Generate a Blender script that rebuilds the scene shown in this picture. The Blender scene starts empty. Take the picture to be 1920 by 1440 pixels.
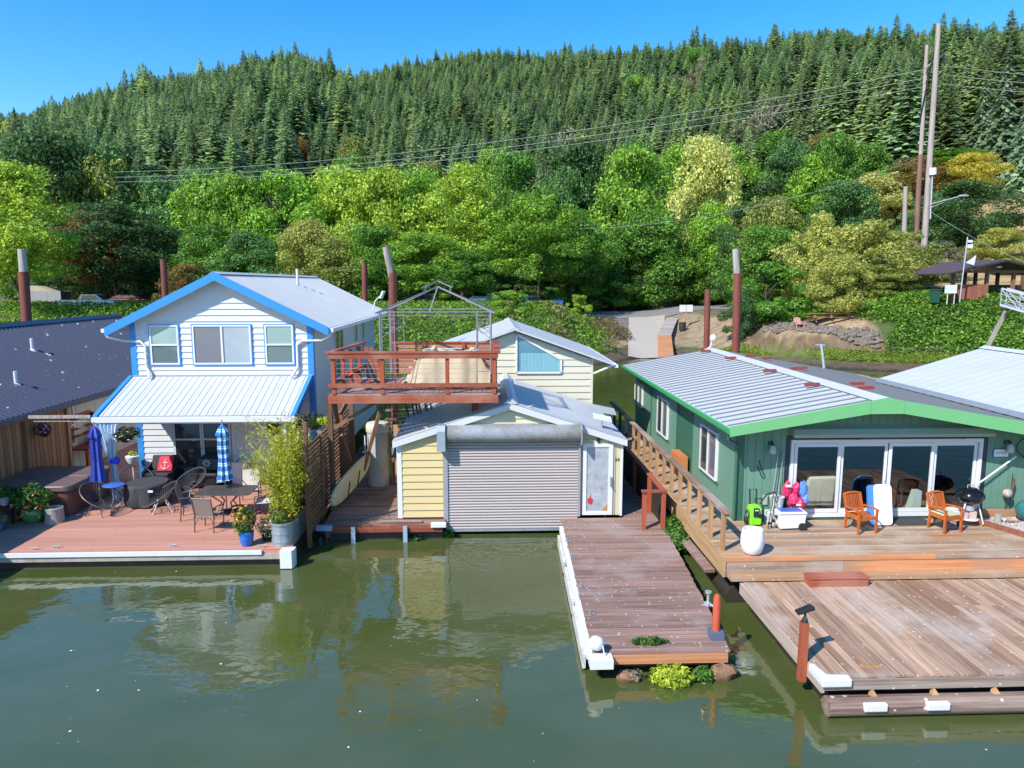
import bpy, math, random
import numpy as np
from mathutils import Vector, Matrix
R = math.radians
rnd = random.Random(7)
SC = bpy.context.scene
COL = SC.collection

# ---------------------------------------------------------------- camera, sky, sun, exposure
CAM_H = 6.8
cam_d = bpy.data.cameras.new('camera'); cam = bpy.data.objects.new('camera', cam_d); COL.objects.link(cam)
cam.location = (0, 0, CAM_H)
cam.rotation_euler = (R(90 - 8.04), 0, R(-2.06))
cam_d.sensor_width = 36; cam_d.lens = 24.96; cam_d.clip_end = 6000; cam_d.clip_start = .1
SC.camera = cam
SUN_DIR = Vector((.56, .52, -.72)).normalized()
world = bpy.data.worlds.new('World'); SC.world = world; world.use_nodes = True
wn = world.node_tree; wn.nodes.clear()
sky = wn.nodes.new('ShaderNodeTexSky'); sky.sky_type = 'NISHITA'; sky.sun_disc = False
sky.sun_elevation = math.asin(-SUN_DIR.z)
sky.sun_rotation = math.atan2(-SUN_DIR.x, -SUN_DIR.y)
sky.air_density = 1.0; sky.dust_density = .3; sky.ozone_density = 3.0; sky.altitude = 50
hsv = wn.nodes.new('ShaderNodeHueSaturation'); hsv.inputs['Saturation'].default_value = 1.42; hsv.inputs['Value'].default_value = .88
bg = wn.nodes.new('ShaderNodeBackground'); bg.inputs['Strength'].default_value = .15
wo = wn.nodes.new('ShaderNodeOutputWorld')
wn.links.new(sky.outputs[0], hsv.inputs['Color']); wn.links.new(hsv.outputs[0], bg.inputs[0]); wn.links.new(bg.outputs[0], wo.inputs[0])
sun_d = bpy.data.lights.new('sun', 'SUN'); sun = bpy.data.objects.new('sun', sun_d); COL.objects.link(sun)
sun_d.energy = 3.5; sun_d.angle = R(.53); sun_d.color = (1, .95, .86)
sun.rotation_euler = SUN_DIR.to_track_quat('-Z', 'Y').to_euler(); sun.location = (-20, -10, 60)
SC.view_settings.view_transform = 'Standard'; SC.view_settings.look = 'None'
SC.view_settings.exposure = .95; SC.view_settings.gamma = 1; SC.view_settings.use_curve_mapping = False
SC.cycles.max_bounces = 6; SC.cycles.transparent_max_bounces = 8
SC.cycles.diffuse_bounces = 3; SC.cycles.glossy_bounces = 3; SC.cycles.transmission_bounces = 4
SC.cycles.caustics_reflective = False; SC.cycles.caustics_refractive = False

FPX = 1331.0
def ray(px, py):
    px, py = float(px), float(py)
    s, p = R(2.06), R(8.04)
    r = Vector((math.cos(s), -math.sin(s), 0)); f = Vector((math.sin(s)*math.cos(p), math.cos(s)*math.cos(p), -math.sin(p)))
    u = Vector((math.sin(s)*math.sin(p), math.cos(s)*math.sin(p), math.cos(p)))
    return f + (px-960)/FPX*r - (py-720)/FPX*u
def at(px, py, Y):          # point of the photograph at depth Y
    Y = float(Y); d = ray(px, py); t = Y/d.y
    return Vector((d.x*t, Y, CAM_H + d.z*t))

# ---------------------------------------------------------------- mesh helpers
ORG = {}
def link(o): COL.objects.link(o); return o
def tag(o, label=None, cat=None, group=None, kind=None):
    if label: o['label'] = label
    if cat: o['category'] = cat
    if group: o['group'] = group
    if kind: o['kind'] = kind
    return o
def thing(name, loc, label, cat, group=None, rz=0):
    o = bpy.data.objects.new(name, None); link(o); o.empty_display_size = .2
    o.location = loc; o.rotation_euler = (0, 0, rz)
    ORG[o.name] = Vector(loc)
    return tag(o, label, cat, group)
class MB:
    def __init__(s): s.v = []; s.f = []; s.m = []
    def add(s, vs, fs, mi=0):
        b = len(s.v); s.v += [tuple(v) for v in vs]
        s.f += [tuple(b+i for i in f) for f in fs]; s.m += [mi]*len(fs); return s
    def box(s, x0, x1, y0, y1, z0, z1, mi=0):
        v = [(x, y, z) for z in (z0, z1) for y in (y0, y1) for x in (x0, x1)]
        return s.add(v, [(0,2,3,1),(4,5,7,6),(0,1,5,4),(2,6,7,3),(0,4,6,2),(1,3,7,5)], mi)
    def fb(s, F, a0, a1, b0, b1, c0, c1, mi=0):      # box in a wall frame (origin, along, up, outward)
        O, u, v, n = F
        P = [O+u*a+v*b+n*c for c in (c0, c1) for b in (b0, b1) for a in (a0, a1)]
        return s.add(P, [(0,2,3,1),(4,5,7,6),(0,1,5,4),(2,6,7,3),(0,4,6,2),(1,3,7,5)], mi)
    def beam(s, p, q, w, h, mi=0, up=(0,0,1)):
        p = Vector(p); q = Vector(q); d = (q-p).normalized(); up = Vector(up)
        if abs(d.dot(up)) > .98: up = Vector((0,1,0))
        sd = d.cross(up).normalized(); up = sd.cross(d).normalized()
        P = [c + sd*a*w/2 + up*b*h/2 for c in (p, q) for b in (-1, 1) for a in (-1, 1)]
        return s.add(P, [(0,1,3,2),(4,6,7,5),(0,4,5,1),(2,3,7,6),(0,2,6,4),(1,5,7,3)], mi)
    def tube(s, pts, r, seg=6, mi=0, closed=False, caps=True):
        pts = [Vector(p) for p in pts]; n = len(pts); rings = []
        rr = r if isinstance(r, (list, tuple)) else [r]*n
        prev = None
        for i, p in enumerate(pts):
            a = pts[i-1] if (i or closed) else pts[0]; b = pts[(i+1) % n] if (i < n-1 or closed) else pts[-1]
            d = (b-a).normalized() if (b-a).length > 1e-9 else Vector((0,0,1))
            if prev is None: prev = Vector((0,0,1)) if abs(d.z) < .9 else Vector((1,0,0))
            sd = d.cross(prev).normalized(); up = sd.cross(d).normalized(); prev = up
            rings.append([p + (sd*math.cos(2*math.pi*k/seg) + up*math.sin(2*math.pi*k/seg))*rr[i] for k in range(seg)])
        vs = [v for rg in rings for v in rg]; fs = []
        for i in range(n if closed else n-1):
            j = (i+1) % n
            for k in range(seg):
                k2 = (k+1) % seg; fs.append((i*seg+k, i*seg+k2, j*seg+k2, j*seg+k))
        if caps and not closed: fs += [tuple(range(seg))[::-1], tuple((n-1)*seg+k for k in range(seg))]
        return s.add(vs, fs, mi)
    def cyl(s, p, q, r0, r1=None, seg=10, mi=0): return s.tube([p, q], [r0, r0 if r1 is None else r1], seg, mi)
    def lathe(s, c, prof, seg=16, mi=0, cap=True, sx=1, sy=1):
        c = Vector(c); vs = []; fs = []
        for r, z in prof:
            for k in range(seg):
                a = 2*math.pi*k/seg; vs.append(c+Vector((r*sx*math.cos(a), r*sy*math.sin(a), z)))
        for i in range(len(prof)-1):
            for k in range(seg):
                k2 = (k+1) % seg; fs.append((i*seg+k, i*seg+k2, (i+1)*seg+k2, (i+1)*seg+k))
        if cap: fs += [tuple(range(seg))[::-1], tuple((len(prof)-1)*seg+k for k in range(seg))]
        return s.add(vs, fs, mi)
    def prism(s, pts, vec, mi=0):
        pts = [Vector(p) for p in pts]; vec = Vector(vec); n = len(pts)
        vs = pts+[p+vec for p in pts]
        fs = [tuple(range(n))[::-1], tuple(range(n, 2*n))]+[(i, (i+1) % n, (i+1) % n+n, i+n) for i in range(n)]
        return s.add(vs, fs, mi)
    def blob(s, c, r, mi=0, seg=8, rings=5, jit=0):
        prof = [(max(.001, math.sin(math.pi*i/rings)), -math.cos(math.pi*i/rings)) for i in range(rings+1)]
        c = Vector(c); r = r if isinstance(r, (tuple, list)) else (r, r, r); vs = []; fs = []
        for a_, z in prof:
            for k in range(seg):
                a = 2*math.pi*k/seg; j = 1+rnd.uniform(-jit, jit)
                vs.append(c+Vector((a_*math.cos(a)*r[0]*j, a_*math.sin(a)*r[1]*j, z*r[2]*j)))
        for i in range(rings):
            for k in range(seg):
                k2 = (k+1) % seg; fs.append((i*seg+k, i*seg+k2, (i+1)*seg+k2, (i+1)*seg+k))
        return s.add(vs, fs, mi)
def as_list(m): return m if isinstance(m, (list, tuple)) else [m]
def put(name, mb, mats, parent=None, smooth=False, org=None, label=None, bevel=0):
    o0 = org if org is not None else (ORG.get(parent.name, Vector()) if parent else Vector())
    o0 = Vector(o0)
    me = bpy.data.meshes.new(name)
    me.from_pydata([(v[0]-o0.x, v[1]-o0.y, v[2]-o0.z) for v in mb.v], [], mb.f)
    for m in as_list(mats): me.materials.append(m)
    if len(as_list(mats)) > 1: me.polygons.foreach_set('material_index', mb.m)
    if smooth: me.polygons.foreach_set('use_smooth', [True]*len(mb.f))
    me.update()
    if smooth:
        try: me.set_sharp_from_angle(angle=R(38))
        except Exception: pass
    o = bpy.data.objects.new(name, me); link(o)
    if parent: o.parent = parent; ORG[o.name] = o0
    elif org is not None: o.location = org; ORG[o.name] = o0
    if label: o['label'] = label
    if bevel:
        b = o.modifiers.new('bevel', 'BEVEL'); b.width = bevel; b.segments = 2; b.limit_method = 'ANGLE'
    return o
def one(name, mb, mats, label, cat, group=None, loc=None, smooth=False, bevel=0):  # a thing that is one mesh
    if loc is None:
        a = np.array(mb.v); loc = (float(a[:,0].mean()), float(a[:,1].mean()), float(a[:,2].min()))
    return tag(put(name, mb, mats, None, smooth, loc, bevel=bevel), label, cat, group)
def dup(o, loc=None, rz=None, parent=None, **kw):
    c = o.copy(); link(c)
    if parent: c.parent = parent
    for ch in list(o.children): dup(ch, parent=c)
    if loc is not None: c.location = loc
    if rz is not None: c.rotation_euler = (0, 0, rz)
    for k, v in kw.items(): c[k] = v
    return c
V = Vector
def frame(o, u, n=None):
    u = V(u).normalized(); n = V(n); return (V(o), u, V((0,0,1)), n.normalized())

# ---------------------------------------------------------------- materials
def srgb(c):
    c = c.lstrip('#'); v = [int(c[i:i+2], 16)/255 for i in (0, 2, 4)]
    return tuple(x/12.92 if x <= .04045 else ((x+.055)/1.055)**2.4 for x in v)
def rgb(c): return srgb(c) if isinstance(c, str) else tuple(c)
def nm(name):
    m = bpy.data.materials.new(name); m.use_nodes = True; t = m.node_tree
    return m, t, t.nodes['Principled BSDF'], t.nodes.new, t.links.new
def ramp(t, fac, stops):
    r = t.nodes.new('ShaderNodeValToRGB'); e = r.color_ramp.elements
    while len(e) < len(stops): e.new(.5)
    for x, (p, c) in zip(e, stops): x.position = p; x.color = (*rgb(c), 1)
    t.links.new(fac, r.inputs[0]); return r.outputs[0]
def noise(t, scale, detail=4, stretch=(1,1,1), rough=.55, coord='pos'):
    if coord == 'pos': g = t.nodes.new('ShaderNodeNewGeometry').outputs['Position']
    else: g = t.nodes.new('ShaderNodeTexCoord').outputs['Object']
    mp = t.nodes.new('ShaderNodeMapping'); mp.inputs['Scale'].default_value = stretch
    n = t.nodes.new('ShaderNodeTexNoise'); n.inputs['Scale'].default_value = scale; n.inputs['Detail'].default_value = detail; n.inputs['Roughness'].default_value = rough
    t.links.new(g, mp.inputs[0]); t.links.new(mp.outputs[0], n.inputs['Vector']); return n.outputs['Fac']
def mix(t, fac, a, b, mode='MIX'):
    m = t.nodes.new('ShaderNodeMix'); m.data_type = 'RGBA'; m.blend_type = mode
    for sock, val in ((m.inputs['Factor'], fac), (m.inputs[6], a), (m.inputs[7], b)):
        if hasattr(val, 'links'): t.links.new(val, sock)
        elif isinstance(val, (int, float)): sock.default_value = val
        else: sock.default_value = (*rgb(val), 1)
    return m.outputs[2]
def mth(t, op, a, b=0, c=None):
    m = t.nodes.new('ShaderNodeMath'); m.operation = op; m.use_clamp = False
    for s_, v_ in zip(m.inputs, (a, b, c)):
        if v_ is None: continue
        if hasattr(v_, 'links'): t.links.new(v_, s_)
        else: s_.default_value = v_
    return m.outputs[0]
def bump(t, b, h, dist, strength=1):
    n = t.nodes.new('ShaderNodeBump'); n.inputs['Distance'].default_value = dist; n.inputs['Strength'].default_value = strength
    t.links.new(h, n.inputs['Height']); t.links.new(n.outputs[0], b.inputs['Normal'])
def objvar(t, col, amt):
    oi = t.nodes.new('ShaderNodeObjectInfo'); h = t.nodes.new('ShaderNodeHueSaturation')
    t.links.new(mth(t, 'MULTIPLY_ADD', oi.outputs['Random'], 2*amt, 1-amt), h.inputs['Value'])
    t.links.new(col, h.inputs['Color']); return h.outputs[0]
def paint(name, c, rough=.5, var=.12, sc=2.5, metal=0, obj=0, dirt=None, bmp=.002, spec=.5, specks=None, stretch=(1,1,1)):
    m, t, b, N, L = nm(name); c = rgb(c)
    d = tuple(x*(1-var*2) for x in c) if dirt is None else rgb(dirt)
    n1 = noise(t, sc, 6, stretch, .65); n2 = noise(t, sc*9, 3, stretch)
    f = ramp(t, mth(t, 'MULTIPLY_ADD', n2, .35, mth(t, 'MULTIPLY', n1, .75)), [(.42, (0,0,0)), (.72, (1,1,1))])
    col = mix(t, f, c, mix(t, var*2.2 if dirt is None else .75, c, d))
    if specks:
        vt = N('ShaderNodeTexVoronoi'); vt.inputs['Scale'].default_value = specks; g = N('ShaderNodeNewGeometry'); L(g.outputs['Position'], vt.inputs['Vector'])
        sp = mth(t, 'LESS_THAN', vt.outputs['Distance'], mth(t, 'MULTIPLY', noise(t, 1.3, 2), .22))
        col = mix(t, mth(t, 'MULTIPLY', sp, .8), col, (.62,.6,.56))
    if obj: col = objvar(t, col, obj)
    L(col, b.inputs['Base Color']); b.inputs['Roughness'].default_value = rough; b.inputs['Metallic'].default_value = metal
    b.inputs['Specular IOR Level'].default_value = spec
    if bmp: bump(t, b, n2, bmp)
    return m
def wood(name, c1, c2, axis='x', obj=.18, rough=.75, specks=0, patch=None, c3=None):
    m, t, b, N, L = nm(name)
    st = {'x': (.35,9,9), 'y': (9,.35,9), 'z': (9,9,.35)}[axis]
    st2 = {'x': (.6,28,28), 'y': (28,.6,28), 'z': (28,28,.6)}[axis]
    n1 = noise(t, 1.1, 6, st, .7); n2 = noise(t, 1.2, 4, st2, .6); n3 = noise(t, .8, 4)
    col = ramp(t, mth(t, 'MULTIPLY_ADD', n2, .4, mth(t, 'MULTIPLY', n1, .6)), [(.34, c1), (.62, c2)])
    col = objvar(t, col, obj)
    if c3:
        oi = N('ShaderNodeObjectInfo'); f = mth(t, 'GREATER_THAN', mth(t, 'FRACT', mth(t, 'MULTIPLY', oi.outputs['Random'], 7.31)), .72)
        col = mix(t, mth(t, 'MULTIPLY', f, .55), col, c3)
    if patch: col = mix(t, ramp(t, n3, [(.5,(0,0,0)),(.64,(1,1,1))]), col, mix(t, .6, col, patch))
    if specks:
        vt = N('ShaderNodeTexVoronoi'); vt.inputs['Scale'].default_value = specks; g = N('ShaderNodeNewGeometry'); L(g.outputs['Position'], vt.inputs['Vector'])
        sp = mth(t, 'LESS_THAN', vt.outputs['Distance'], mth(t, 'MULTIPLY', noise(t, 2.3, 3), .24))
        col = mix(t, mth(t, 'MULTIPLY', sp, .75), col, (.6,.56,.52))
    L(col, b.inputs['Base Color']); b.inputs['Roughness'].default_value = rough; b.inputs['Specular IOR Level'].default_value = .3
    bump(t, b, n2, .004); return m
def leaf(name, c, c2=None, var=.3, trans=.42, obj=.12, clump=.35):
    m, t, b, N, L = nm(name); c = rgb(c); c2 = rgb(c2) if c2 else tuple(x*.6 for x in c)
    g = N('ShaderNodeNewGeometry'); n = noise(t, clump, 2)
    f = mth(t, 'MULTIPLY_ADD', g.outputs['Random Per Island'], .65, mth(t, 'MULTIPLY_ADD', n, 1.2, -.5))
    col = ramp(t, f, [(.15, c2), (.75, c)])
    h = N('ShaderNodeHueSaturation'); L(col, h.inputs['Color'])
    L(mth(t, 'MULTIPLY_ADD', g.outputs['Random Per Island'], var*2, 1-var), h.inputs['Value'])
    col = objvar(t, h.outputs[0], obj)
    df = N('ShaderNodeBsdfPrincipled'); df.inputs['Roughness'].default_value = .55; df.inputs['Specular IOR Level'].default_value = .35; L(col, df.inputs['Base Color'])
    tr = N('ShaderNodeBsdfTranslucent'); tc = mix(t, .5, col, mix(t, 1.0, col, (1,.95,.35), 'MULTIPLY')); L(tc, tr.inputs['Color'])
    mx = N('ShaderNodeMixShader'); mx.inputs[0].default_value = trans; L(df.outputs[0], mx.inputs[1]); L(tr.outputs[0], mx.inputs[2])
    L(mx.outputs[0], t.nodes['Material Output'].inputs[0]); t.nodes.remove(b); return m
def glass_dark(name, c, rough=.04, stripes=0, stripe_c=None):
    m, t, b, N, L = nm(name); c = rgb(c)
    col = mix(t, noise(t, 1.2, 2), c, tuple(x*.6 for x in c))
    if stripes:
        g = N('ShaderNodeNewGeometry'); sx = N('ShaderNodeSeparateXYZ'); L(g.outputs['Position'], sx.inputs[0])
        f = mth(t, 'LESS_THAN', mth(t, 'FRACT', mth(t, 'MULTIPLY', sx.outputs[2], stripes)), .18)
        col = mix(t, mth(t, 'MULTIPLY', f, .35), col, tuple(x*.45 for x in c))
    L(col, b.inputs['Base Color']); b.inputs['Roughness'].default_value = .6
    b.inputs['Coat Weight'].default_value = 1; b.inputs['Coat Roughness'].default_value = rough; b.inputs['Coat IOR'].default_value = 1.6
    return m
def glass_clear(name, tint, k=.22):
    m, t, b, N, L = nm(name); t.nodes.remove(b)
    tr = N('ShaderNodeBsdfTransparent'); tr.inputs[0].default_value = (*rgb(tint), 1)
    gl = N('ShaderNodeBsdfGlossy'); gl.inputs['Roughness'].default_value = .01; gl.inputs[0].default_value = (.95,.97,1,1)
    fr = N('ShaderNodeFresnel'); fr.inputs[0].default_value = 1.55
    ge = N('ShaderNodeNewGeometry'); mx = N('ShaderNodeMixShader'); L(mth(t, 'MULTIPLY', mth(t, 'ADD', fr.outputs[0], k), mth(t, 'SUBTRACT', 1, ge.outputs['Backfacing'])), mx.inputs[0]); L(tr.outputs[0], mx.inputs[1]); L(gl.outputs[0], mx.inputs[2])
    L(mx.outputs[0], t.nodes['Material Output'].inputs[0]); return m
MT = {}
MT['white'] = paint('white_vinyl', (.60,.61,.63), .45, .10, 1.6, stretch=(1.5,1.5,.5))
MT['white_roof'] = paint('white_metal_roof', (.49,.51,.54), .42, .14, .9, bmp=0)
MT['trim_white'] = paint('white_trim', (.66,.67,.69), .45, .08)
MT['blue'] = paint('blue_fascia_paint', (.035,.255,.66), .38, .06)
MT['navy_roof'] = paint('navy_metal_roof', (.075,.084,.128), .45, .03, 1.5, specks=2.6, bmp=0)
MT['navy'] = paint('dark_navy_trim', (.02,.025,.05), .4)
MT['cream'] = paint('cream_siding_paint', (.58,.53,.37), .5, .05, obj=.03)
MT['yellow'] = paint('yellow_siding_paint', (.62,.49,.25), .5, .1, obj=.04)
MT['beige_panel'] = paint('pale_beige_panel', (.50,.47,.42), .6, .05)
MT['green'] = paint('green_wall_paint', (.125,.25,.185), .55, .1, 1.5, obj=.04)
MT['green_trim'] = paint('green_trim_paint', (.035,.13,.085), .5)
MT['lime'] = paint('light_green_fascia_paint', (.165,.45,.19), .45, .12, 1.4)
MT['gutter_green'] = paint('bright_green_gutter', (.03,.30,.09), .4)
MT['grey_roof'] = paint('grey_metal_roof', (.50,.52,.54), .45, .14, 1.1, bmp=0)
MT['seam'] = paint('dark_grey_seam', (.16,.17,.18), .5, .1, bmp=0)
MT['galv'] = paint('galvanised_metal', (.42,.47,.53), .38, .2, 4, metal=.55)
MT['galv_blue'] = paint('pale_blue_grey_metal', (.30,.38,.50), .45, .12, 3)
MT['rollbox'] = paint('stained_grey_metal', (.27,.30,.34), .5, .3, 1.6, dirt=(.12,.085,.04))
MT['slat'] = paint('roller_slat_metal', (.42,.37,.36), .5, .08, 2, obj=.04)
MT['black'] = paint('black_plastic', (.02,.02,.022), .45, bmp=0)
MT['black_metal'] = paint('black_metal', (.02,.02,.022), .35, bmp=0)
MT['darkgrey'] = paint('dark_grey_fabric', (.045,.045,.05), .85)
MT['grey'] = paint('grey_metal', (.30,.30,.32), .4)
MT['darkring'] = paint('dark_grey_tube', (.09,.09,.10), .4, bmp=0)
MT['silver'] = paint('silver_metal', (.55,.55,.60), .35, metal=.5)
MT['rust'] = paint('rusty_red_steel', (.22,.055,.035), .7, .3, 1.4, dirt=(.07,.022,.016), stretch=(2,2,.35))
MT['red_wood'] = wood('red_stained_wood', (.20,.045,.026), (.36,.10,.06), 'x', .12, patch=(.42,.2,.14))
MT['red_wood_y'] = wood('red_stained_wood_lengthwise', (.20,.045,.026), (.36,.10,.06), 'y', .12, patch=(.42,.2,.14))
MT['red_wood_z'] = wood('red_stained_post', (.24,.045,.022), (.42,.11,.055), 'z', .12)
MT['red_floor'] = wood('worn_red_deck_wood', (.15,.06,.05), (.36,.20,.18), 'y', .2, specks=5, patch=(.34,.27,.26))
MT['dock_wood'] = wood('worn_maroon_dock_wood', (.12,.065,.05), (.34,.22,.18), 'x', .22, specks=7, patch=(.33,.26,.24))
MT['dock_wood_pale'] = wood('weathered_grey_brown_wood', (.17,.085,.05), (.50,.345,.245), 'y', .30, specks=6, patch=(.46,.38,.33), c3=(.20,.10,.055))
MT['deck_tan'] = wood('weathered_tan_wood', (.17,.105,.07), (.45,.33,.245), 'x', .22, specks=6, patch=(.46,.37,.30), c3=(.40,.22,.10))
MT['tan_y'] = wood('tan_timber', (.25,.14,.06), (.50,.33,.17), 'y', .15)
MT['tan_z'] = wood('tan_post_timber', (.27,.14,.06), (.48,.29,.15), 'z', .12)
MT['orange_wood'] = wood('orange_stained_timber', (.38,.13,.05), (.62,.29,.14), 'x', .1, patch=(.3,.22,.16))
MT['cap_wood'] = wood('grey_brown_rail_cap', (.14,.08,.055), (.36,.25,.2), 'y', .1, patch=(.42,.35,.3))
MT['cedar_z'] = wood('cedar_fence_wood', (.20,.09,.04), (.46,.245,.115), 'z', .25)
MT['brown_z'] = wood('brown_post_wood', (.10,.05,.03), (.25,.135,.085), 'z', .2)
MT['brown_y'] = wood('brown_slat_wood', (.10,.055,.03), (.26,.15,.09), 'y', .25)
MT['grey_wood_z'] = wood('grey_weathered_wood', (.20,.17,.155), (.44,.40,.37), 'z', .15)
MT['pole'] = wood('utility_pole_wood', (.24,.19,.17), (.46,.40,.37), 'z', .08)
MT['pole_brown'] = wood('brown_utility_pole_wood', (.11,.05,.035), (.26,.15,.12), 'z', .08)
MT['composite'] = wood('composite_board', (.40,.185,.135), (.52,.27,.205), 'x', .09, rough=.6)
MT['teak'] = wood('orange_teak', (.34,.07,.016), (.52,.14,.03), 'z', .1, rough=.45)
MT['bench_red'] = wood('red_orange_bench_wood', (.33,.05,.02), (.48,.10,.035), 'x', .1)
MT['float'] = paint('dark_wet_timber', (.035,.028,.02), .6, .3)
MT['tarp'] = paint('beige_tarp', (.46,.38,.26), .8, .15, 2)
MT['concrete'] = paint('pale_concrete', (.40,.36,.31), .85, .15, 1.2)
MT['asphalt'] = paint('grey_asphalt', (.20,.195,.19), .9, .15, .8)
MT['terracotta'] = paint('terracotta_brown', (.15,.06,.045), .5, .15, stretch=(30,30,.4))
MT['spa_cover'] = paint('brown_vinyl_cover', (.16,.105,.095), .4, .12, 2)
# ---------------------------------------------------------------- terrain
SKY = [(-500,270),(-200,250),(0,242),(100,226),(200,180),(330,146),(450,146),(560,112),(700,122),(900,102),(1050,96),(1200,98),(1300,104),(1450,90),(1550,68),(1650,78),(1760,64),(1920,70),(2200,100),(2600,120)]
_sx = np.array([a for a, b in SKY], float); _sy = np.array([b for a, b in SKY], float)
def sstep(a, b, x):
    t = np.clip((x-a)/(b-a), 0, 1); return t*t*(3-2*t)
def hgt(x, y):
    x = np.asarray(x, float); y = np.asarray(y, float)
    ys = np.interp(x, [-60,0,6,10,14,20,24,27,32,40,60], [62,60,58,59,65,64,60,55.8,53.5,50.5,47])
    t = y-ys
    left = np.interp(t, [-60,-8,0,3,6,12,16,60], [-4,-1.2,0,.45,1.3,3.4,3.8,3.9])
    right = np.interp(t, [-60,-8,0,2.2,4.5,5.5,7.5,9.5,60], [-4,-1.2,0,.45,.9,2.4,2.9,3.4,3.9])
    mid = np.interp(t, [-60,-8,0,3,6,22,30,60], [-4,-1.2,0,.35,.8,2.4,3.0,3.4])
    h = left + (mid-left)*sstep(7, 11, x)
    h = h + (right-h)*sstep(21, 27, x)
    s = sstep(27, 38, x-(y-60)*.15)
    pl = np.interp(t, [0,3,6,9,11], [0,.6,2.6,5.2,5.5])
    h = h*(1-s)+np.where(t > 0, pl, h)*s
    h = h + sstep(30, 46, x)*np.clip(y-64, 0, 60)*.10 + sstep(50, 74, x)*np.clip(y-70, 0, 46)*.26
    px = 912+1331*x/np.maximum(y, 60)
    top = 6.8+(532-np.interp(px, _sx, _sy))/1331*520-33+np.interp(px, [300, 620, 800], [0, 0, 6])
    k = np.clip((y-116)/(520-116), 0, 1)
    base = np.maximum(h, 0)
    hill = base+(top-base)*(k**.92)
    hill = hill+np.where(k > 0, 1, 0)*sstep(0, .15, k)*(2.2*np.sin(x*.043+y*.017)+1.6*np.sin(y*.061-x*.021)+1.2*np.sin(x*.11+2))
    hill = hill-np.clip(y-530, 0, 2000)*.25
    h = np.where(y > 116, np.maximum(hill, -30), h)
    return h
def H1(x, y): return float(hgt(x, y))
def spaced(a, b, fine0, fine1, df, grow=1.12):
    v = list(np.arange(fine0, fine1, df)); d = df; x = fine0
    while x > a: d *= grow; x -= d; v.insert(0, x)
    d = df; x = v[-1]
    while x < b: d = min(d*grow, 40); x += d; v.append(x)
    return np.array(v)
gx = spaced(-1500, 1500, -12, 56, .6); gy = spaced(-400, 1500, 50, 76, .5)
X, Y = np.meshgrid(gx, gy); Zg = hgt(X, Y)
nr = np.random.RandomState(3)
Zg = Zg+nr.uniform(-.05, .05, Zg.shape)*((Zg > .1) & (Zg < 6))
verts = np.stack([X, Y, Zg], -1).reshape(-1, 3); ny, nx = X.shape
idx = np.arange(ny*nx).reshape(ny, nx)
faces = np.stack([idx[:-1,:-1], idx[:-1,1:], idx[1:,1:], idx[1:,:-1]], -1).reshape(-1, 4)
me = bpy.data.meshes.new('ground'); me.from_pydata(verts.tolist(), [], faces.tolist())
# what the ground is made of, per place
xx, yy, zz = verts.T
nz = np.sin(xx*1.7+np.sin(yy*1.3)*2)*.5+nr.uniform(-.5, .5, len(xx))
C = np.tile(np.array([.07,.10,.035]), (len(xx), 1))
def zone(mask, c): C[mask] = c
zone(zz < .1, (.035,.032,.016)); zone((zz >= .1) & (zz < .5), (.12,.085,.055)); zone((zz >= .35) & (zz < .7)&(nz>0), (.13,.13,.05))
zone((zz >= .6) & (zz < 1.1) & (yy < 90), (.13,.17,.035)); zone((zz >= 1.05) & (zz < 3.2) & (yy < 90), (.20,.135,.085)); 
zone((zz >= .8) & (xx < 11) & (yy < 80), (.07,.13,.02)); zone((zz >= 2.4) & (xx > 17) & (yy < 90), (.40,.29,.18))
zone((xx > 10)&(xx < 24)&(zz > .7)&(yy < 90), (.36,.27,.18)); zone((xx > 33.5-(yy>64)*7)&(yy > 47)&(yy < 67)&(zz > 1.3)&(zz<5.7), (.07,.11,.03))
zone((zz >= 3.2) & (yy > 60) & (yy < 116) & (xx < 30), (.17,.15,.10))
zone((xx > 33) & (zz > 5) & (yy > 58) & (yy < 84+6*nz), (.50,.35,.17)); zone((xx > 58) & (yy > 80) & (yy < 108+6*nz), (.46,.32,.16))
zone((xx < -12) & (yy > 70) & (yy < 112), (.28,.23,.15))
ca = me.color_attributes.new('land', 'FLOAT_COLOR', 'POINT'); ca.data.foreach_set('color', np.concatenate([C, np.ones((len(xx),1))], 1).ravel())
me.polygons.foreach_set('use_smooth', [True]*len(faces))
m, t, b, N, L = nm('soil_sand_and_mud')
at_ = N('ShaderNodeAttribute'); at_.attribute_name = 'land'
n1 = noise(t, .9, 6); n2 = noise(t, 6, 5)
cc = mix(t, ramp(t, n1, [(.4,(0,0,0)),(.65,(1,1,1))]), at_.outputs['Color'], mix(t, 1, at_.outputs['Color'], (.62,.60,.5), 'MULTIPLY'))
cc = mix(t, ramp(t, n2, [(.35,(0,0,0)),(.7,(1,1,1))]), cc, mix(t, 1, cc, (.6,.6,.55), 'MULTIPLY'))
L(cc, b.inputs['Base Color']); b.inputs['Roughness'].default_value = .95; bump(t, b, n2, .06)
me.materials.append(m)
g = link(bpy.data.objects.new('ground', me)); tag(g, kind='structure')
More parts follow.
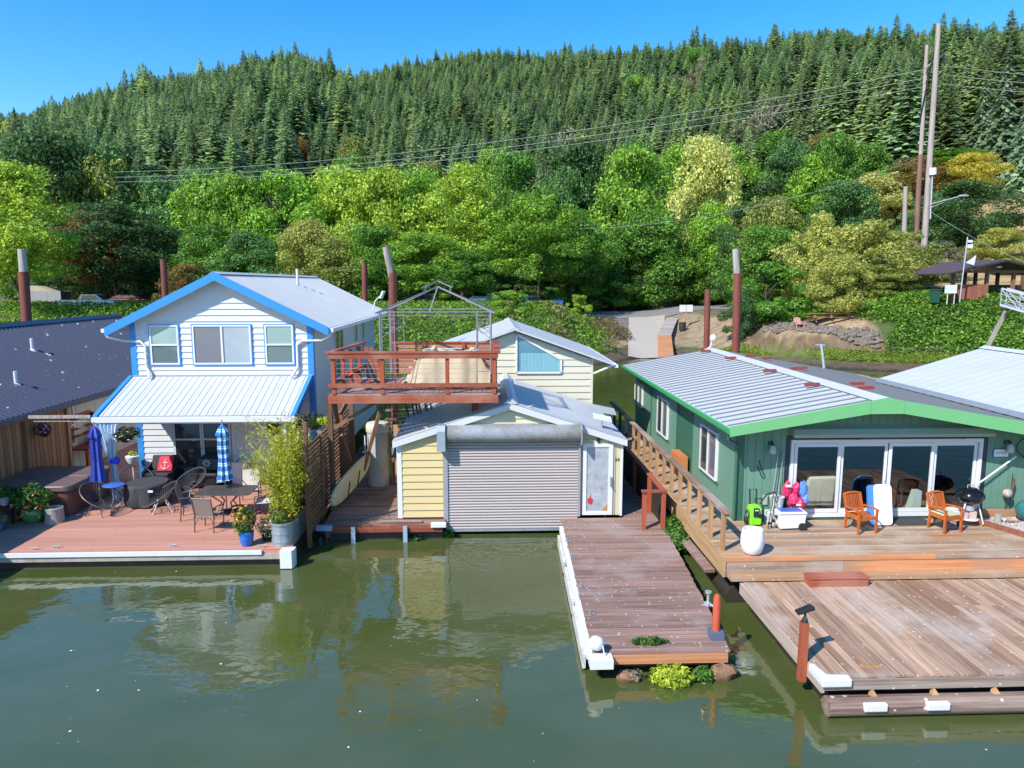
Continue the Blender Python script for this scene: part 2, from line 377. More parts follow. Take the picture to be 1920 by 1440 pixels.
# ---------------------------------------------------------------- water
m, t, b, N, L = nm('river_water')
w1 = noise(t, .35, 3, (1,1.6,1)); 
L(ramp(t, w1, [(.35,(.056,.074,.018)),(.65,(.072,.088,.032))]), b.inputs['Base Color'])
b.inputs['Roughness'].default_value = .03; b.inputs['IOR'].default_value = 1.52; b.inputs['Specular IOR Level'].default_value = 1.0
wa = noise(t, 1.1, 3, (1,1.4,1), .5); wb = noise(t, 9, 3, (1,1.5,1), .6); wc = noise(t, .3, 2, (1,2,1))
msk = ramp(t, wc, [(.45,(.25,.25,.25)),(.62,(1,1,1))])
hh = mth(t, 'MULTIPLY_ADD', mth(t, 'MULTIPLY', wb, .06), msk, wa)
bump(t, b, hh, .019)
wm = MB(); xs = list(np.linspace(-400, 400, 9)); ysn = [-300, -50, 0, 50, 90]
for i in range(8):
    for j in range(4): wm.add([(xs[i],ysn[j],0),(xs[i+1],ysn[j],0),(xs[i+1],ysn[j+1],0),(xs[i],ysn[j+1],0)], [(0,1,2,3)])
tag(put('water', wm, m), kind='structure')
fm = MB()                      # flecks of foam and petals drifting on the water
for k in range(150):
    x = rnd.uniform(-11, 12); y = rnd.uniform(7.5, 17.5); r = rnd.choice([.005,.008,.008,.012,.02])
    n = 6; fm.add([(x+r*rnd.uniform(.6,1.4)*math.cos(a*6.283/n), y+r*rnd.uniform(.6,1.4)*math.sin(a*6.283/n), .006) for a in range(n)], [tuple(range(n))])
tag(put('foam_flecks', fm, paint('foam', (.7,.72,.7), .8)), 'small white flecks of foam drifting on the green water', 'foam', kind='stuff')
# road, ramp
def drape(name, pts_fn, nu, nv, m, lift=.03, **kw):
    mb = MB(); vs = []
    for j in range(nv+1):
        for i in range(nu+1):
            x, y = pts_fn(i/nu, j/nv); vs.append((x, y, max(H1(x, y), -2)+lift))
    mb.add(vs, [(j*(nu+1)+i, j*(nu+1)+i+1, (j+1)*(nu+1)+i+1, (j+1)*(nu+1)+i) for j in range(nv) for i in range(nu)])
    o = put(name, mb, m, smooth=True); return tag(o, **kw)
drape('road', lambda u, v: (-70+u*112, 87+v*10), 90, 6, MT['asphalt'], .06, kind='structure')
drape('car_park', lambda u, v: (-64+u*66, 97.3+v*9), 60, 6, MT['asphalt'], .05, kind='structure')
drape('boat_ramp', lambda u, v: ((64.5+v*24)*(268+68*u)/1331, 64.5+v*24), 8, 50, MT['concrete'], .10, kind='structure')
drape('gravel_track', lambda u, v: ((74+v*14)*(226+40*u)/1331, 74+v*14), 3, 20, paint('grey_gravel', (.17,.16,.155), .95, .25, 6), .06, kind='structure')
# ---------------------------------------------------------------- building helpers
def siding(parent, F, a0, a1, z0, z1, exp, m, top=None, name='siding_board', t=.034):
    # lapped boards; top(a) gives the wall's upper limit, so gable boards are cut to the slope
    O, u, v, n = F; k = 0; z = z0
    while z < z1-.02:
        zt = min(z+exp, z1)
        def lim(zz):
            if top is None: return a0, a1
            N_ = 120; ok = [a0+(a1-a0)*i/N_ for i in range(N_+1) if top(a0+(a1-a0)*i/N_) >= zz]
            return (min(ok), max(ok)) if ok else ((a0+a1)/2, (a0+a1)/2)
        l0, r0 = lim(z); l1, r1 = lim(zt)
        if r0-l0 > .15:
            mb = MB()
            P = [O+u*l0+v*z+n*t, O+u*r0+v*z+n*t, O+u*r1+v*zt+n*.004, O+u*l1+v*zt+n*.004, O+u*l0+v*z-n*.01, O+u*r0+v*z-n*.01, O+u*r1+v*zt-n*.01, O+u*l1+v*zt-n*.01]
            mb.add(P, [(0,1,2,3),(5,4,7,6),(4,5,1,0),(3,2,6,7),(4,0,3,7),(1,5,6,2)])
            put(name, mb, m, parent)
        z = zt
def panels(parent, F, a0, a1, z0, z1, w, m, top=None, name='wall_panel', gap=.012):
    O, u, v, n = F; a = a0
    while a < a1-.02:
        b = min(a+w, a1); ta, tb = (z1, z1) if top is None else (top(a), top(b)); mid = None
        pts = [O+u*(a+gap)+v*z0, O+u*(b-gap)+v*z0, O+u*(b-gap)+v*tb, O+u*(a+gap)+v*ta]
        put(name, MB().prism(pts, n*.018), m, parent); a = b
def core(parent, pts, vec, m, name='wall_core'):
    return put(name, MB().prism(pts, vec), m, parent)
def roof_slope(parent, A, B, Cc, D, m, n, ribs=3, th=.05, rh=.022, rw=.03, name='roof_panel', gap=.003, seam=None):
    # A,B along the eave, D,C along the ridge
    A, B, Cc, D = map(V, (A, B, Cc, D)); nn = (B-A).cross(D-A).normalized()
    if nn.z < 0: nn = -nn
    L_ = (B-A).length; gp = gap/L_
    for i in range(n):
        u0, u1 = i/n+gp, (i+1)/n-gp
        mb = MB(); q = [A.lerp(B, u0), A.lerp(B, u1), D.lerp(Cc, u1), D.lerp(Cc, u0)]
        mb.prism([p-nn*th for p in q], nn*th)
        for j in range(ribs):
            u = u0+(u1-u0)*(j+.5)/ribs
            p, r = A.lerp(B, u), D.lerp(Cc, u)
            mb.beam(p+nn*rh/2, r+nn*rh/2, rw, rh, 1 if seam else 0, up=nn)
        put(name, mb, [m, seam] if seam else m, parent)
def window(parent, F, a, z, w, h, pane, split='h', fw=.05, d=.065, fm='trim_white', outline=None, cols=None, label=None):
    O, u, v, n = F; m = MT[fm] if isinstance(fm, str) else fm
    mb = MB()
    for (x0, x1, y0, y1) in ((a, a+w, z, z+fw), (a, a+w, z+h-fw, z+h), (a, a+fw, z+fw, z+h-fw), (a+w-fw, a+w, z+fw, z+h-fw)): mb.fb(F, x0, x1, y0, y1, -.02, d)
    cuts = []
    if split == 'h': mb.fb(F, a+fw, a+w-fw, z+h/2-.025, z+h/2+.025, -.02, d+.01); cuts = [(a+fw, a+w-fw, z+fw, z+h/2-.025), (a+fw, a+w-fw, z+h/2+.025, z+h-fw)]
    elif split == 'v': mb.fb(F, a+w/2-.03, a+w/2+.03, z+fw, z+h-fw, -.02, d+.01); cuts = [(a+fw, a+w/2-.03, z+fw, z+h-fw), (a+w/2+.03, a+w-fw, z+fw, z+h-fw)]
    else: cuts = [(a+fw, a+w-fw, z+fw, z+h-fw)]
    wo_ = put('window', mb, m, parent, label=label)
    if outline:
        o2 = MB(); e = .03
        for (x0, x1, y0, y1) in ((a-e, a+w+e, z-e, z-.001), (a-e, a+w+e, z+h+.001, z+h+e), (a-e, a-.001, z, z+h), (a+w+.001, a+w+e, z, z+h)): o2.fb(F, x0, x1, y0, y1, -.01, d-.008)
        put('casing', o2, MT[outline], wo_)
    for i, c in enumerate(cuts):
        pm = pane[i % len(pane)] if isinstance(pane, (list, tuple)) else pane
        put('pane', MB().fb(F, c[0], c[1], c[2], c[3], 0, .046), pm, wo_)
    return wo_
G = dict(teal=glass_dark('glass_over_teal_blind', (.30,.45,.42), stripes=14), tealdk=glass_dark('glass_over_screen', (.13,.19,.19), stripes=14),
         greyd=glass_dark('glass_over_grey_screen', (.17,.165,.20), stripes=16), pale=glass_dark('glass_over_pale_blind', (.40,.46,.52), stripes=16),
         dark=glass_dark('dark_window_glass', (.012,.016,.022)), darkg=glass_dark('green_tinted_dark_glass', (.03,.05,.045)))
# ================================================================ white two storey house
WZ = .42; FY = 23.0; xl, xr = -11.3, -5.6; EZ, RZ = 5.66, 7.08; xm = (xl+xr)/2; YB = 35.6
h = thing('white_house', (xm, FY, WZ), 'two-storey white sided floating house with bright blue trim and white metal roof', 'house')
core(h, [(xl+.01,FY+.01,WZ),(xr-.01,FY+.01,WZ),(xr-.01,FY+.01,EZ),(xm,FY+.01,RZ-.08),(xl+.01,FY+.01,EZ)], (0,YB-FY-.02,0), MT['white'])
sl = (RZ-EZ)/(xr-xm)
top = lambda a: RZ-.1-abs(a-(xm-xl))*sl
Ff = frame((xl,FY,0), (1,0,0), (0,-1,0))
siding(h, Ff, 0, xr-xl, 3.86, RZ, .195, MT['white'], top)
siding(h, Ff, 0, 1.1, WZ+.35, 3.0, .195, MT['white'])
siding(h, Ff, 3.0, xr-xl, WZ+.05, 3.0, .195, paint('shaded_side_white_vinyl', (.70,.71,.73), .5, .05))  # paler copy of the white vinyl, its tone set for the porch-shaded wall
siding(h, Ff, 1.1, 3.0, WZ+.1, .80, .195, MT['white'])
Fr = frame((xr,FY,0), (0,1,0), (1,0,0)); siding(h, Fr, 0, YB-FY, WZ+.1, EZ-.05, .195, MT['white'])
for x in (xl, xr):
    s_ = -1 if x == xl else 1
    put('corner_post', MB().box(min(x-s_*.15, x+s_*.035), max(x-s_*.15, x+s_*.035), FY-.035, FY+.16, WZ, EZ-.06), MT['blue'], h)
for a, w, sp, pn in ((.60,.9,'h',[G['tealdk'],G['teal']]), (1.94,1.84,'v',[G['greyd'],G['pale']]), (4.22,.9,'h',[G['tealdk'],G['teal']])):
    window(h, Ff, a, 4.24, w, 1.26, pn, sp, outline='blue', d=.07)
for a in (1.14, 2.06): window(h, Ff, a, .82, .9, 1.95, G['dark'], 'h', d=.07)
window(h, Ff, 3.05, .52, .75, 2.05, MT['white'], 'n', fw=.06); window(h, Ff, 4.5, .48, .85, 2.1, G['dark'], 'n', fw=.06, label='dark glazed door under the porch roof')
for y, w, z0, z1 in ((26.2,1.5,3.3,5.4),(30.2,.55,3.4,5.3),(31.9,.55,3.4,5.3)): window(h, Fr, y-FY, z0, w, z1-z0, [G['darkg'], G['dark']], 'v' if w > 1 else 'h', outline=None)
oy = FY-.36
for sg, ex in ((-1, xl-.62), (1, xr+.62)):
    ez = EZ-.62*sl+.06; nn = 14
    A, B = (ex, oy, ez), (ex, YB+.3, ez); D, Cc = (xm, oy, RZ+.06), (xm, YB+.3, RZ+.06)
    roof_slope(h, A, B, Cc, D, MT['white_roof'], nn, 4, .05)
    put('barge_board', MB().prism([V(A)+V((0,0,-.24)), V(D)+V((0,0,-.24)), V(D)+V((0,0,.03)), V(A)+V((0,0,.03))], (0,-.04,0)), MT['blue'], h)
    put('soffit', MB().prism([V(A)+V((0,.01,-.20)), V(D)+V((0,.01,-.20)), V(D)+V((0,.01,-.17)), V(A)+V((0,.01,-.17))], (0,.34,0)), MT['white'], h)
    g_ = MB(); g_.beam((ex+sg*.07, oy+.03, ez-.07), (ex+sg*.07, YB, ez-.07), .13, .12); put('gutter', g_, MT['trim_white'], h)
    wx = xl+.42 if sg < 0 else xr-.42
    put('downpipe', MB().tube([(ex+sg*.05, oy+.1, ez-.12), (ex-sg*.02, oy+.12, ez-.28), (ex-sg*.35, oy+.4, ez-.42), (wx-sg*.0+sg*.1, FY-.09, 4.98), (wx-sg*.04, FY-.09, 4.85), (wx-sg*.04, FY-.09, 4.18), (wx-sg*.12, FY-.13, 4.02), (wx-sg*.2, FY-.3, 3.84)], .042, 8), MT['trim_white'], h, smooth=True)
put('ridge_cap', MB().prism([(xm-.18, oy-.02, RZ+.02), (xm, oy-.02, RZ+.10), (xm+.18, oy-.02, RZ+.02), (xm, oy-.02, RZ+.07)], (0, YB+.3-oy, 0)), MT['white_roof'], h)
put('vent_pipe', MB().cyl((xm+.75, 29.6, RZ-.3), (xm+.75, 29.6, RZ+.32), .055, seg=10), MT['trim_white'], h, smooth=True)
put('satellite_dish', MB().tube([(xr+.4,33,EZ-.1),(xr+.5,33,EZ+.35),(xr+.72,32.95,EZ+.55)], .03).beam((xr+.78,32.9,EZ+.48),(xr+.92,32.86,EZ+.80),.24,.08), MT['trim_white'], h, smooth=True)
# porch roof
py, pz, wz = 20.75, 2.98, 3.86
pxl, pxr = xl-.02, xr-.14
A, B, Cc, D = (pxl, py, pz), (pxr, py, pz), (pxr, FY-.03, wz), (pxl, FY-.03, wz)
roof_slope(h, A, B, Cc, D, MT['white_roof'], 7, 4, .04, .012, .022, 'porch_roof_panel')
for x in (pxl-.06, pxr+.06):
    put('porch_barge_board', MB().prism([(x-.06,py-.06,pz-.13),(x-.06,FY-.03,wz-.13),(x-.06,FY-.03,wz+.035),(x-.06,py-.06,pz+.035)], (.12,0,0)), MT['blue'], h)
put('porch_gutter', MB().box(pxl-.12, pxr+.12, py-.14, py-.02, pz-.17, pz-.02), MT['trim_white'], h)
put('porch_beam', MB().box(xl, xr, py+.05, py+.14, pz-.25, pz-.06), MT['white'], h)
put('porch_ceiling', MB().prism([(xl,py+.16,pz-.09),(xr,py+.16,pz-.09),(xr,FY-.06,wz-.1),(xl,FY-.06,wz-.1)], (0,0,.02)), MT['blue'], h)
put('wall_flashing', MB().box(xl, xr, FY-.06, FY-.024, wz-.02, wz+.04), MT['galv'], h)
for x in (xl+.3, xr-.38):
    put('porch_post', MB().box(x-.055, x+.055, py+.06, py+.17, WZ, pz-.2), MT['trim_white'], h)
# ================================================================ navy roofed house at left
nx0, nez, nrx, nrz = -13.6, 3.0, -18.4, 5.25
n_ = thing('navy_roofed_house', (-18.4, 22, WZ), 'low beige floating house with a ribbed navy blue metal roof at the left edge', 'house')
core(n_, [(-14.2,12,WZ),(-14.2,35.6,WZ),(-14.2,35.6,3.15),(-14.2,12,3.15)], (-8.4,0,0), MT['beige_panel'])
core(n_, [(-14.21,12.0,3.15),(-18.4,12.0,5.1),(-22.6,12.0,3.15)], (0,23.6,0), MT['beige_panel'], 'gable_core')
roof_slope(n_, (nx0,11.5,nez), (nx0,36.2,nez), (nrx,36.2,nrz), (nrx,11.5,nrz), MT['navy_roof'], 27, 4, .04, .035, .045)
roof_slope(n_, (-23.2,36.2,nez), (-23.2,11.5,nez), (nrx,11.5,nrz), (nrx,36.2,nrz), MT['navy_roof'], 9, 4, .04, .022, .03)
put('ridge_cap', MB().prism([(nrx-.28,11.5,nrz-.07),(nrx,11.5,nrz+.07),(nrx+.28,11.5,nrz-.07),(nrx,11.5,nrz+.03)], (0,24.7,0)), MT['navy'], n_)
put('eave_trim', MB().box(nx0-.02, nx0+.1, 11.5, 36.2, nez-.16, nez-.01), MT['navy'], n_)
Fn = frame((-14.2,12,0), (0,1,0), (1,0,0)); panels(n_, Fn, 10.8, 23.6, WZ+.1, 3.02, .62, MT['beige_panel'])
for a, z, w, hh in ((11.5,1.35,.95,1.35),): window(n_, Fn, a, z, w, hh, G['tealdk'], 'h', d=.07)
window(n_, Fn, 14.8, 1.9, .8, .95, G['tealdk'], 'n', d=.07)
for (x, y) in ((-16.6, 26.5), (-14.95, 22.9)):
    z = nez+(nx0-x)*(nrz-nez)/(nx0-nrx)
    put('vent_pipe', MB().cyl((x,y,z-.05), (x,y,z+.42), .055, seg=10).lathe((x,y,z-.06), [(.16,0),(.1,.06),(.06,.1)], 10), MT['trim_white'], n_, smooth=True)
# ================================================================ garage
gy, gl, gr, gz = 18.75, -2.4, 3.66, .5; gxm, gRZ, gEZ = .63, 3.58, 2.6; gsl = (gRZ-gEZ)/(gr-gxm); GB = 24.2
q = thing('boat_garage', (gxm, gy, .1), 'cream and yellow sided floating boat garage with roll-up door and white corrugated roof', 'garage')
core(q, [(gl+.02,gy+.35,gz),(gr-.02,gy+.35,gz),(gr-.02,gy+.35,gEZ-.05),(gxm,gy+.35,gRZ-.1),(gl+.02,gy+.35,gEZ-.05)], (0,GB-gy-.4,0), MT['cream'])
Fg = frame((gl,gy,0), (1,0,0), (0,-1,0)); gtop = lambda a: gRZ-.09-abs(a-(gxm-gl))*gsl
put('front_wall', MB().prism([(gl,gy+.01,gz),(-1.12,gy+.01,gz),(-1.12,gy+.01,2.66),(2.52,gy+.01,2.66),(2.52,gy+.01,gz),(gr,gy+.01,gz),(gr,gy+.01,gEZ-.06),(gxm,gy+.01,gRZ-.1),(gl,gy+.01,gEZ-.06)], (0,.3,0)), MT['cream'], q)
siding(q, Fg, .1, 1.28, gz, 2.62, .2, MT['yellow'], lambda a: gtop(a)); siding(q, Fg, .1, 1.28, 2.62, 3.1, .2, MT['yellow'], gtop)
siding(q, Fg, 1.28, gr-gl, 3.02, gRZ, .2, MT['cream'], gtop)
put('panel', MB().fb(Fg, 4.92, 6.02, 2.5, 2.62, 0, .02), MT['cream'], q)
panels(q, Fg, 5.74, 6.06, gz, gEZ-.1, .16, MT['cream'], None)
Fgr = frame((gr,gy,0), (0,1,0), (1,0,0)); siding(q, Fgr, 0, GB-gy, gz, gEZ-.08, .2, MT['cream'])
Fgl = frame((gl,GB,0), (0,-1,0), (-1,0,0)); siding(q, Fgl, 0, GB-gy, gz, gEZ-.08, .2, MT['cream'])
put('corner_trim', MB().box(gl-.03, gl+.1, gy-.04, gy+.1, gz-.02, gEZ-.04), MT['trim_white'], q)
put('corner_trim', MB().box(gr-.02, gr+.035, gy-.035, gy+.1, gz-.02, gEZ-.04), MT['trim_white'], q)
oy = gy-.13
for sg, ex in ((-1, gl-.12), (1, gr+.12)):
    ez = gEZ-.12*gsl+.05
    roof_slope(q, (ex,oy,ez), (ex,GB,ez), (gxm,GB,gRZ+.05), (gxm,oy,gRZ+.05), MT['white_roof'], 6, 9, .02, .016, .05)
    put('fascia', MB().prism([(ex,oy,ez-.15),(gxm,oy,gRZ-.10),(gxm,oy,gRZ+.07),(ex,oy,ez+.02)], (0,-.035,0)), MT['white'], q)
    fl = MB(); fl.prism([(ex,oy-.03,ez+.03),(gxm,oy-.03,gRZ+.085),(gxm,oy+.32,gRZ+.085),(ex,oy+.32,ez+.03)], (0,0,.012)); put('rake_flashing', fl, MT['white_roof'], q)
put('ridge_cap', MB().prism([(gxm-.2,oy-.05,gRZ+.06),(gxm-.07,oy-.05,gRZ+.17),(gxm+.07,oy-.05,gRZ+.17),(gxm+.2,oy-.05,gRZ+.06)], (0,GB-oy+.1,0)), MT['white_roof'], q)
put('loose_sheet', MB().prism([(3.6,23.0,2.60),(4.35,23.3,2.42),(4.5,24.6,2.42),(3.5,24.4,2.66)], (0,0,.015)), MT['white_roof'], q)
# roll-up door
rd = put('roller_door', MB().box(-1.13,-1.06,gy-.12,gy-.0,.12,2.7).box(2.46,2.53,gy-.12,gy,.5,2.7).box(-1.19,-1.13,gy-.10,gy+.2,.3,2.6), [MT['grey']], q)
z = .16; k = 0
while z < 2.62:
    h_ = .078; mb = MB(); O = V((-1.06, gy-.07, 0))
    prof = [(0,0),(-.018,.012),(-.027,.035),(-.018,.058),(0,.07),(.015,.07),(.015,0)]
    mb.prism([O+V((0,p[0],z+p[1])) for p in prof], (3.52,0,0)); put('slat', mb, MT['slat'], rd); z += h_
put('bottom_rail', MB().box(-1.06,2.08,gy-.09,gy-.04,.10,.165), MT['galv'], rd)
put('door_void', MB().box(-1.05,2.45,gy-.03,gy-.02,.14,2.66), MT['float'], rd)
rb = MB(); prof = [(0,.02),(-.16,.0),(-.30,.06),(-.38,.20),(-.38,.34),(-.30,.48),(-.16,.55),(0,.56)]
rb.prism([(-1.1, gy-.03+p[0]*.9, 2.6+p[1]*.86) for p in prof], (3.6,0,0)); put('roller_housing', rb, MT['rollbox'], q, smooth=True)
put('housing_end_plate', MB().prism([(-1.32,gy-.03,2.42),(-1.32,gy-.44,2.42),(-1.32,gy-.42,2.95),(-1.32,gy-.34,3.10),(-1.32,gy-.03,3.10)], (.22,0,0)), MT['galv'], q)
put('housing_end_plate', MB().prism([(2.5,gy-.03,2.54),(2.5,gy-.41,2.56),(2.5,gy-.41,2.98),(2.5,gy-.3,3.12),(2.5,gy-.03,3.12)], (.03,0,0)), MT['galv'], q)
# door with patterned glass
frost = paint('mottled_frosted_glass', (.42,.46,.50), .25, .35, 5, dirt=(.20,.22,.25), bmp=.004); frost.node_tree.nodes['Principled BSDF'].inputs['Coat Weight'].default_value = .6
d_ = put('door', MB().box(2.60,2.70,gy-.06,gy,.52,2.52).box(3.30,3.42,gy-.06,gy,.52,2.52).box(2.70,3.30,gy-.06,gy,.52,.62).box(2.70,3.30,gy-.06,gy,2.42,2.52), MT['trim_white'], q)
put('glass_panel', MB().box(2.70,3.30,gy-.035,gy-.01,.62,2.42), frost, d_)
put('handle', MB().box(3.34,3.38,gy-.11,gy-.06,1.35,1.6).tube([(3.36,gy-.1,1.42),(3.33,gy-.13,1.36),(3.40,gy-.13,1.34)], .015), MT['galv'], d_)
put('red_stain', MB().prism([(2.74,gy-.037,.86),(2.86,gy-.037,.80),(2.90,gy-.037,.95),(2.84,gy-.037,1.0),(2.83,gy-.037,1.12),(2.80,gy-.037,1.0),(2.74,gy-.037,.98)], (0,-.004,0)), paint('red_sticker', (.45,.04,.05), .5), d_)
put('orange_stain', MB().prism([(3.14,gy-.037,.63),(3.28,gy-.037,.63),(3.29,gy-.037,.82),(3.22,gy-.037,.74)], (0,-.004,0)), paint('orange_sticker', (.5,.2,.05), .5), d_)
put('wall_lamp', MB().box(2.98,3.05,gy-.09,gy-.02,2.55,2.68), MT['black_metal'], q)
def text(s, loc, size, m, parent, rot=(R(90),0,0), name='lettering'):
    c = bpy.data.curves.new(name, 'FONT'); c.body = s; c.size = size; c.extrude = .004; c.align_x = 'CENTER'
    o = bpy.data.objects.new(name, c); link(o); dg = bpy.context.evaluated_depsgraph_get()
    me = bpy.data.meshes.new_from_object(o.evaluated_get(dg)); bpy.data.objects.remove(o)
    me.materials.append(m); o = link(bpy.data.objects.new(name, me)); o.parent = parent; o.rotation_euler = rot
    o.location = V(loc)-ORG[parent.name]; return o
text('54', (3.535, gy-.03, 2.02), .13, MT['black'], q, name='house_number')
# ================================================================ beige house behind
by, bx, bL, bR = 24.5, .97, -1.8, 3.68; bRZ, bEZ = 5.22, 4.22; bs = .355
b_ = thing('cream_house', (bx, by, .5), 'cream sided gabled house behind the garage with a slanted teal-curtained window', 'house')
core(b_, [(bL,by+.01,.6),(bR,by+.01,.6),(bR,by+.01,bRZ-bs*(bR-bx)-.06),(bx,by+.01,bRZ-.06),(bL,by+.01,bRZ-bs*(bx-bL)-.06)], (0,6.5,0), MT['cream'])
Fb = frame((bL,by,0), (1,0,0), (0,-1,0)); bt = lambda a: bRZ-.1-abs(a-(bx-bL))*bs
pale_cream = paint('pale_cream_siding_paint', (.60,.56,.44), .5, .05, obj=.03)
siding(b_, Fb, 0, bR-bL, 1.2, bRZ, .23, pale_cream, bt)
Fbr = frame((bR,by,0), (0,1,0), (1,0,0)); siding(b_, Fbr, 0, 6.5, .6, 4.1, .23, pale_cream)
put('corner_trim', MB().box(bR-.04,bR+.03,by-.03,by+.06,.6,4.22), pale_cream, b_)
for sg, ex in ((-1, bL-.75), (1, bR+.75)):
    ez = bRZ-bs*abs(ex-bx)+.06
    roof_slope(b_, (ex,by-.3,ez), (ex,by+7.4,ez), (bx,by+7.0,bRZ+.06), (bx,by-.3,bRZ+.06), MT['white_roof'], 9, 1, .06, .006, .03)
    put('gutter', MB().beam((ex+sg*.06,by-.25,ez-.08),(ex+sg*.06,by+7,ez-.08),.12,.1), MT['trim_white'], b_)
put('downpipe', MB().tube([(bR+.8,by-.2,4.05),(bR+.5,by-.1,3.9),(bR+.05,by-.05,3.7)], .04), MT['trim_white'], b_)
put('ridge_cap', MB().prism([(bx-.2,by-.3,bRZ+.02),(bx,by-.3,bRZ+.11),(bx+.2,by-.3,bRZ+.02)], (0,7.3,0)), MT['white_roof'], b_)
zf = by-.03
wpts = [(1.03,5.08),(1.03,3.74),(2.58,3.74),(2.58,4.20)]
fr_ = MB()
for i in range(4):
    a, c = wpts[i], wpts[(i+1) % 4]; fr_.beam((a[0],zf-.02,a[1]), (c[0],zf-.02,c[1]), .07, .06, 0, up=(0,1,0))
w_ = put('window', fr_, MT['trim_white'], b_)
put('pane', MB().prism([(p[0],zf+.005,p[1]) for p in wpts], (0,-.012,0)), glass_dark('teal_glass', (.10,.27,.36)), w_)
cm = MB(); 
for i in range(22):
    x = 1.18+i*.063; zt = min(4.42, 5.03-(x-1.0)*.57)
    cm.add([(x,zf-.012-(i%2)*.004,3.80),(x+.063,zf-.012-((i+1)%2)*.004,3.80),(x+.063,zf-.012-((i+1)%2)*.004,zt),(x,zf-.012-(i%2)*.004,zt)], [(0,1,2,3)])
put('curtain', cm, paint('teal_curtain', (.20,.42,.48), .7, .2, 3, stretch=(6,1,1)), w_)
# ================================================================ green house
zg, gfy, gx0, gx1, gap = 1.05, 16.6, 6.1, 12.45, 9.25; GE, GR = 3.5, 4.14; YB2 = 28.4; gsl2 = (GR-GE)/(gap-5.62)
hg = thing('green_house', (gap, gfy, zg), 'single-storey green floating house with light green fascia and grey ribbed metal roof', 'house')
tg = lambda a: GR-.12-abs(a-(gap-gx0))*gsl2
wk = [(gx0,zg),(7.3,zg),(7.3,3.12),(12.2,3.12),(12.2,zg),(12.45,zg)]
put('front_wall', MB().prism([(x,gfy+.02,z) for x, z in wk]+[(12.45,gfy+.02,GR-.15-(12.45-gap)*gsl2),(gap,gfy+.02,GR-.15),(gx0,gfy+.02,GR-.15-(gap-gx0)*gsl2)], (0,.15,0)), MT['green'], hg)
Fgf = frame((gx0,gfy,0), (1,0,0), (0,-1,0))
panels(hg, Fgf, 0, 1.2, zg, 3, .20, MT['green'], tg, 'wall_board', .004); panels(hg, Fgf, 6.1, 6.35, zg, 3, .125, MT['green'], tg, 'wall_board', .004)
a = 1.2
while a < 6.09:
    b2 = min(a+.2, 6.1); put('wall_board', MB().prism([(gx0+a+.004,gfy,3.13),(gx0+b2-.004,gfy,3.13),(gx0+b2-.004,gfy,tg(b2)),(gx0+a+.004,gfy,tg(a))], (0,-.018,0)), MT['green'], hg)
    put('wall_board', MB().prism([(gx0+a+.004,gfy,zg),(gx0+b2-.004,gfy,zg),(gx0+b2-.004,gfy,zg+.11),(gx0+a+.004,gfy,zg+.11)], (0,-.018,0)), MT['green'], hg); a = b2
# wall continues right of the glazing
put('front_wall', MB().prism([(12.46,gfy+.02,zg),(15.4,gfy+.02,zg),(15.4,gfy+.02,3.0),(12.46,gfy+.02,GR-.15-3.21*gsl2)], (0,.15,0)), MT['green'], hg)
panels(hg, Fgf, 6.35, 9.3, zg, 3, .2, MT['green'], tg, 'wall_board', .004)
Fgl2 = frame((gx0,YB2,0), (0,-1,0), (-1,0,0))
put('side_wall', MB().box(gx0,gx0+.15,gfy+.17,YB2,zg-.3,3.56), MT['green'], hg)
put('back_wall', MB().box(gx0+.15,15.4,YB2-.15,YB2,zg-.3,2.85), MT['green'], hg)
put('side_wall', MB().box(15.25,15.4,gfy+.17,YB2-.15,zg-.3,2.85), MT['green'], hg)
for y0, y1 in ((16.6,20.35),(22.05,25.6),(25.62,28.4)):
    put('side_panel', MB().box(gx0-.03,gx0-.001,y0,y1,zg-.25,3.52), MT['green'], hg)
put('corner_board', MB().box(gx0-.06,gx0+.12,gfy-.04,gfy+.1,zg,3.5), MT['green_trim'], hg)
for y in (20.36, 22.04, 25.6): put('corner_board', MB().box(gx0-.05,gx0-.001,y-.05,y+.05,zg-.2,3.5), MT['green_trim'], hg)
put('recessed_panel', MB().box(gx0-.012,gx0-.001,20.42,21.98,zg,3.5), MT['green_trim'], hg)
for y, w, z0, z1 in ((18.0,1.42,1.63,2.92),(23.1,1.42,1.62,2.92),(27.0,1.35,2.0,2.92)):
    fi = frame((gx0-.03,y+w,0), (0,-1,0), (-1,0,0)); window(hg, fi, 0, z0, w, z1-z0, [G['darkg'], G['greyd']], 'v', fw=.05, d=.07)
    put('window_trim', MB().box(gx0-.055,gx0-.03,y-.1,y+w+.1,z0-.1,z0-.03), MT['green_trim'], hg)
fyo = gfy-.72
rt = lambda x: GR-abs(x-gap)*gsl2
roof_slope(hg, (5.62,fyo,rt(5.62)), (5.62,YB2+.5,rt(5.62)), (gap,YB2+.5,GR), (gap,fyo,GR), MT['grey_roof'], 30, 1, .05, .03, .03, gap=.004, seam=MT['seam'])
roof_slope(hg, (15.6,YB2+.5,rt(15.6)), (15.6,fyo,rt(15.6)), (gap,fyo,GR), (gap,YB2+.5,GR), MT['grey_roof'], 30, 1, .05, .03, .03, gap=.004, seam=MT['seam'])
put('ridge_cap', MB().prism([(gap-.3,fyo-.01,rt(gap-.3)+.035),(gap,fyo-.01,GR+.07),(gap+.3,fyo-.01,rt(gap+.3)+.035)], (0,YB2+.5-fyo,0)), MT['grey_roof'], hg)
put('fascia', MB().prism([(5.6,fyo-.005,rt(5.6)-.19),(gap-.4,fyo-.005,rt(gap-.4)-.25),(gap-.4,fyo-.005,rt(gap-.4)+.05),(5.6,fyo-.005,rt(5.6)+.04)], (0,-.05,0)), MT['lime'], hg)
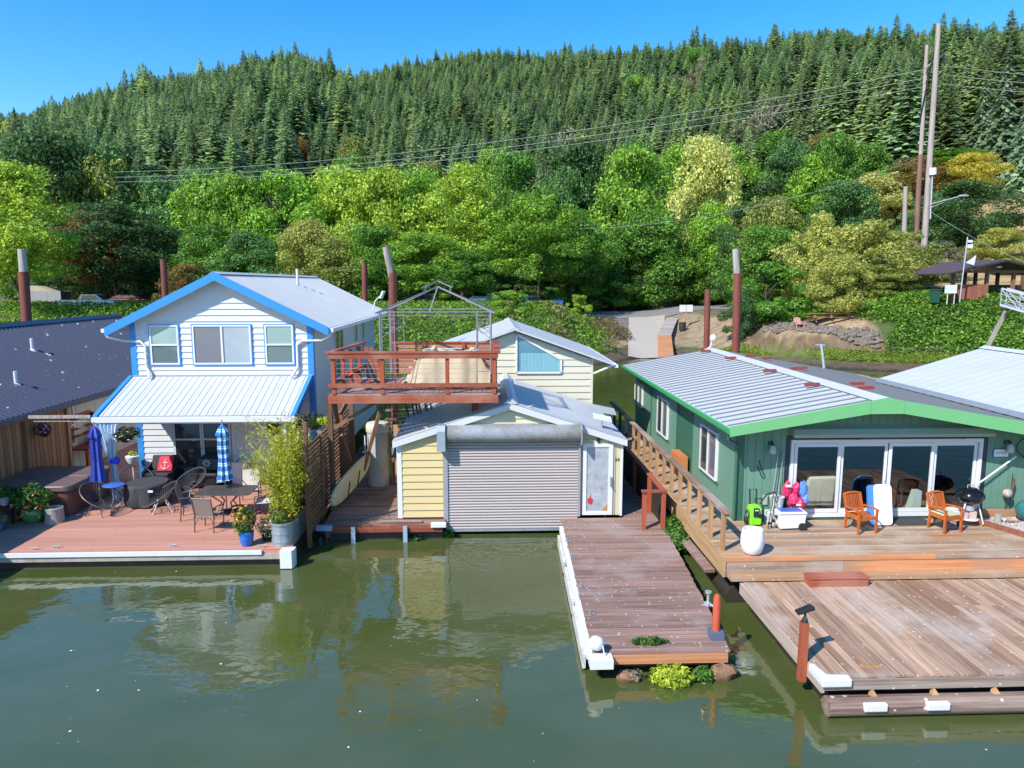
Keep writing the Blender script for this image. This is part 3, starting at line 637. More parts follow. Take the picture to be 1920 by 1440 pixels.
put('fascia', MB().prism([(gap-.395,fyo-.006,rt(gap-.4)-.25),(gap+.395,fyo-.006,rt(gap+.4)-.25),(gap+.395,fyo-.006,rt(gap+.4)+.05),(gap,fyo-.006,GR+.06),(gap-.395,fyo-.006,rt(gap-.4)+.05)], (0,-.05,0)), MT['lime'], hg)
put('fascia', MB().prism([(gap+.4,fyo-.005,rt(gap+.4)-.25),(15.6,fyo-.005,rt(15.6)-.25),(15.6,fyo-.005,rt(15.6)+.05),(gap+.4,fyo-.005,rt(gap+.4)+.05)], (0,-.05,0)), MT['lime'], hg)
put('soffit', MB().prism([(5.66,fyo,rt(5.66)-.13),(gap,fyo,GR-.13),(15.6,fyo,rt(15.6)-.13),(15.6,fyo,rt(15.6)-.07),(gap,fyo,GR-.07),(5.66,fyo,rt(5.66)-.07)], (0,.72,0)), MT['green_trim'], hg)
put('gutter', MB().prism([(5.66,fyo,rt(5.6)-.02),(5.52,fyo,rt(5.6)-.02),(5.52,fyo,rt(5.6)-.09),(5.56,fyo,rt(5.6)-.14),(5.66,fyo,rt(5.6)-.14)], (0,YB2+.5-fyo,0)), MT['gutter_green'], hg)
put('downpipe', MB().tube([(5.6,fyo+.1,3.32),(5.62,fyo+.12,3.2),(6.0,gfy-.1,3.0),(6.02,gfy-.08,2.8),(6.02,gfy-.08,1.1)], .035), MT['green_trim'], hg, smooth=True)
red_b = paint('red_roof_block', (.28,.05,.035), .6)
for x, y in ((8.7,16.9+1.6),(8.75,21.5),(8.8,25.2),(8.75,28.0),(9.85,17.9),(10.35,19.3),(9.9,22.2),(10.6,23.4),(9.9,26.2),(10.8,26.9)):
    z = rt(x)+.05; mb = MB().beam((x-.2,y-.02,z+.04),(x+.2,y+.03,z+.04),.10,.08); put('roof_snow_block', mb, red_b, hg)
put('antenna', MB().tube([(9.0,28.6,4.15),(9.15,28.6,4.3),(9.2,28.6,4.55)], .02).blob((9.22,28.55,4.62),(.14,.06,.14)), MT['trim_white'], hg, smooth=True)
put('antenna', MB().tube([(13.9,28.6,3.35),(13.8,28.6,3.9),(13.72,28.6,4.35)], .05).tube([(13.5,28.6,4.32),(13.9,28.6,4.3)], .03), MT['silver'], hg)
# sliding doors
dk = MB(); dk.box(7.24,7.33,gfy-.03,gfy+.0,zg+.02,3.16).box(12.14,12.26,gfy-.03,gfy,zg+.02,3.16).box(7.33,12.14,gfy-.03,gfy,3.07,3.16); put('dark_surround', dk, MT['navy'], hg)
sd = MB(); y0, y1 = gfy-.06, gfy+.06
for x in (7.36, 12.04): sd.box(x, x+.08, y0, y1, 1.15, 3.06)
sd.box(7.44,12.04,y0,y1,1.12,1.22).box(7.44,12.04,y0,y1,2.97,3.06)
dg_ = put('sliding_door', sd, MT['trim_white'], hg)
clear = glass_clear('clear_glass', (.93,.95,.95), .06); screen = glass_clear('screened_glass', (.62,.62,.66), .08)
for i, (a, c, gm) in enumerate(((7.46,8.60,clear),(8.62,9.78,screen),(9.80,10.92,clear),(10.94,12.02,screen))):
    yy = gfy-.02 if i % 2 == 0 else gfy+.02; f_ = MB()
    for (p, r_, s_, t_) in ((a,a+.07,1.23,2.96),(c-.07,c,1.23,2.96),(a+.07,c-.07,1.23,1.32),(a+.07,c-.07,2.88,2.96)): f_.box(p, r_, yy-.025, yy+.015, s_, t_)
    f_.box(c-.05,c-.02,yy-.05,yy-.025,2.0,2.2) if i in (1,) else None
    put('door_leaf', f_, MT['trim_white'], dg_); put('pane', MB().box(a+.07,c-.07,yy-.008,yy,1.32,2.88), gm, dg_)
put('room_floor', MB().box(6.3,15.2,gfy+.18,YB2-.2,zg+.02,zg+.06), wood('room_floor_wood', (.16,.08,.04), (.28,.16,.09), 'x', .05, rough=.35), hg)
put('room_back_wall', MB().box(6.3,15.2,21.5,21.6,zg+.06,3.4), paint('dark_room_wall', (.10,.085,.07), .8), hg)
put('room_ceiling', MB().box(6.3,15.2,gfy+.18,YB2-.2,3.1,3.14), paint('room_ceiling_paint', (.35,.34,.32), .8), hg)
# rolled awning
aw = MB(); aw.prism([(7.34,gfy-.02,3.20),(7.34,gfy-.22,3.14),(7.34,gfy-.24,3.22),(7.34,gfy-.16,3.34),(7.34,gfy-.02,3.40)], (4.95,0,0))
ao = one('rolled_awning', aw, paint('sage_canvas', (.32,.40,.33), .8, .2, 2), 'long rolled sage green awning above the sliding glass doors', 'awning')
put('awning_arm', MB().tube([(7.5,gfy-.12,3.11),(9.0,gfy-.13,3.09)], .018).tube([(9.9,gfy-.12,3.11),(11.6,gfy-.13,3.09)], .018), paint('dark_red_tube', (.10,.015,.02), .4), ao)
# white roofed house at right
wr_ = thing('white_roofed_house', (17, 20, .8), 'neighbouring house at the right edge showing only its pale white ribbed roof', 'house')
roof_slope(wr_, (13.55,14.5,3.55), (13.55,23.9,3.55), (17.2,23.9,4.62), (17.2,14.5,4.62), MT['white_roof'], 20, 1, .05, .012, .02)
roof_slope(wr_, (20.9,23.9,3.55), (20.9,14.5,3.55), (17.2,14.5,4.62), (17.2,23.9,4.62), MT['white_roof'], 10, 1, .05, .012, .02)
put('wall', MB().box(15.7,20.5,15,23.5,.6,3.5), MT['white'], wr_)
put('eave_flashing', MB().box(13.47,13.55,14.5,23.9,3.44,3.57), MT['galv'], wr_)
put('ridge_cap', MB().prism([(17.0,14.5,4.6),(17.2,14.5,4.69),(17.4,14.5,4.6)], (0,9.4,0)), MT['white_roof'], wr_)
# ---------------------------------------------------------------- decks and docks
def planks(parent, x0, x1, y0, y1, z, axis, w, m, gap=.008, th=.035, split=1, name='plank', jag=.0, skew=None):
    # axis: direction the boards run in; skew(f) gives end points for tapered decks
    n = int(round(((y1-y0) if axis == 'x' else (x1-x0))/w)); w = ((y1-y0) if axis == 'x' else (x1-x0))/n
    for i in range(n):
        cuts = [0]+sorted(rnd.uniform(.2,.8) for _ in range(split-1))+[1]
        for c0, c1 in zip(cuts[:-1], cuts[1:]):
            dz = rnd.uniform(-.004, .004); j0, j1 = rnd.uniform(0, jag), rnd.uniform(0, jag)
            if axis == 'x':
                ya, yb = y0+i*w+gap/2, y0+(i+1)*w-gap/2
                if skew: (xa, xb), (xc, xd) = skew(ya), skew(yb)
                else: xa, xb, xc, xd = x0, x1, x0, x1
                f = lambda a, b, c: a+(b-a)*c
                pts = [(f(xa,xb,c0)-j0*(c0==0),ya,z+dz-th), (f(xa,xb,c1)+j1*(c1==1)-.003,ya,z+dz-th), (f(xc,xd,c1)+j1*(c1==1)-.003,yb,z+dz-th), (f(xc,xd,c0)-j0*(c0==0),yb,z+dz-th)]
            else:
                xa, xb = x0+i*w+gap/2, x0+(i+1)*w-gap/2; L_ = y1-y0
                ya, yb = y0+L_*c0-j0*(c0==0), y0+L_*c1-.003; pts = [(xa,ya,z+dz-th),(xb,ya,z+dz-th),(xb,yb,z+dz-th),(xa,yb,z+dz-th)]
            put(name, MB().prism(pts, (0,0,th)), m, parent)
def float_box(parent, x0, x1, y0, y1, z0, z1, name='float_timber'): put(name, MB().box(x0,x1,y0,y1,z0,z1), MT['float'], parent)
# left deck
DL = thing('salmon_deck', (-10, 19, 0), 'salmon coloured composite deck in front of the white house', 'deck')
planks(DL, -16.5, -4.78, 16.74, 22.9, WZ, 'x', .142, MT['composite'], .007, .03, 2, skew=None)
planks(DL, -14.3, -11.45, 22.9, 30, WZ, 'x', .142, MT['composite'], .007, .03, 1)
put('fascia', MB().box(-16.5,-4.80,16.66,16.735,.2,.385), MT['composite'], DL)
put('edge_bumper', MB().box(-16.5,-5.45,16.58,16.66,.33,.425), MT['trim_white'], DL)
put('lower_edge_board', MB().box(-16.5,-4.8,16.62,16.66,.20,.325), paint('worn_grey_edge', (.42,.37,.34), .7, .3), DL)
put('float_timber', MB().box(-16.5,-4.9,16.75,17.0,-.2,.33), MT['float'], DL)
for i in range(12): put('float_timber', MB().box(-16+i*.95,-15.5+i*.95,16.64,16.75,-.15,.2), paint('blue_grey_wet_board', (.04,.055,.06), .6), DL) if i == 0 else dup(DL.children[-1], V((i*.95,0,0)), parent=DL)
put('float_timber', MB().box(-4.98,-4.80,16.9,30,-.2,.34), MT['float'], DL)
put('corner_bumper', MB().prism([(-4.98,16.46,.02),(-4.70,16.46,.02),(-4.66,16.52,.02),(-4.66,16.75,.02),(-4.98,16.7,.02)], (0,0,.44)), MT['trim_white'], DL)
def cleat(x, y, z, parent_lbl):
    mb = MB(); mb.tube([(x-.11,y,z+.07),(x-.04,y,z+.055),(x+.04,y,z+.055),(x+.11,y,z+.07)], .013); mb.cyl((x-.035,y,z),(x-.035,y,z+.06),.014,seg=6).cyl((x+.035,y,z),(x+.035,y,z+.06),.014,seg=6)
    mb.box(x-.07,x+.07,y-.03,y+.03,z,z+.012)
    one('mooring_cleat', mb, MT['grey'], parent_lbl, 'cleat', 'cleats on the salmon deck edge', loc=(x,y,z))
cleat(-10.5,16.95,WZ,'small metal cleat at the left end of the salmon deck edge'); cleat(-10.95,16.85,WZ,'small flat hinge beside the left cleat on the deck edge')
cleat(-7.7,16.95,WZ,'small metal cleat in the middle of the salmon deck edge'); cleat(-5.5,16.82,WZ,'small metal cleat near the blue pot on the salmon deck')
# platform left of the garage
PL = thing('maroon_platform', (-2.7, 18.6, 0), 'narrow worn maroon platform left of the boat garage, the paddleboard on it', 'platform')
planks(PL, -4.35, -1.15, 18.3, 18.72, .46, 'x', .14, MT['dock_wood'], .008, .035, 1, jag=.02)
planks(PL, -4.35, -2.46, 18.72, 23.2, .46, 'x', .14, MT['dock_wood'], .008, .035, 1, jag=.02)
put('fascia', MB().box(-4.2,-1.2,18.24,18.295,.26,.43), MT['red_wood'], PL); put('loose_board', MB().beam((-2.9,18.42,.50),(-1.75,18.40,.50),.12,.03), MT['dock_wood'], PL)
put('float_timber', MB().box(-4.2,-1.2,18.4,23,-.2,.25), MT['float'], PL)
for x in (-3.55, -2.18): put('metal_strap', MB().box(x-.055,x+.055,18.16,18.235,-.15,.43), MT['galv_blue'], PL)
put('corner_bumper', MB().box(-4.52,-4.1,18.16,18.3,.34,.47), MT['galv_blue'], PL); put('corner_bumper', MB().box(-1.5,-1.1,18.16,18.31,.40,.50), MT['trim_white'], PL)
# centre dock
def dsk(y):
    f = (y-11.5)/(18.7-11.5); return 1.83+(2.02-1.83)*f, 4.23+(4.72-4.23)*f
CD = thing('maroon_dock', (3, 15, 0), 'long maroon plank dock jutting out from the garage door', 'dock')
planks(CD, 0, 0, 11.5, 18.66, .45, 'x', .148, MT['dock_wood'], .012, .04, 1, jag=.03, skew=dsk)
planks(CD, 3.74, 4.85, 18.66, 28, .45, 'x', .148, MT['dock_wood'], .012, .04, 1)
put('fascia', MB().box(1.86,4.18,11.44,11.495,.26,.41), MT['orange_wood'], CD)
put('side_beam', MB().prism([(4.17,11.5,.1),(4.65,18.6,.1),(4.72,18.6,.1),(4.24,11.5,.1)], (0,0,.3)), MT['float'], CD)
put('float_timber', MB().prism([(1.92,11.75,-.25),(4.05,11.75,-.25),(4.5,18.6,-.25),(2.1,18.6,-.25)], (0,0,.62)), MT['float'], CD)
put('edge_bumper', MB().prism([(1.72,11.55,.30),(1.82,11.55,.30),(2.00,18.0,.30),(1.90,18.0,.30)], (0,0,.15)), MT['trim_white'], CD)
for a, c in ((11.7,13.6),(13.8,15.6),(15.9,17.7)):
    put('edge_board', MB().prism([(1.66+(a-11.5)*.026,a,.05),(1.72+(a-11.5)*.026,a,.05),(1.72+(c-11.5)*.026,c,.05),(1.66+(c-11.5)*.026,c,.05)], (0,0,.27)), paint('worn_white_board', (.62,.62,.62), .6, .25, 4, dirt=(.25,.22,.18)), CD)
put('corner_bumper', MB().box(1.74,2.14,11.25,11.5,.28,.44), MT['trim_white'], CD)
for y in (12.9,14.2,15.9,16.8): put('cleat', MB().box(1.95,2.06,y,y+.03,.45,.50).cyl((1.97,y-.06,.52),(1.99,y+.1,.52),.012,seg=6), MT['galv'], CD)
put('wet_edge', MB().prism([(1.90,11.5,-.2),(1.93,11.5,-.2),(2.1,18.5,-.2),(2.07,18.5,-.2)], (0,0,.5)), MT['float'], CD)
one('fender_buoy', MB().blob((1.88,11.52,.62),(.15,.13,.13)).tube([(1.9,11.5,.7),(1.98,11.42,.6),(2.0,11.4,.48)], .012), MT['trim_white'], 'round white fender lying on the near left corner of the maroon dock', 'fender', smooth=True)
one('orange_dock_post', MB().lathe((4.12,11.95,.46), [(.07,0),(.07,.72),(.05,.80),(.01,.83)], 12), paint('orange_red_paint', (.48,.085,.045), .5, .12), 'short orange-red mooring post on the near right corner of the maroon dock', 'post', smooth=True)
one('post_bracket', MB().box(4.0,4.24,11.83,12.07,.452,.60), paint('blue_grey_bracket', (.10,.13,.20), .5), 'blue-grey square bracket round the foot of the orange mooring post', 'bracket')
one('dock_light', MB().cyl((4.09,12.03,1.02),(4.02,12.1,1.02),.02).lathe((4.0,12.12,.98), [(.02,0),(.07,.02),(.07,.06),(.02,.08)], 10).lathe((4.02,12.15,1.2), [(.025,-.15),(.025,0),(.06,.02),(.06,.05)], 10), MT['silver'], 'small silver lamp fitting behind the orange mooring post', 'lamp', smooth=True)
# red rail on the walkway
RR = thing('red_railing', (4.4, 18, .45), 'red wooden railing turning the corner beside the garage door', 'railing')
for p in ((4.08,17.72),(4.58,17.70),(4.53,19.1),(4.5,20.9),(4.5,22.8)): put('post', MB().box(p[0]-.05,p[0]+.05,p[1]-.05,p[1]+.05,.452,1.45), MT['red_wood_z'], RR)
put('top_rail', MB().beam((4.0,17.70,1.475),(4.66,17.70,1.475),.14,.045), MT['red_wood'], RR); put('top_rail', MB().beam((4.58,17.78,1.475),(4.46,23.2,1.60),.13,.045), MT['red_wood_y'], RR)
put('side_panel', MB().prism([(4.6,18.1,.5),(4.48,23.2,.5),(4.48,23.2,1.5),(4.6,18.1,1.42)], (.025,0,0)), MT['float'], RR)
# upper tan deck
TD = thing('tan_deck', (10, 15, .6), 'raised tan plank deck along the front and side of the green house', 'deck')
planks(TD, 5.05, 16.2, 14.27, 16.55, zg, 'x', .142, MT['deck_tan'], .01, .035, 3, skew=None)
planks(TD, 5.05, 6.02, 16.55, 28.6, zg, 'x', .142, MT['deck_tan'], .01, .035, 1)
put('nosing_board', MB().box(5.05,9.6,14.20,14.265,zg-.09,zg+.003), MT['orange_wood'], TD); put('nosing_board', MB().box(9.605,16.2,14.20,14.265,zg-.09,zg+.001), MT['deck_tan'], TD)
put('riser_board', MB().box(5.07,7.6,14.215,14.26,.62,zg-.10), MT['deck_tan'], TD); put('riser_board', MB().box(7.605,16.2,14.215,14.26,.70,zg-.10), MT['orange_wood'], TD)
put('riser_board', MB().box(5.1,16.2,13.98,14.21,.615,.70), MT['deck_tan'], TD)
put('side_beam', MB().box(5.0,5.05,14.2,28.6,.62,zg-.005), MT['tan_y'], TD)
put('float_log', MB().cyl((5.35,14.3,.12),(5.3,28,.12),.24,seg=12), MT['float'], TD, smooth=True)
put('lower_ledge', MB().beam((4.98,15.0,.42),(4.93,19.5,.42),.22,.07), MT['dock_wood'], TD)
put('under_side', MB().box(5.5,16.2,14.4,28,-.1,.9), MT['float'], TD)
TR = thing('tan_railing', (5.1, 18, zg), 'long tan wooden railing along the side walkway of the green house', 'railing')
yy = 14.62
k = 0
while yy < 24.5:
    put('post', MB().box(5.06,5.15,yy-.045,yy+.045,zg+.002,zg+.9), MT['tan_z'], TR); yy += .86
put('top_rail', MB().beam((5.12,14.35,zg+.925),(5.10,24.4,zg+.925),.16,.045), MT['cap_wood'], TR)
put('side_rail', MB().beam((5.16,14.5,zg+.85),(5.14,24.4,zg+.85),.04,.10), MT['tan_y'], TR)
put('dark_rail_cover', MB().beam((5.12,24.45,zg+.93),(5.10,28.6,zg+.93),.14,.08), MT['black'], TR)
for y in (25.4,26.6,27.8): put('post', MB().box(5.06,5.15,y-.045,y+.045,zg+.002,zg+.88), MT['float'], TR)
one('red_crate_board', MB().box(5.75,6.0,20.5,21.5,zg+.01,zg+.62), paint('orange_board', (.5,.19,.06), .6), 'orange boards stacked against the recess of the green wall', 'boards')
# lower deck
LD = thing('grey_plank_deck', (9, 12, .3), 'low weathered grey-brown plank deck at the right foreground', 'deck')
planks(LD, 5.34, 13.9, 10.37, 13.97, .60, 'y', .148, MT['dock_wood_pale'], .009, .04, 2, jag=.02)
put('front_fascia', MB().box(5.34,13.9,10.30,10.35,.40,.565), wood('weathered_grey_fascia', (.17,.11,.09), (.42,.34,.29), 'x', .1, specks=5), LD)
put('side_fascia', MB().box(5.28,5.335,10.30,13.97,.36,.59), wood('pale_side_fascia', (.30,.21,.17), (.50,.40,.34), 'y', .1), LD)
put('float_log', MB().cyl((5.36,10.26,.16),(13.9,10.26,.16),.16,seg=14), wood('float_log_wood', (.10,.055,.04), (.34,.25,.21), 'x', .1, specks=4), LD, smooth=True)
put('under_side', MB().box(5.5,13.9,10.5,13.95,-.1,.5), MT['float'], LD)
put('corner_bumper', MB().prism([(5.27,10.24,.48),(5.75,10.24,.48),(5.75,10.4,.48),(5.42,10.42,.48),(5.36,10.75,.48),(5.27,10.75,.48)], (0,0,.135)), MT['trim_white'], LD, bevel=.02)
for x in (5.98, 6.98, 7.98):
    put('support_bracket', MB().prism([(x+.08,10.24,.31),(x+.14,10.3,.41),(x+.2,10.24,.31)], (0,.08,0)), MT['tan_z'], LD)
    if x < 7.9: put('dock_bumper', MB().box(x-.1,x+.27,10.06,10.15,.16,.29), MT['trim_white'], LD, bevel=.02)
one('step_box', MB().box(6.64,7.86,13.68,13.80,.60,.76).box(6.64,7.86,13.80,13.97,.60,.77).box(6.62,7.88,13.66,13.975,.772,.80), MT['red_wood'], 'low red-brown wooden step in front of the raised tan deck', 'step')
vp = thing('viewer_post', (5.42,10.9,.2), 'red-brown post with a black spotting scope at the corner of the grey deck', 'post')
put('post', MB().box(5.16,5.275,10.80,10.92,.25,1.28), MT['red_wood_z'], vp)
put('scope_mount', MB().lathe((5.22,10.86,1.28), [(.06,0),(.05,.04),(.02,.1),(.02,.16)], 8), MT['black'], vp)
put('scope', MB().cyl((5.08,10.82,1.45),(5.37,10.9,1.5),.035,.045).cyl((5.08,10.90,1.45),(5.36,10.98,1.5),.03,.04), MT['black'], vp, smooth=True)
one('wood_scrap', MB().beam((6.05,10.62,.612),(6.4,10.60,.612),.03,.02).beam((6.1,10.68,.612),(6.35,10.66,.612),.02,.015), MT['tan_z'], 'small pale wood scrap lying near the front edge of the grey deck', 'scrap')
# ---------------------------------------------------------------- upper deck (red)
UD = thing('red_upper_deck', (-1.9, 20, 4), 'red stained roof-height deck on posts above the platform and garage', 'deck')
UZ = 3.97; ux0, ux1, uf, ub = -4.05, .30, 18.35, 21.7
for i in range(31):
    x = ux0+.07+i*.1397; put('plank', MB().prism([(x-.064,uf,UZ-.035),(x+.064,uf,UZ-.035),(x*.93+.064+.02,ub,UZ-.035),(x*.93-.064+.02,ub,UZ-.035)], (0,0,.035)), MT['red_floor'], UD)
put('front_beam', MB().box(ux0-.05,ux1,uf-.06,uf-.005,UZ-.25,UZ-.04), MT['red_wood'], UD)
put('front_board', MB().box(ux0-.02,ux1+.05,uf-.03,uf+.0,UZ-.038,UZ+.004), MT['cap_wood'], UD)
put('side_beam', MB().beam((ux1-.03,uf,UZ-.15),(.26,ub,UZ-.15),.05,.2), MT['red_wood_y'], UD); put('side_beam', MB().beam((ux0+.02,uf,UZ-.15),(-3.75,ub,UZ-.15),.05,.2), MT['red_wood_y'], UD)
for y in (18.9,19.6,20.3,21.0): put('joist', MB().box(ux0+.15,ux1-.1,y-.03,y+.03,UZ-.22,UZ-.04), MT['brown_y'], UD)
RT = 5.03
for x in (-3.95,-2.70,-1.02,.19): put('rail_post', MB().box(x-.05,x+.05,uf-.06,uf+.04,UZ+.004,RT-.07), MT['red_wood_z'], UD)
put('top_rail', MB().box(ux0-.08,ux1+.06,uf-.12,uf+.09,RT-.005,RT+.04), MT['red_wood'], UD)
put('sub_rail', MB().box(ux0-.02,ux1,uf-.10,uf-.065,RT-.14,RT-.01), MT['red_wood'], UD)
put('bottom_rail', MB().box(ux0-.03,ux1,uf-.10,uf-.062,UZ+.17,UZ+.28), MT['red_wood'], UD)
wires = MB()
for k in range(4): wires.cyl((ux0,uf-.03,UZ+.40+k*.13),(ux1,uf-.03,UZ+.40+k*.13),.005,seg=4)
put('rail_wires', wires, MT['silver'], UD)
for y in (19.2,20.0,20.9): put('rail_post', MB().box(ux0+.06+(y-18.3)*.08,ux0+.15+(y-18.3)*.08,y-.045,y+.045,UZ,RT-.05), MT['red_wood_z'], UD)
put('top_rail', MB().beam((ux0,uf+.09,RT+.012),(-3.72,ub,RT+.012),.15,.045), MT['red_wood_y'], UD); put('mid_rail', MB().beam((ux0+.06,uf+.05,UZ+.28),(-3.7,ub,UZ+.28),.04,.1), MT['red_wood_y'], UD)
put('top_rail', MB().beam((ux1-.02,uf+.09,RT+.012),(.32,ub+.05,RT+.012),.16,.045), MT['red_wood_y'], UD)
for i in range(16):
    y = uf+.1+i*.205; put('side_board', MB().box(ux1-.06,ux1-.03,y,y+.195,UZ-.05,RT-.015), MT['red_wood_z'], UD)
put('top_rail', MB().box(-2.9,.36,ub,ub+.15,RT-.035,RT+.01), MT['red_wood'], UD)
for i in range(5):
    z = UZ+.12+i*.19; put('back_board', MB().box(-2.75,.2,ub+.03,ub+.055,z,z+.16), paint('orange_stained_board', (.48,.20,.10), .7, .1, obj=.1), UD)
for x in (-2.8,-1.9,-.7,.2): put('rail_post', MB().box(x-.05,x+.05,ub-.03,ub+.03,UZ,RT-.04), MT['red_wood_z'], UD)
# supports
for x, y, z0 in ((-4.36,19.6,.46),(-4.33,20.9,.46),(-4.3,22.4,.46),(-3.0,22.6,.46)): put('support_post', MB().box(x-.065,x+.065,y-.065,y+.065,z0,UZ-.22), MT['brown_z'], UD)
put('support_post', MB().box(-.42,-.24,19.3,19.45,gRZ-.36,UZ-.25), MT['red_wood_z'], UD)
for p, r_ in (((-3.98,18.45,3.72),(-4.12,19.55,2.9)),((-4.05,18.7,3.0),(-2.9,18.6,3.72)),((-4.1,19.7,2.6),(-4.0,20.8,1.3)),((-3.2,21.3,3.1),(-3.75,21.1,1.2)),((-3.85,20.0,3.72),(-4.1,19.66,3.2)),((-3.2,21.5,3.7),(-2.9,22.5,2.8)),((-2.6,21.5,3.7),(-3.0,22.5,2.6)),((-2.62,19.5,1.9),(-2.55,21.5,2.6))):
    put('brace', MB().beam(p, r_, .10, .10), MT['brown_z'], UD)
for i in range(5): put('stair_tread', MB().box(-3.25,-2.1,22.3+i*.22,22.52+i*.22,2.5+i*.25,2.54+i*.25), MT['brown_y'], UD)
# scrap boards standing under the deck
for k in range(7):
    x = -2.5+k*.13; one('leaning_board', MB().beam((x+.15,21.9,2.3),(x-rnd.uniform(0,.3),22.2,3.9),.05,.03), MT['brown_z'] if k % 2 else MT['float'], ('first','second','third','fourth','fifth','sixth','seventh')[k]+' weathered board from the left, leaning under the red upper deck', 'board', 'boards leaning under the red upper deck')
wm_ = MB()
cA, cB, cC, cD = V((-2.95,18.6,3.7)), V((-.9,18.6,3.7)), V((-.95,18.75,3.12)), V((-2.5,18.8,2.66))
for k in range(15): a = k/14; wm_.cyl(cA.lerp(cB,a), cD.lerp(cC,a), .0035, seg=3)
for k in range(10): a = k/9; wm_.cyl(cA.lerp(cD,a), cB.lerp(cC,a), .0035, seg=3)
one('wire_mesh', wm_, MT['silver'], 'sheet of thin wire mesh hanging from the red upper deck onto the garage roof', 'wire mesh')
# gazebo frame
GZ = thing('gazebo_frame', (-1.3, 20, UZ), 'bare metal gazebo frame without its canopy standing on the red upper deck', 'gazebo')
gxa, gxb, gya, gyb, gt = -2.82, .12, 18.95, 21.1, 6.06
gm = paint('dull_grey_tube', (.22,.22,.25), .5, bmp=0)
for i, (x, y) in enumerate(((gxa,gya),(gxb,gya),(gxa,gyb),(gxb,gyb))):
    sx = 1 if x == gxa else -1; mb = MB()
    mb.cyl((x,y,UZ),(x,y,gt),.028,seg=6).cyl((x-sx*-.0+sx*.38,y,UZ),(x+sx*.38,y,gt),.014,seg=5).cyl((x,y+(.3 if y == gya else -.3),UZ),(x,y+(.3 if y == gya else -.3),gt),.014,seg=5)
    for z in (UZ+.5, UZ+1.0, gt-.42, gt-.2): mb.cyl((x,y,z),(x+sx*.38,y,z),.009,seg=4).cyl((x,y,z),(x,y+(.3 if y == gya else -.3),z),.009,seg=4)
    mb.tube([(x+sx*.38*t,y,gt-.42-.16*math.sin(t*3.14)) for t in (0,.25,.5,.75,1)], .008, 4).tube([(x+sx*.38*t,y,gt-.42+.2*(1-t)) for t in (0,1)], .008, 4).tube([(x+sx*.38*t,y,gt-.72+.3*t) for t in (0,1)], .008, 4)
    put('leg', mb, gm, GZ)
ap = V(((gxa+gxb)/2,(gya+gyb)/2,6.72))
for a, c in (((gxa,gya),(gxb,gya)),((gxa,gyb),(gxb,gyb)),((gxa,gya),(gxa,gyb)),((gxb,gya),(gxb,gyb))):
    put('top_bar', MB().beam((*a,gt),(*c,gt),.028,.028).beam((*a,gt-.09),(*c,gt-.09),.016,.016), gm, GZ)
for x, y in ((gxa,gya),(gxb,gya),(gxa,gyb),(gxb,gyb)):
    o_ = V(((x-ap.x)*1.07+ap.x,(y-ap.y)*1.07+ap.y,gt-.03)); put('rafter', MB().beam(o_, ap, .03, .035), gm, GZ)
    put('vent_rafter', MB().beam(ap.lerp(V((x,y,gt)),.28)+V((0,0,.16)), ap+V((0,0,.16)), .022, .022).cyl(ap.lerp(V((x,y,gt)),.24), ap.lerp(V((x,y,gt)),.24)+V((0,0,.15)), .01, seg=4), gm, GZ)
put('rafter', MB().beam(((gxa+gxb)/2-.15,gya,gt), ap, .028, .03), gm, GZ)
# tarp over furniture
tv = []; tn = 46; tmn = 26; rs = np.random.RandomState(4)
for j in range(tmn+1):
    for i in range(tn+1):
        u, v = i/tn, j/tmn; x = -2.35+2.45*u; y = 19.25+1.9*v
        prof = .86*float(sstep(.0,.30,u))*(1-.55*float(sstep(.86,1.0,u)))
        prof *= float(sstep(0,.14,v))*(1-float(sstep(.9,1,v)))
        f = .07*math.sin(u*30+v*9)*(1-prof)+.13*math.sin(u*19-v*9)*prof*(1-u)**1.5*1.6+.045*math.sin(u*37+v*14)+.03*math.sin(u*9+v*29)
        z = UZ+.03+max(0, prof+f*(.5+.8*(u < .35))+(.08 if .78 < u < .84 else 0))
        tv.append((x+.04*math.sin(v*14), y+.05*math.sin(u*17), z))
tb = MB().add(tv, [(j*(tn+1)+i, j*(tn+1)+i+1, (j+1)*(tn+1)+i+1, (j+1)*(tn+1)+i) for j in range(tmn) for i in range(tn)])
one('furniture_tarp', tb, MT['tarp'], 'creased beige tarp draped over furniture on the red upper deck', 'tarp', smooth=True)
dl = MB()
for z in (4.3,4.62,4.9): dl.beam((-3.35,20.6,z-.1),(-2.95,20.9,z),.25,.03)
lo = thing('folding_lounger', (-3.4,20.4,UZ), 'dark red folded wooden deck chair on the left of the red upper deck', 'chair')
put('backrest', MB().beam((-3.55,20.9,4.95),(-3.15,20.2,UZ+.05),.10,.05).beam((-3.40,20.95,4.95),(-3.0,20.3,UZ+.05),.10,.05), MT['red_wood_z'], lo)
put('leg', MB().beam((-3.95,20.0,UZ+.35),(-3.5,20.5,UZ+.5),.07,.05).beam((-3.5,20.5,UZ+.5),(-3.35,20.3,UZ+.03),.07,.05).beam((-3.9,19.6,UZ+.25),(-3.7,19.8,UZ+.35),.07,.05).beam((-3.7,19.8,UZ+.35),(-3.55,19.6,UZ+.03),.07,.05), MT['red_wood_z'], lo)
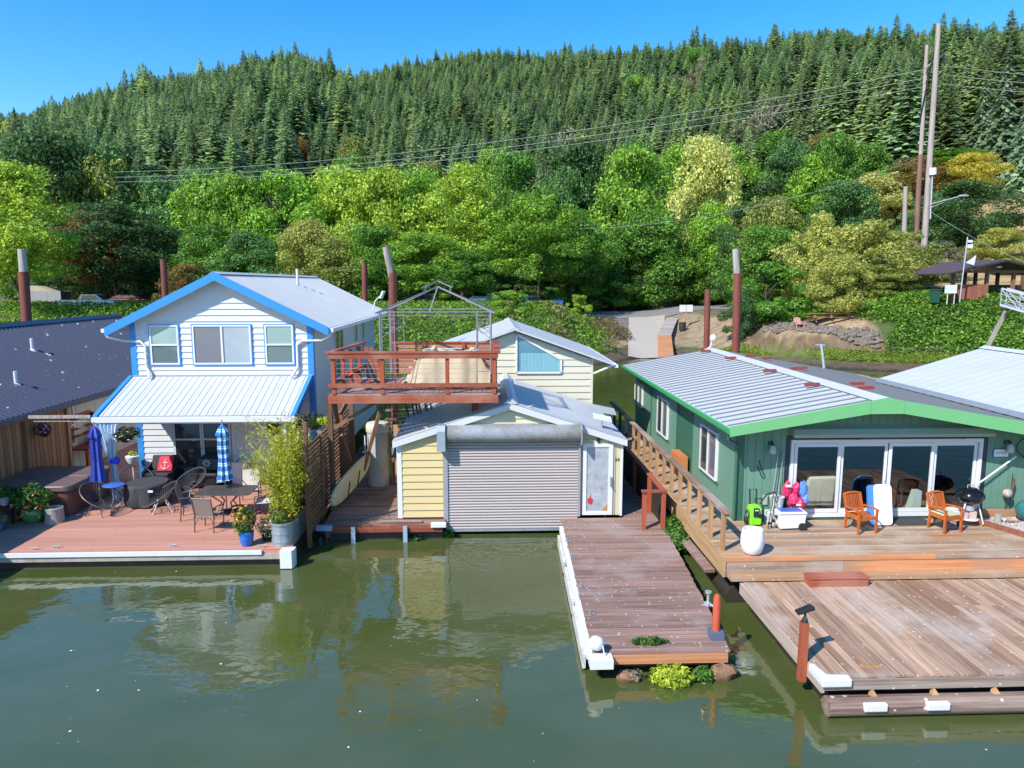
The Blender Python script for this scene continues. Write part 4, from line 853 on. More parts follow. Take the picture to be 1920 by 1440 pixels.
# ---------------------------------------------------------------- fences
LF = thing('slatted_fence', (-4.5, 20, WZ), 'dark brown horizontal slat fence between the salmon deck and the maroon platform', 'fence')
for y, zt in ((17.62,3.38),(19.1,2.85),(20.6,2.85),(22.1,2.85),(23.4,2.85)): put('post', MB().box(-4.60,-4.50,y-.05,y+.05,.1,zt), MT['brown_z'], LF)
for b0, b1 in ((17.67,19.05),(19.15,20.55),(20.65,22.05),(22.15,23.35)):
    for k in range(20): z = .42+k*.118; put('slat', MB().box(-4.57,-4.535,b0,b1,z,z+.072), MT['brown_y'], LF)
for y, lb_ in ((19.1,'nearest'),(20.6,'middle'),(22.1,'farthest')): one('post_cap_plate', MB().prism([(-4.62,y-.06,2.86),(-4.48,y-.06,2.86),(-4.48,y+.02,2.5)], (0,-.012,0)), MT['silver'], lb_+' of the pale triangular metal plates on the slat fence posts', 'plate', 'plates on the slat fence posts')
WF = thing('cedar_fence', (-13.9, 20, WZ), 'tall brown cedar board fence behind the hot tub', 'fence')
y = 15.5; k = 0
while y < 23.45:
    z = 2.82+rnd.uniform(-.015,.015)
    put('fence_board', MB().box(-13.9,-13.87,y,y+.185,WZ+.03,z), MT['cedar_z'], WF); y += .205
for y in (16.4,18.9,21.35,23.5): put('post', MB().box(-13.87,-13.77,y-.05,y+.05,WZ,2.95), MT['cedar_z'], WF)
put('cap_rail', MB().box(-13.95,-13.76,15.5,23.6,2.86,2.90), MT['tan_y'], WF)
# ---------------------------------------------------------------- trees
def leaves_mesh(name, cen, nrm, size, rs, aspect=.8, up=.25):
    n = len(cen); nrm = nrm+rs.normal(0, .55, (n, 3)); nrm[:, 2] += up
    nrm /= np.linalg.norm(nrm, axis=1)[:, None]+1e-9
    a = np.cross(nrm, rs.normal(0, 1, (n, 3))); a /= np.linalg.norm(a, axis=1)[:, None]+1e-9
    b = np.cross(nrm, a); s = (size*rs.uniform(.6, 1.35, n))[:, None]
    P = np.stack([cen-a*s, cen-b*s*aspect*.6+nrm*s*.12, cen+a*s, cen+b*s*aspect*.6+nrm*s*.12], 1).reshape(-1, 3)
    me = bpy.data.meshes.new(name)
    me.vertices.add(4*n); me.vertices.foreach_set('co', P.ravel())
    me.loops.add(4*n); me.loops.foreach_set('vertex_index', np.arange(4*n, dtype=np.int32))
    me.polygons.add(n); me.polygons.foreach_set('loop_start', np.arange(0, 4*n, 4, dtype=np.int32)); me.polygons.foreach_set('loop_total', np.full(n, 4, dtype=np.int32))
    me.update(calc_edges=True); return me
def crown_mesh(seed, n, nl, leafs=.06, sparse=0, low=.12, lr=1):   # unit tree: radius 1, height 2 (z 0..2)
    rs = np.random.RandomState(seed)
    cen = []; nrm = []
    lob = []
    for i in range(nl):
        th = rs.uniform(0, 6.283); z = rs.uniform(low, 1.9); k = z/2
        rad = .82*math.sin(math.pi*min(1, max(.08, (k*.80+.17))))**.75
        q = rad*rs.uniform(.5, 1.12) if rs.rand() < .8 else rad*rs.uniform(0, .5)
        r = rs.uniform(.11, .34)*(1-.25*k)*lr
        lob.append((q*math.cos(th), q*math.sin(th), z, r))
    lob.append((0, 0, 1.72, .3)); lob.append((rs.uniform(-.3,.3), 0, 1.5, .35))
    w = np.array([l[3]**2 for l in lob]); w /= w.sum()
    for l, cnt in zip(lob, (w*n).astype(int)):
        d = rs.normal(0, 1, (cnt, 3)); d /= np.linalg.norm(d, axis=1)[:, None]
        rr = l[3]*rs.uniform(.62, 1.12, cnt)**(1 if not sparse else .6)
        p = d*rr[:, None]; p[:, 2] *= .78
        cen.append(p+np.array(l[:3])); nrm.append(d)
    return leaves_mesh('crown', np.concatenate(cen), np.concatenate(nrm), leafs, rs)
CROWNS = [crown_mesh(10+i, 22000, 84, .029) for i in range(5)]
BUSHY = [crown_mesh(40+i, 12000, 30, .038, low=.1) for i in range(3)]
SPARSE = [crown_mesh(60+i, 2600, 34, .035, 1) for i in range(2)]
def trunk_mesh(seed, bare=False):
    rs = random.Random(seed); mb = MB()
    mb.tube([(0,0,-.1),(.02,.01,.4),(.0,.03,.9),(.03,0,1.5)], [.06,.045,.032,.01], 7)
    for i in range(26 if bare else 12):
        z = rs.uniform(.2, 1.5); a = rs.uniform(0, 6.28); L_ = rs.uniform(.35,.75)*(1-.3*z/1.6)
        p = V((.01, .01, z)); q = p+V((math.cos(a)*L_*.55, math.sin(a)*L_*.55, L_*.45)); e = q+V((math.cos(a+.4)*L_*.4, math.sin(a+.4)*L_*.4, L_*.35))
        mb.tube([p, q, e], [.02,.011,.004], 5)
        if bare:
            for k in range(5):
                w_ = p.lerp(q, rs.uniform(.3,1)); mb.tube([w_, w_+V((rs.uniform(-.25,.25), rs.uniform(-.25,.25), rs.uniform(.02,.3)))], [.008,.002], 4)
    me = bpy.data.meshes.new('trunk'); me.from_pydata(mb.v, [], mb.f); me.polygons.foreach_set('use_smooth', [True]*len(mb.f)); return me
TRUNKS = [trunk_mesh(s) for s in (1, 2, 3)]; BARE = trunk_mesh(5, True)
bark = paint('tree_bark', (.10,.075,.055), .9, .3, 3, bmp=.02); bark_pale = paint('pale_dead_bark', (.36,.31,.29), .9, .2, 3)
for t_ in TRUNKS: t_.materials.append(bark)
BARE.materials.append(bark_pale)
LEAF = dict(
    green=leaf('leaf_green', (0.2, 0.41, 0.055), (0.085, 0.195, 0.03)), bright=leaf('leaf_bright_green', (0.34, 0.58, 0.06), (0.14, 0.29, 0.035)),
    lime=leaf('leaf_lime', (0.48, 0.62, 0.075), (0.24, 0.38, 0.04)), yellow=leaf('leaf_yellow', (0.68, 0.66, 0.22), (0.42, 0.47, 0.13)),
    gold=leaf('leaf_gold', (0.7, 0.56, 0.07), (0.34, 0.33, 0.05)), dark=leaf('leaf_dark_green', (0.11, 0.22, 0.06), (0.05, 0.11, 0.035)),
    bluish=leaf('leaf_mid_green', (0.172,0.357,0.098), (0.067,0.160,0.049)), olive=leaf('leaf_olive', (0.391,0.443,0.091), (0.175,0.223,0.056)),
    bronze=leaf('leaf_bronze', (0.338,0.202,0.053), (0.098,0.114,0.032)), ochre=leaf('leaf_ochre', (0.56, 0.55, 0.13), (0.28, 0.33, 0.08)),
    grey=leaf('leaf_grey_green', (0.334,0.336,0.188), (0.156,0.177,0.093)))
for me_ in CROWNS+BUSHY+SPARSE: me_.materials.append(LEAF['green'])
TN = [0]
def tree(px, ytop, wpx, Y, kind, label, group=None, meshes=None, base=None, cat='tree', name='broadleaf_tree', squash=1):
    lift = .27 if (meshes is None and ((px < 330 and Y < 98) or 760 < px < 1080) and Y < 100) else 0
    TN[0] += 1; i = TN[0]
    p = at(px, ytop, Y); gz = H1(p.x, Y) if base is None else base
    h = max(p.z-gz, 1.2); r = wpx/2*Y/FPX
    o = thing(name, (p.x, Y, gz), label, cat, group, rz=rnd.uniform(0, 6.28))
    me_ = (meshes or CROWNS)[i % len(meshes or CROWNS)]
    c = link(bpy.data.objects.new('crown', me_)); c.parent = o; c.scale = (r*1.3, r*1.3*squash, h/2*1.04)
    if lift: c.location.z = h*lift; c.scale.z = h/2*1.04*(1-lift)
    c.material_slots[0].link = 'OBJECT'; c.material_slots[0].material = LEAF[kind]
    tk = link(bpy.data.objects.new('trunk', BARE if meshes is SPARSE else TRUNKS[i % 3])); tk.parent = o
    s_ = min(r, h/2); tk.scale = (s_*(1 if meshes is SPARSE else .8), s_*(1 if meshes is SPARSE else .8), h/2)
    return o
TREES = [
 (18,318,190,74,'lime','large yellow-green tree at the left edge, beside the leftmost rusty piling'),
 (205,388,190,90,'dark','dark green maple shading the silver pickup truck'),
 (170,400,110,88,'bronze','bronze tinged maple behind the dark maple at left'),
 (75,262,210,108,'dark','dark round tree behind the yellow-green tree at left'),
 (195,305,150,112,'olive','grey olive tree just left of the first bare gap under the wires'),
 (130,470,110,96,'dark','dark shaded tree over the grey trailer'),
 (300,345,150,112,'bluish','blue-green tree between the olive tree and the bright maples'),
 (310,430,130,98,'dark','dark tree behind the short rusty piling left of the white house'),
 (350,500,90,72,'bronze','small bronze shrub tree peeking over the left slope of the white house roof'),
 (390,330,150,108,'bright','bright green tree above the street lamp pole'),
 (440,340,140,104,'bright','bright maple directly above the ridge of the white house'),
 (385,430,130,90,'green','rounded mid green tree beside the thin wooden lamp pole'),
 (470,440,150,90,'bluish','shaded green tree behind the white house roof vent'),
 (535,332,160,104,'bright','broad green maple left of the centre of the tree belt'),
 (575,415,110,88,'ochre','olive brown tree low in the belt, left of the thin rusty piling'),
 (640,322,160,102,'lime','lime maple above the white house satellite dish'),
 (625,455,130,86,'olive','yellowish green tree behind the back of the white house'),
 (715,318,150,100,'lime','yellow-tipped lime maple behind the tall split topped piling'),
 (700,430,140,86,'green','dense green maple around the middle rusty piling'),
 (785,325,140,104,'bright','bright green maple above the gazebo frame'),
 (800,440,150,85,'bright','green maple right behind the peak of the gazebo frame'),
 (865,318,140,98,'lime','maple with pale yellow top leaves, centre of the belt'),
 (870,470,130,84,'green','mid green tree behind the white truck cab'),
 (965,298,140,108,'green','smooth topped green tree right of the pale yellow top'),
 (1010,372,165,88,'bright','big layered maple with drooping tiers over the blue bins'),
 (1080,275,150,120,'dark','dull dark tree with thin bare twigs at its top'),
 (1075,400,130,95,'green','dark gapped tree between the layered maple and the twin green trees'),
 (1145,470,120,104,'dark','deep shaded tree over the parking verge'),
 (1190,288,165,112,'bright','tall rounded light green tree above the boat ramp'),
 (1215,400,160,102,'green','full green tree directly above the boat ramp'),
 (1330,268,135,104,'yellow','tree with a pale yellow crown, tallest right of the boat ramp'),
 (1335,390,130,100,'bright','pale green tree beneath the yellow crown'),
 (1290,455,110,99,'green','low hanging green tree beside the sign on the ramp'),
 (1400,390,110,92,'dark','dark tree behind the right split topped piling'),
 (1445,372,130,88,'olive','olive tree behind the dense round bush'),
 (1445,430,150,76,'green','green tree topping the dense round bush'),
 (1530,300,140,114,'bright','bright dome shaped green tree left of the lime tree'),
 (1555,252,130,130,'bronze','brown-orange tree in front of the conifers, right of centre'),
 (1480,300,140,120,'dark','dark spreading tree under the bare grey tree'),
 (1650,328,130,108,'yellow','lime yellow tree left of the two utility poles'),
 (1590,345,130,100,'bluish','blue-green tree behind the ochre willows'),
 (1720,300,130,110,'bronze','rusty brown tree behind the utility poles'),
 (1822,288,120,108,'gold','tree with a golden yellow top right of the utility poles'),
 (1815,345,165,92,'dark','large dark tree right of the street light'),
 (1770,360,120,96,'bluish','green tree between the utility poles and the street light'),
 (1880,430,90,84,'ochre','olive brown shrub on the dry slope behind the pavilion'),
 (1540,410,130,70,'ochre','ochre willow, leftmost of the yellow willows above the picnic table'),
 (1620,420,150,68,'ochre','ochre willow in the middle, over the dark green door'),
 (1690,440,140,72,'olive','grey-green willow nearest the utility pole feet'),
 (1575,480,110,64,'ochre','small yellow willow drooping over the bank above the picnic table'),
 (1750,455,110,80,'grey','greyish twiggy tree left of the pavilion'),
 (1660,500,130,65,'olive','low green willow above the ivy bank'),
]
for k, (px, yt, w, Y, kd, lb) in enumerate(TREES): tree(px, yt, w, Y, kd, lb, 'broadleaf trees along the shore')
tree(1440, 190, 150, 140, 'grey', 'bare grey tree with white branches standing before the conifers', 'bare trees', SPARSE, name='bare_tree')
tree(1065, 235, 90, 135, 'grey', 'small bare pale tree under the power lines, near the middle', 'bare trees', SPARSE, name='bare_tree')
tree(425, 232, 40, 160, 'grey', 'slim pale dead snag among the dark conifers at left', 'bare trees', SPARSE, name='bare_tree')
tree(1440, 492, 130, 68, 'green', 'dense rounded green bush right of the split topped piling', None, BUSHY, name='round_bush', cat='bush')
tree(1393, 545, 60, 66, 'dark', 'dark clipped bush at the foot of the split topped piling', None, BUSHY, name='round_bush', cat='bush')
tree(1503, 530, 36, 66, 'green', 'narrow upright green shrub beside the dense round bush', None, BUSHY, name='upright_shrub', cat='bush')
tree(955, 545, 70, 72, 'bright', 'small bright green tree beside the white truck', None, BUSHY, name='young_tree')
tree(1083, 553, 44, 82, 'lime', 'small pointed yellow-green shrub at the left end of the road', None, BUSHY, name='pointed_shrub', cat='bush')
# fill of the belt: rows standing behind and between the ones above
for k in range(46):
    px = -60+k*46+rnd.uniform(-18, 18); Y = rnd.uniform(112, 150)
    if px > 1880: continue
    kd = rnd.choice(['green','bluish','green','dark','olive','bluish','bright'])
    tree(px, np.interp(px, [0,600,1100,1500,1920],[300,330,300,270,300])+rnd.uniform(-25,60), rnd.uniform(95,140), Y, kd, 'broadleaf tree filling the belt behind the front row of maples', 'broadleaf trees behind the front row')
for k in range(30):
    px = 280+k*40+rnd.uniform(-14, 14)
    if 1110 < px < 1300 or px < 330 or 740 < px < 800 or 870 < px < 940: continue
    tree(px, rnd.uniform(485, 525), rnd.uniform(80,120), rnd.uniform(96, 104), rnd.choice(['bluish','green','green','bluish']), 'low leafy tree shading the car park at the foot of the belt', 'low trees round the car park', BUSHY)
for k in range(34):
    px = rnd.uniform(20, 1800); Y = rnd.uniform(150, 250); yt = float(np.interp(Y, [150,250],[285,205]))+rnd.uniform(-20,20)
    p_ = at(px, yt, Y); ht_ = p_.z-H1(p_.x, Y)
    if ht_ < 5 or ht_ > 30: yt += (ht_-16)*1331/Y
    tree(px, yt, rnd.uniform(50,85), Y, rnd.choice(['olive','bronze','green','bright','ochre','grey']), 'lone broadleaf tree scattered among the firs low on the hillside', 'broadleaf trees among the firs')
# ---- conifers
def conifer_mesh(seed, lv=30, droop=.28, wide=.17):
    rs = np.random.RandomState(seed); q = []
    nb_ = 560
    for i in range(nb_):
        f = (i+rs.uniform(0,1))/nb_; z = .06+.92*f**1.12
        rad = wide*(1-z)**.80*rs.uniform(.55, 1.25)+.006; a = i*2.39996+rs.uniform(-.5,.5); c, s = math.cos(a), math.sin(a)
        dr = droop*rs.uniform(.4, 1.4); tip = rs.uniform(-.004, .022)
        for u0, u1, wd in ((.1,.5,.20),(.35,.8,.24),(.62,1.06,.17)):
            w_ = rad*wd*rs.uniform(.8,1.3); z0_ = z-dr*rad*u0**1.4; z1_ = z-dr*rad*u1**1.4+tip*u1; mid = (u0+u1)/2; zm = (z0_+z1_)/2
            e1, e2 = rs.uniform(.2,.9), rs.uniform(.2,.9)
            q.append([(c*rad*u0, s*rad*u0, z0_), (c*rad*mid-s*w_, s*rad*mid+c*w_, zm-w_*e1), (c*rad*u1, s*rad*u1, z1_), (c*rad*mid+s*w_, s*rad*mid-c*w_, zm-w_*e2)])
    for k in range(4):
        a = k*.785*2; q.append([(0,0,.93),(.006*math.cos(a),.006*math.sin(a),.96),(0,0,1.02),(-.006*math.cos(a),-.006*math.sin(a),.96)])
    P = np.array(q).reshape(-1, 3); n = len(q)
    me = bpy.data.meshes.new('crown'); me.from_pydata(P.tolist(), [], np.arange(4*n).reshape(n, 4).tolist()); return me
CON = [conifer_mesh(s, 30, d, w) for s, d, w in ((1,.35,.15),(2,.55,.17),(3,.3,.13),(4,.75,.16))]
con_leaf = leaf('conifer_needles', (.44,.55,.27), (.25,.36,.20), trans=.45, obj=.3, clump=.15, var=.3)
con_dark = leaf('dark_conifer_needles', (.31,.44,.22), (.18,.28,.16), trans=.42, obj=.28, clump=.15, var=.3)
for c_ in CON: c_.materials.append(con_leaf)
ctr = MB(); ctr.tube([(0,0,-.05),(0,0,.5),(0,0,.97)], [.013,.009,.001], 5); CT = bpy.data.meshes.new('trunk'); CT.from_pydata(ctr.v, [], ctr.f); CT.materials.append(bark)
pts = []
rs = np.random.RandomState(11)
y = 128.0
while y < 545:
    dx = 3.9+y*.0035; x = -y*.80-20
    while x < y*.80+20:
        X_, Y_ = x+rs.uniform(-2.3, 2.3), y+rs.uniform(-2.5, 2.5)
        x += dx
        px = 912+1331*X_/Y_; z_ = 0
        if Y_ < 150+12*math.sin(px*.011) and rs.rand() < .6: continue
        if px > 1780 and Y_ < 142: continue
        pts.append((X_, Y_, z_, (rs.uniform(18, 26) if (px < 600+rs.uniform(-80,80)) else rs.uniform(13, 18.5))*(1.25 if rs.rand() < .04 else 1), rs.randint(4), rs.uniform(0, 6.28)))
    y += 4.0+y*.004
_z = hgt([p[0] for p in pts], [p[1] for p in pts]); pts = [(p[0], p[1], float(z_))+p[3:] for p, z_ in zip(pts, _z)]
vis = [p for p in pts if abs(p[0]/p[1]) < .78]
vis.sort(key=lambda p: p[1]); near = vis[:290]; nearset = set(map(id, near)); far = [p for p in pts if id(p) not in nearset]
srcs = [None]*4
for p in near:
    o = thing('conifer', (p[0], p[1], p[2]-.5), 'dark green fir standing low on the wooded hillside above the broadleaf trees', 'conifer', 'firs low on the hillside', rz=p[5])
    c = link(bpy.data.objects.new('crown', CON[p[4]])); c.parent = o; c.scale = (p[3]*1.6,)*2+(p[3],)
    if p[0] < 20 or rs.rand() < .3: c.material_slots[0].link = 'OBJECT'; c.material_slots[0].material = con_dark
    tk = link(bpy.data.objects.new('trunk', CT)); tk.parent = o; tk.scale = (p[3],)*3
    if srcs[p[4]] is None: srcs[p[4]] = c
for px, yt, w, Y, lb in ((1895,62,150,118,'tallest dark fir at the right edge behind the power lines'),(1850,120,110,124,'dark fir just left of the tallest one at the right edge'),(1930,150,150,112,'drooping dark fir cut by the right edge of the view')):
    p = at(px, yt, Y); gz = H1(p.x, Y)
    o = thing('conifer', (p.x, Y, gz-.5), lb, 'conifer', None)
    h = p.z-gz; c = link(bpy.data.objects.new('crown', CON[3])); c.parent = o; c.scale = (h*.9,)*2+(h,); c.material_slots[0].link = 'OBJECT'; c.material_slots[0].material = con_dark
    tk = link(bpy.data.objects.new('trunk', CT)); tk.parent = o; tk.scale = (h,)*3
fme = bpy.data.meshes.new('conifer_forest'); fme.from_pydata([p[:3] for p in far], [], [])
for nm_, tp, vals in (('pick','INT',[p[4] for p in far]), ('rot','FLOAT_VECTOR',[c for p in far for c in (0,0,p[5])]), ('scl','FLOAT_VECTOR',[c for p in far for c in (p[3]*1.65,p[3]*1.65,p[3])])):
    a_ = fme.attributes.new(nm_, tp, 'POINT'); a_.data.foreach_set('vector' if tp == 'FLOAT_VECTOR' else 'value', vals)
fo = link(bpy.data.objects.new('conifer_forest', fme)); tag(fo, 'dense dark fir forest covering the hillside up to the ridge', 'forest', kind='stuff')
ng = bpy.data.node_groups.new('forest', 'GeometryNodeTree')
ng.interface.new_socket('Geometry', in_out='INPUT', socket_type='NodeSocketGeometry'); ng.interface.new_socket('Geometry', in_out='OUTPUT', socket_type='NodeSocketGeometry')
gi = ng.nodes.new('NodeGroupInput'); go = ng.nodes.new('NodeGroupOutput'); ip = ng.nodes.new('GeometryNodeInstanceOnPoints'); jn = ng.nodes.new('GeometryNodeJoinGeometry')
for s_ in reversed(srcs):
    oi = ng.nodes.new('GeometryNodeObjectInfo'); oi.transform_space = 'ORIGINAL'; oi.inputs['Object'].default_value = s_; oi.inputs['As Instance'].default_value = True
    ng.links.new(oi.outputs['Geometry'], jn.inputs[0])
def named(nm_, tp):
    a_ = ng.nodes.new('GeometryNodeInputNamedAttribute'); a_.data_type = tp; a_.inputs['Name'].default_value = nm_; return a_.outputs['Attribute']
ip.inputs['Pick Instance'].default_value = True
ng.links.new(gi.outputs[0], ip.inputs['Points']); ng.links.new(jn.outputs[0], ip.inputs['Instance'])
ng.links.new(named('pick', 'INT'), ip.inputs['Instance Index']); ng.links.new(named('rot', 'FLOAT_VECTOR'), ip.inputs['Rotation']); ng.links.new(named('scl', 'FLOAT_VECTOR'), ip.inputs['Scale'])
ng.links.new(ip.outputs[0], go.inputs[0]); md = fo.modifiers.new('forest', 'NODES'); md.node_group = ng
# ---- ground cover
def scatter(name, mats, n, box, cond, size, label, cat, hh=(0,.3), up=.6, seed=1, aspect=.8):
    rs = np.random.RandomState(seed); P = np.zeros((0, 3))
    while len(P) < n:
        x = rs.uniform(box[0], box[1], n*2); y = rs.uniform(box[2], box[3], n*2); h = hgt(x, y)
        k = cond(x, y, h, rs.uniform(0, 1, n*2)); P = np.concatenate([P, np.column_stack([x, y, h])[k]])
    P = P[:n]; P[:, 2] += rs.uniform(hh[0], hh[1], n)
    nrm = rs.normal(0, .6, (n, 3)); nrm[:, 2] += .4
    me_ = leaves_mesh(name, P, nrm, size, rs, aspect, up); me_.materials.append(mats)
    return tag(link(bpy.data.objects.new(name, me_)), label, cat, kind='stuff')
scatter('ivy_bank', leaf('ivy', (.22,.40,.05), (.10,.21,.03)), 70000, (24,62,47,67.5), lambda x,y,h,r: (h>.9)&(h<5.7)&((h>1.6)|(r<.4))&(x>33.5-(y>64)*7+np.sin(y*1.3)), .15, 'thick green ivy covering the bank below the pavilion', 'ivy', (0,.75), seed=5)
scatter('bramble_thicket', leaf('bramble', (.26,.44,.05), (.12,.24,.03)), 60000, (-60,12.5,60,84), lambda x,y,h,r: (h>.5)&(h<3.9)&(r<.35+.65*(x<11)), .16, 'bright green brambles and weeds on the bank behind the houses', 'brambles', (0,1.1), seed=6)
scatter('dry_weeds', leaf('dry_weed', (.34,.27,.12), (.18,.17,.06)), 1500, (2,12,63,77), lambda x,y,h,r: np.sin(x*1.1)+np.sin(y*.8+x)>.6, .16, 'tall dry seed heads scattered through the brambles left of the ramp', 'weeds', (.3,1.2), seed=7)
scatter('vine_hedge', leaf('vine', (.24,.36,.05), (.10,.19,.03)), 14000, (-56,-18,60,72), lambda x,y,h,r: r<2, .24, 'yellow-green vines behind the dark roof at left', 'vines', (0,.6), seed=8)
scatter('shore_grass', leaf('shore_grass', (.34,.46,.06), (.18,.25,.05)), 30000, (8,45,48,66), lambda x,y,h,r: (h>.48)&(h<1.15)&((x<11)|(x>18))&(np.sin(x*.9)+np.sin(x*.37+1)+r*2-1>-.5), .11, 'low bright grass growing along the muddy waterline', 'grass', (0,.25), seed=9, aspect=.35)
scatter('ramp_weeds', leaf('rusty_weed', (.26,.17,.08), (.12,.12,.04)), 2600, (11,15,72,84), lambda x,y,h,r: r<2, .13, 'rusty brown weeds beside the top of the boat ramp', 'weeds', (0,1.0), seed=12)
scatter('dry_grass', leaf('straw', (.62,.46,.24), (.42,.29,.14)), 7000, (14,75,50,90), lambda x,y,h,r: ((h>5.6)&(x>30))|((h>.7)&(h<1.4)&(x>30))|((x>20)&(x<27)&(h>1)&(r<.4)), .10, 'straw coloured dry grass on the slope around the pavilion', 'grass', (0,.2), seed=13, aspect=.3)
rocks = MB()
for k in range(240):
    x = rnd.uniform(25.5, 33); tt = rnd.uniform(0, 1); ys_ = float(np.interp(x, [20,27,32,40], [60.5,58,53.5,50.5])); y = ys_+4.6+tt*1.9
    rocks.blob((x, y, H1(x, y)+.06), (rnd.uniform(.14,.36), rnd.uniform(.12,.3), rnd.uniform(.1,.26)), seg=6, rings=4, jit=.25)
tag(put('riprap_rocks', rocks, paint('grey_rock', (.21,.175,.145), .9, .3, 2)), 'heaped grey-brown rocks edging the bank below the picnic table', 'rocks', kind='stuff')
# ---------------------------------------------------------------- plants helper
def foliage(name, c, r, n, size, m, parent=None, seed=1, up=.3, aspect=.7, shell=.5, label=None, cat=None, kind=None, org=None):
    rs = np.random.RandomState(seed); d = rs.normal(0, 1, (n, 3)); d /= np.linalg.norm(d, axis=1)[:, None]
    rr = rs.uniform(shell, 1, n)**.6; lump = 1+.22*np.sin(d[:,0]*7+seed)*np.sin(d[:,2]*6+d[:,1]*5)
    P = d*(rr*lump)[:, None]*np.array(r)+np.array(c); o0 = V(org) if org else (ORG.get(parent.name, V()) if parent else V(c)); P = P-np.array(o0)
    me_ = leaves_mesh(name, P, d, size, rs, aspect, up); me_.materials.append(m)
    o = link(bpy.data.objects.new(name, me_))
    if parent: o.parent = parent
    else: o.location = o0
    return tag(o, label, cat, None, kind)
LF2 = dict(pot=leaf('pot_leaf', (.12,.28,.04), (.05,.13,.02), clump=3), orange=leaf('coral_petal', (.75,.22,.12), (.6,.14,.08), .2, .2, clump=4), marigold=leaf('marigold_petal', (.85,.42,.02), (.75,.25,.01), .2, .2, clump=4),
           pink=leaf('pink_petal', (.85,.20,.35), (.8,.45,.5), .2, .2, clump=4), whitef=leaf('white_petal', (.75,.74,.68), (.6,.6,.5), .1, .2, clump=4), red=leaf('red_petal', (.65,.04,.03), None, .2, .1, clump=4),
           bamboo=leaf('bamboo_leaf', (.62,.62,.05), (.36,.42,.04), clump=2), darkp=leaf('dark_pot_leaf', (.05,.11,.03), (.02,.05,.015), clump=3), brownp=leaf('bronze_pot_leaf', (.12,.12,.03), (.06,.07,.02), clump=3),
           chart=leaf('chartreuse_leaf', (.55,.62,.06), (.35,.45,.04), clump=3), silverp=leaf('dusty_leaf', (.30,.30,.22), (.2,.2,.14), clump=3))
def pot(name, x, y, z, prof, pm, label, cat='plant pot', seg=18):
    t = thing(name, (x, y, z), label, cat); put('pot', MB().lathe((x,y,z), prof, seg), pm, t, smooth=True); return t
def blooms(t, c, r, n, m, seed, size=.035):
    foliage('flowers', c, r, n, size, m, t, seed, .5, .9, .85, kind='stuff')
# ---------------------------------------------------------------- things on the salmon deck
t = thing('hot_tub', (-12.6, 20.5, WZ), 'square brown hot tub with its vinyl cover on the salmon deck', 'hot tub')
def rrect(x0, x1, y0, y1, r, n=5):
    P = []
    for cx, cy, a0 in ((x1-r,y0+r,-90),(x1-r,y1-r,0),(x0+r,y1-r,90),(x0+r,y0+r,180)):
        for k in range(n+1): a = R(a0+90*k/n); P.append((cx+r*math.cos(a), cy+r*math.sin(a)))
    return P
put('tub_body', MB().prism([(x,y,WZ) for x,y in rrect(-13.75,-11.52,19.42,21.62,.22)], (0,0,.66)), MT['terracotta'], t, smooth=True)
put('cover', MB().prism([(x,y,WZ+.69) for x,y in rrect(-13.8,-11.47,19.37,20.50,.25)], (0,0,.17)), MT['spa_cover'], t, smooth=True, bevel=.03)
put('cover', MB().prism([(x,y,WZ+.69) for x,y in rrect(-13.8,-11.47,20.515,21.67,.25)], (0,0,.17)), MT['spa_cover'], t, smooth=True, bevel=.03)
put('rim', MB().prism([(x,y,WZ+.655) for x,y in rrect(-13.77,-11.5,19.40,21.64,.22)], (0,0,.045)), MT['navy'], t, smooth=True)
def closed_umbrella(x, y, z0, z1, zb, m, label, stripes=False, base=None):
    t = thing('patio_umbrella', (x, y, z0), label, 'umbrella'); rs = random.Random(int(x*10))
    put('pole', MB().cyl((x,y,z0),(x,y,z1+.12),.02,seg=8), MT['grey'], t)
    seg = 24; vs = []; prof = [(.03,z1),(.10,z1-.12),(.16,z1-.30),(.12,z1-.38),(.13,z1-.7),(.12,(z1+zb)/2-.2),(.17,zb+.15),(.19,zb)]
    for i, (r, z) in enumerate(prof):
        for k in range(seg): f = 1+(.26 if k % 3 == 0 else -.22 if k % 3 == 1 else 0)*(i > 0)+rs.uniform(-.05,.05); a = 6.283*k/seg; vs.append((x+r*f*math.cos(a), y+r*f*math.sin(a), z+(rs.uniform(-.03,.05) if i == len(prof)-1 else 0)))
    put('canopy', MB().add(vs, [(i*seg+k,i*seg+(k+1)%seg,(i+1)*seg+(k+1)%seg,(i+1)*seg+k) for i in range(len(prof)-1) for k in range(seg)]), m, t, smooth=False); return t
closed_umbrella(-11.2, 20.3, WZ, 2.78, 1.15, paint('royal_blue_canvas', (.04,.07,.40), .7, .15), 'closed royal blue patio umbrella beside the hot tub')
m, tt_, b, N, L = nm('blue_striped_canvas'); g = N('ShaderNodeNewGeometry'); sx = N('ShaderNodeSeparateXYZ'); L(g.outputs['Position'], sx.inputs[0])
f = mth(tt_, 'FRACT', mth(tt_, 'MULTIPLY', sx.outputs[2], 4.2)); L(ramp(tt_, f, [(0,(.05,.22,.55)),(.38,(.08,.36,.68)),(.55,(.72,.80,.85)),(.68,(.10,.40,.70)),(.8,(.75,.8,.85)),(.9,(.05,.2,.5))]), b.inputs['Base Color']); tt_.nodes['Color Ramp'].color_ramp.interpolation = 'CONSTANT'; b.inputs['Roughness'].default_value = .8
closed_umbrella(-7.32, 19.55, WZ, 2.95, 1.35, m, 'closed blue and white striped umbrella standing through the patio table')
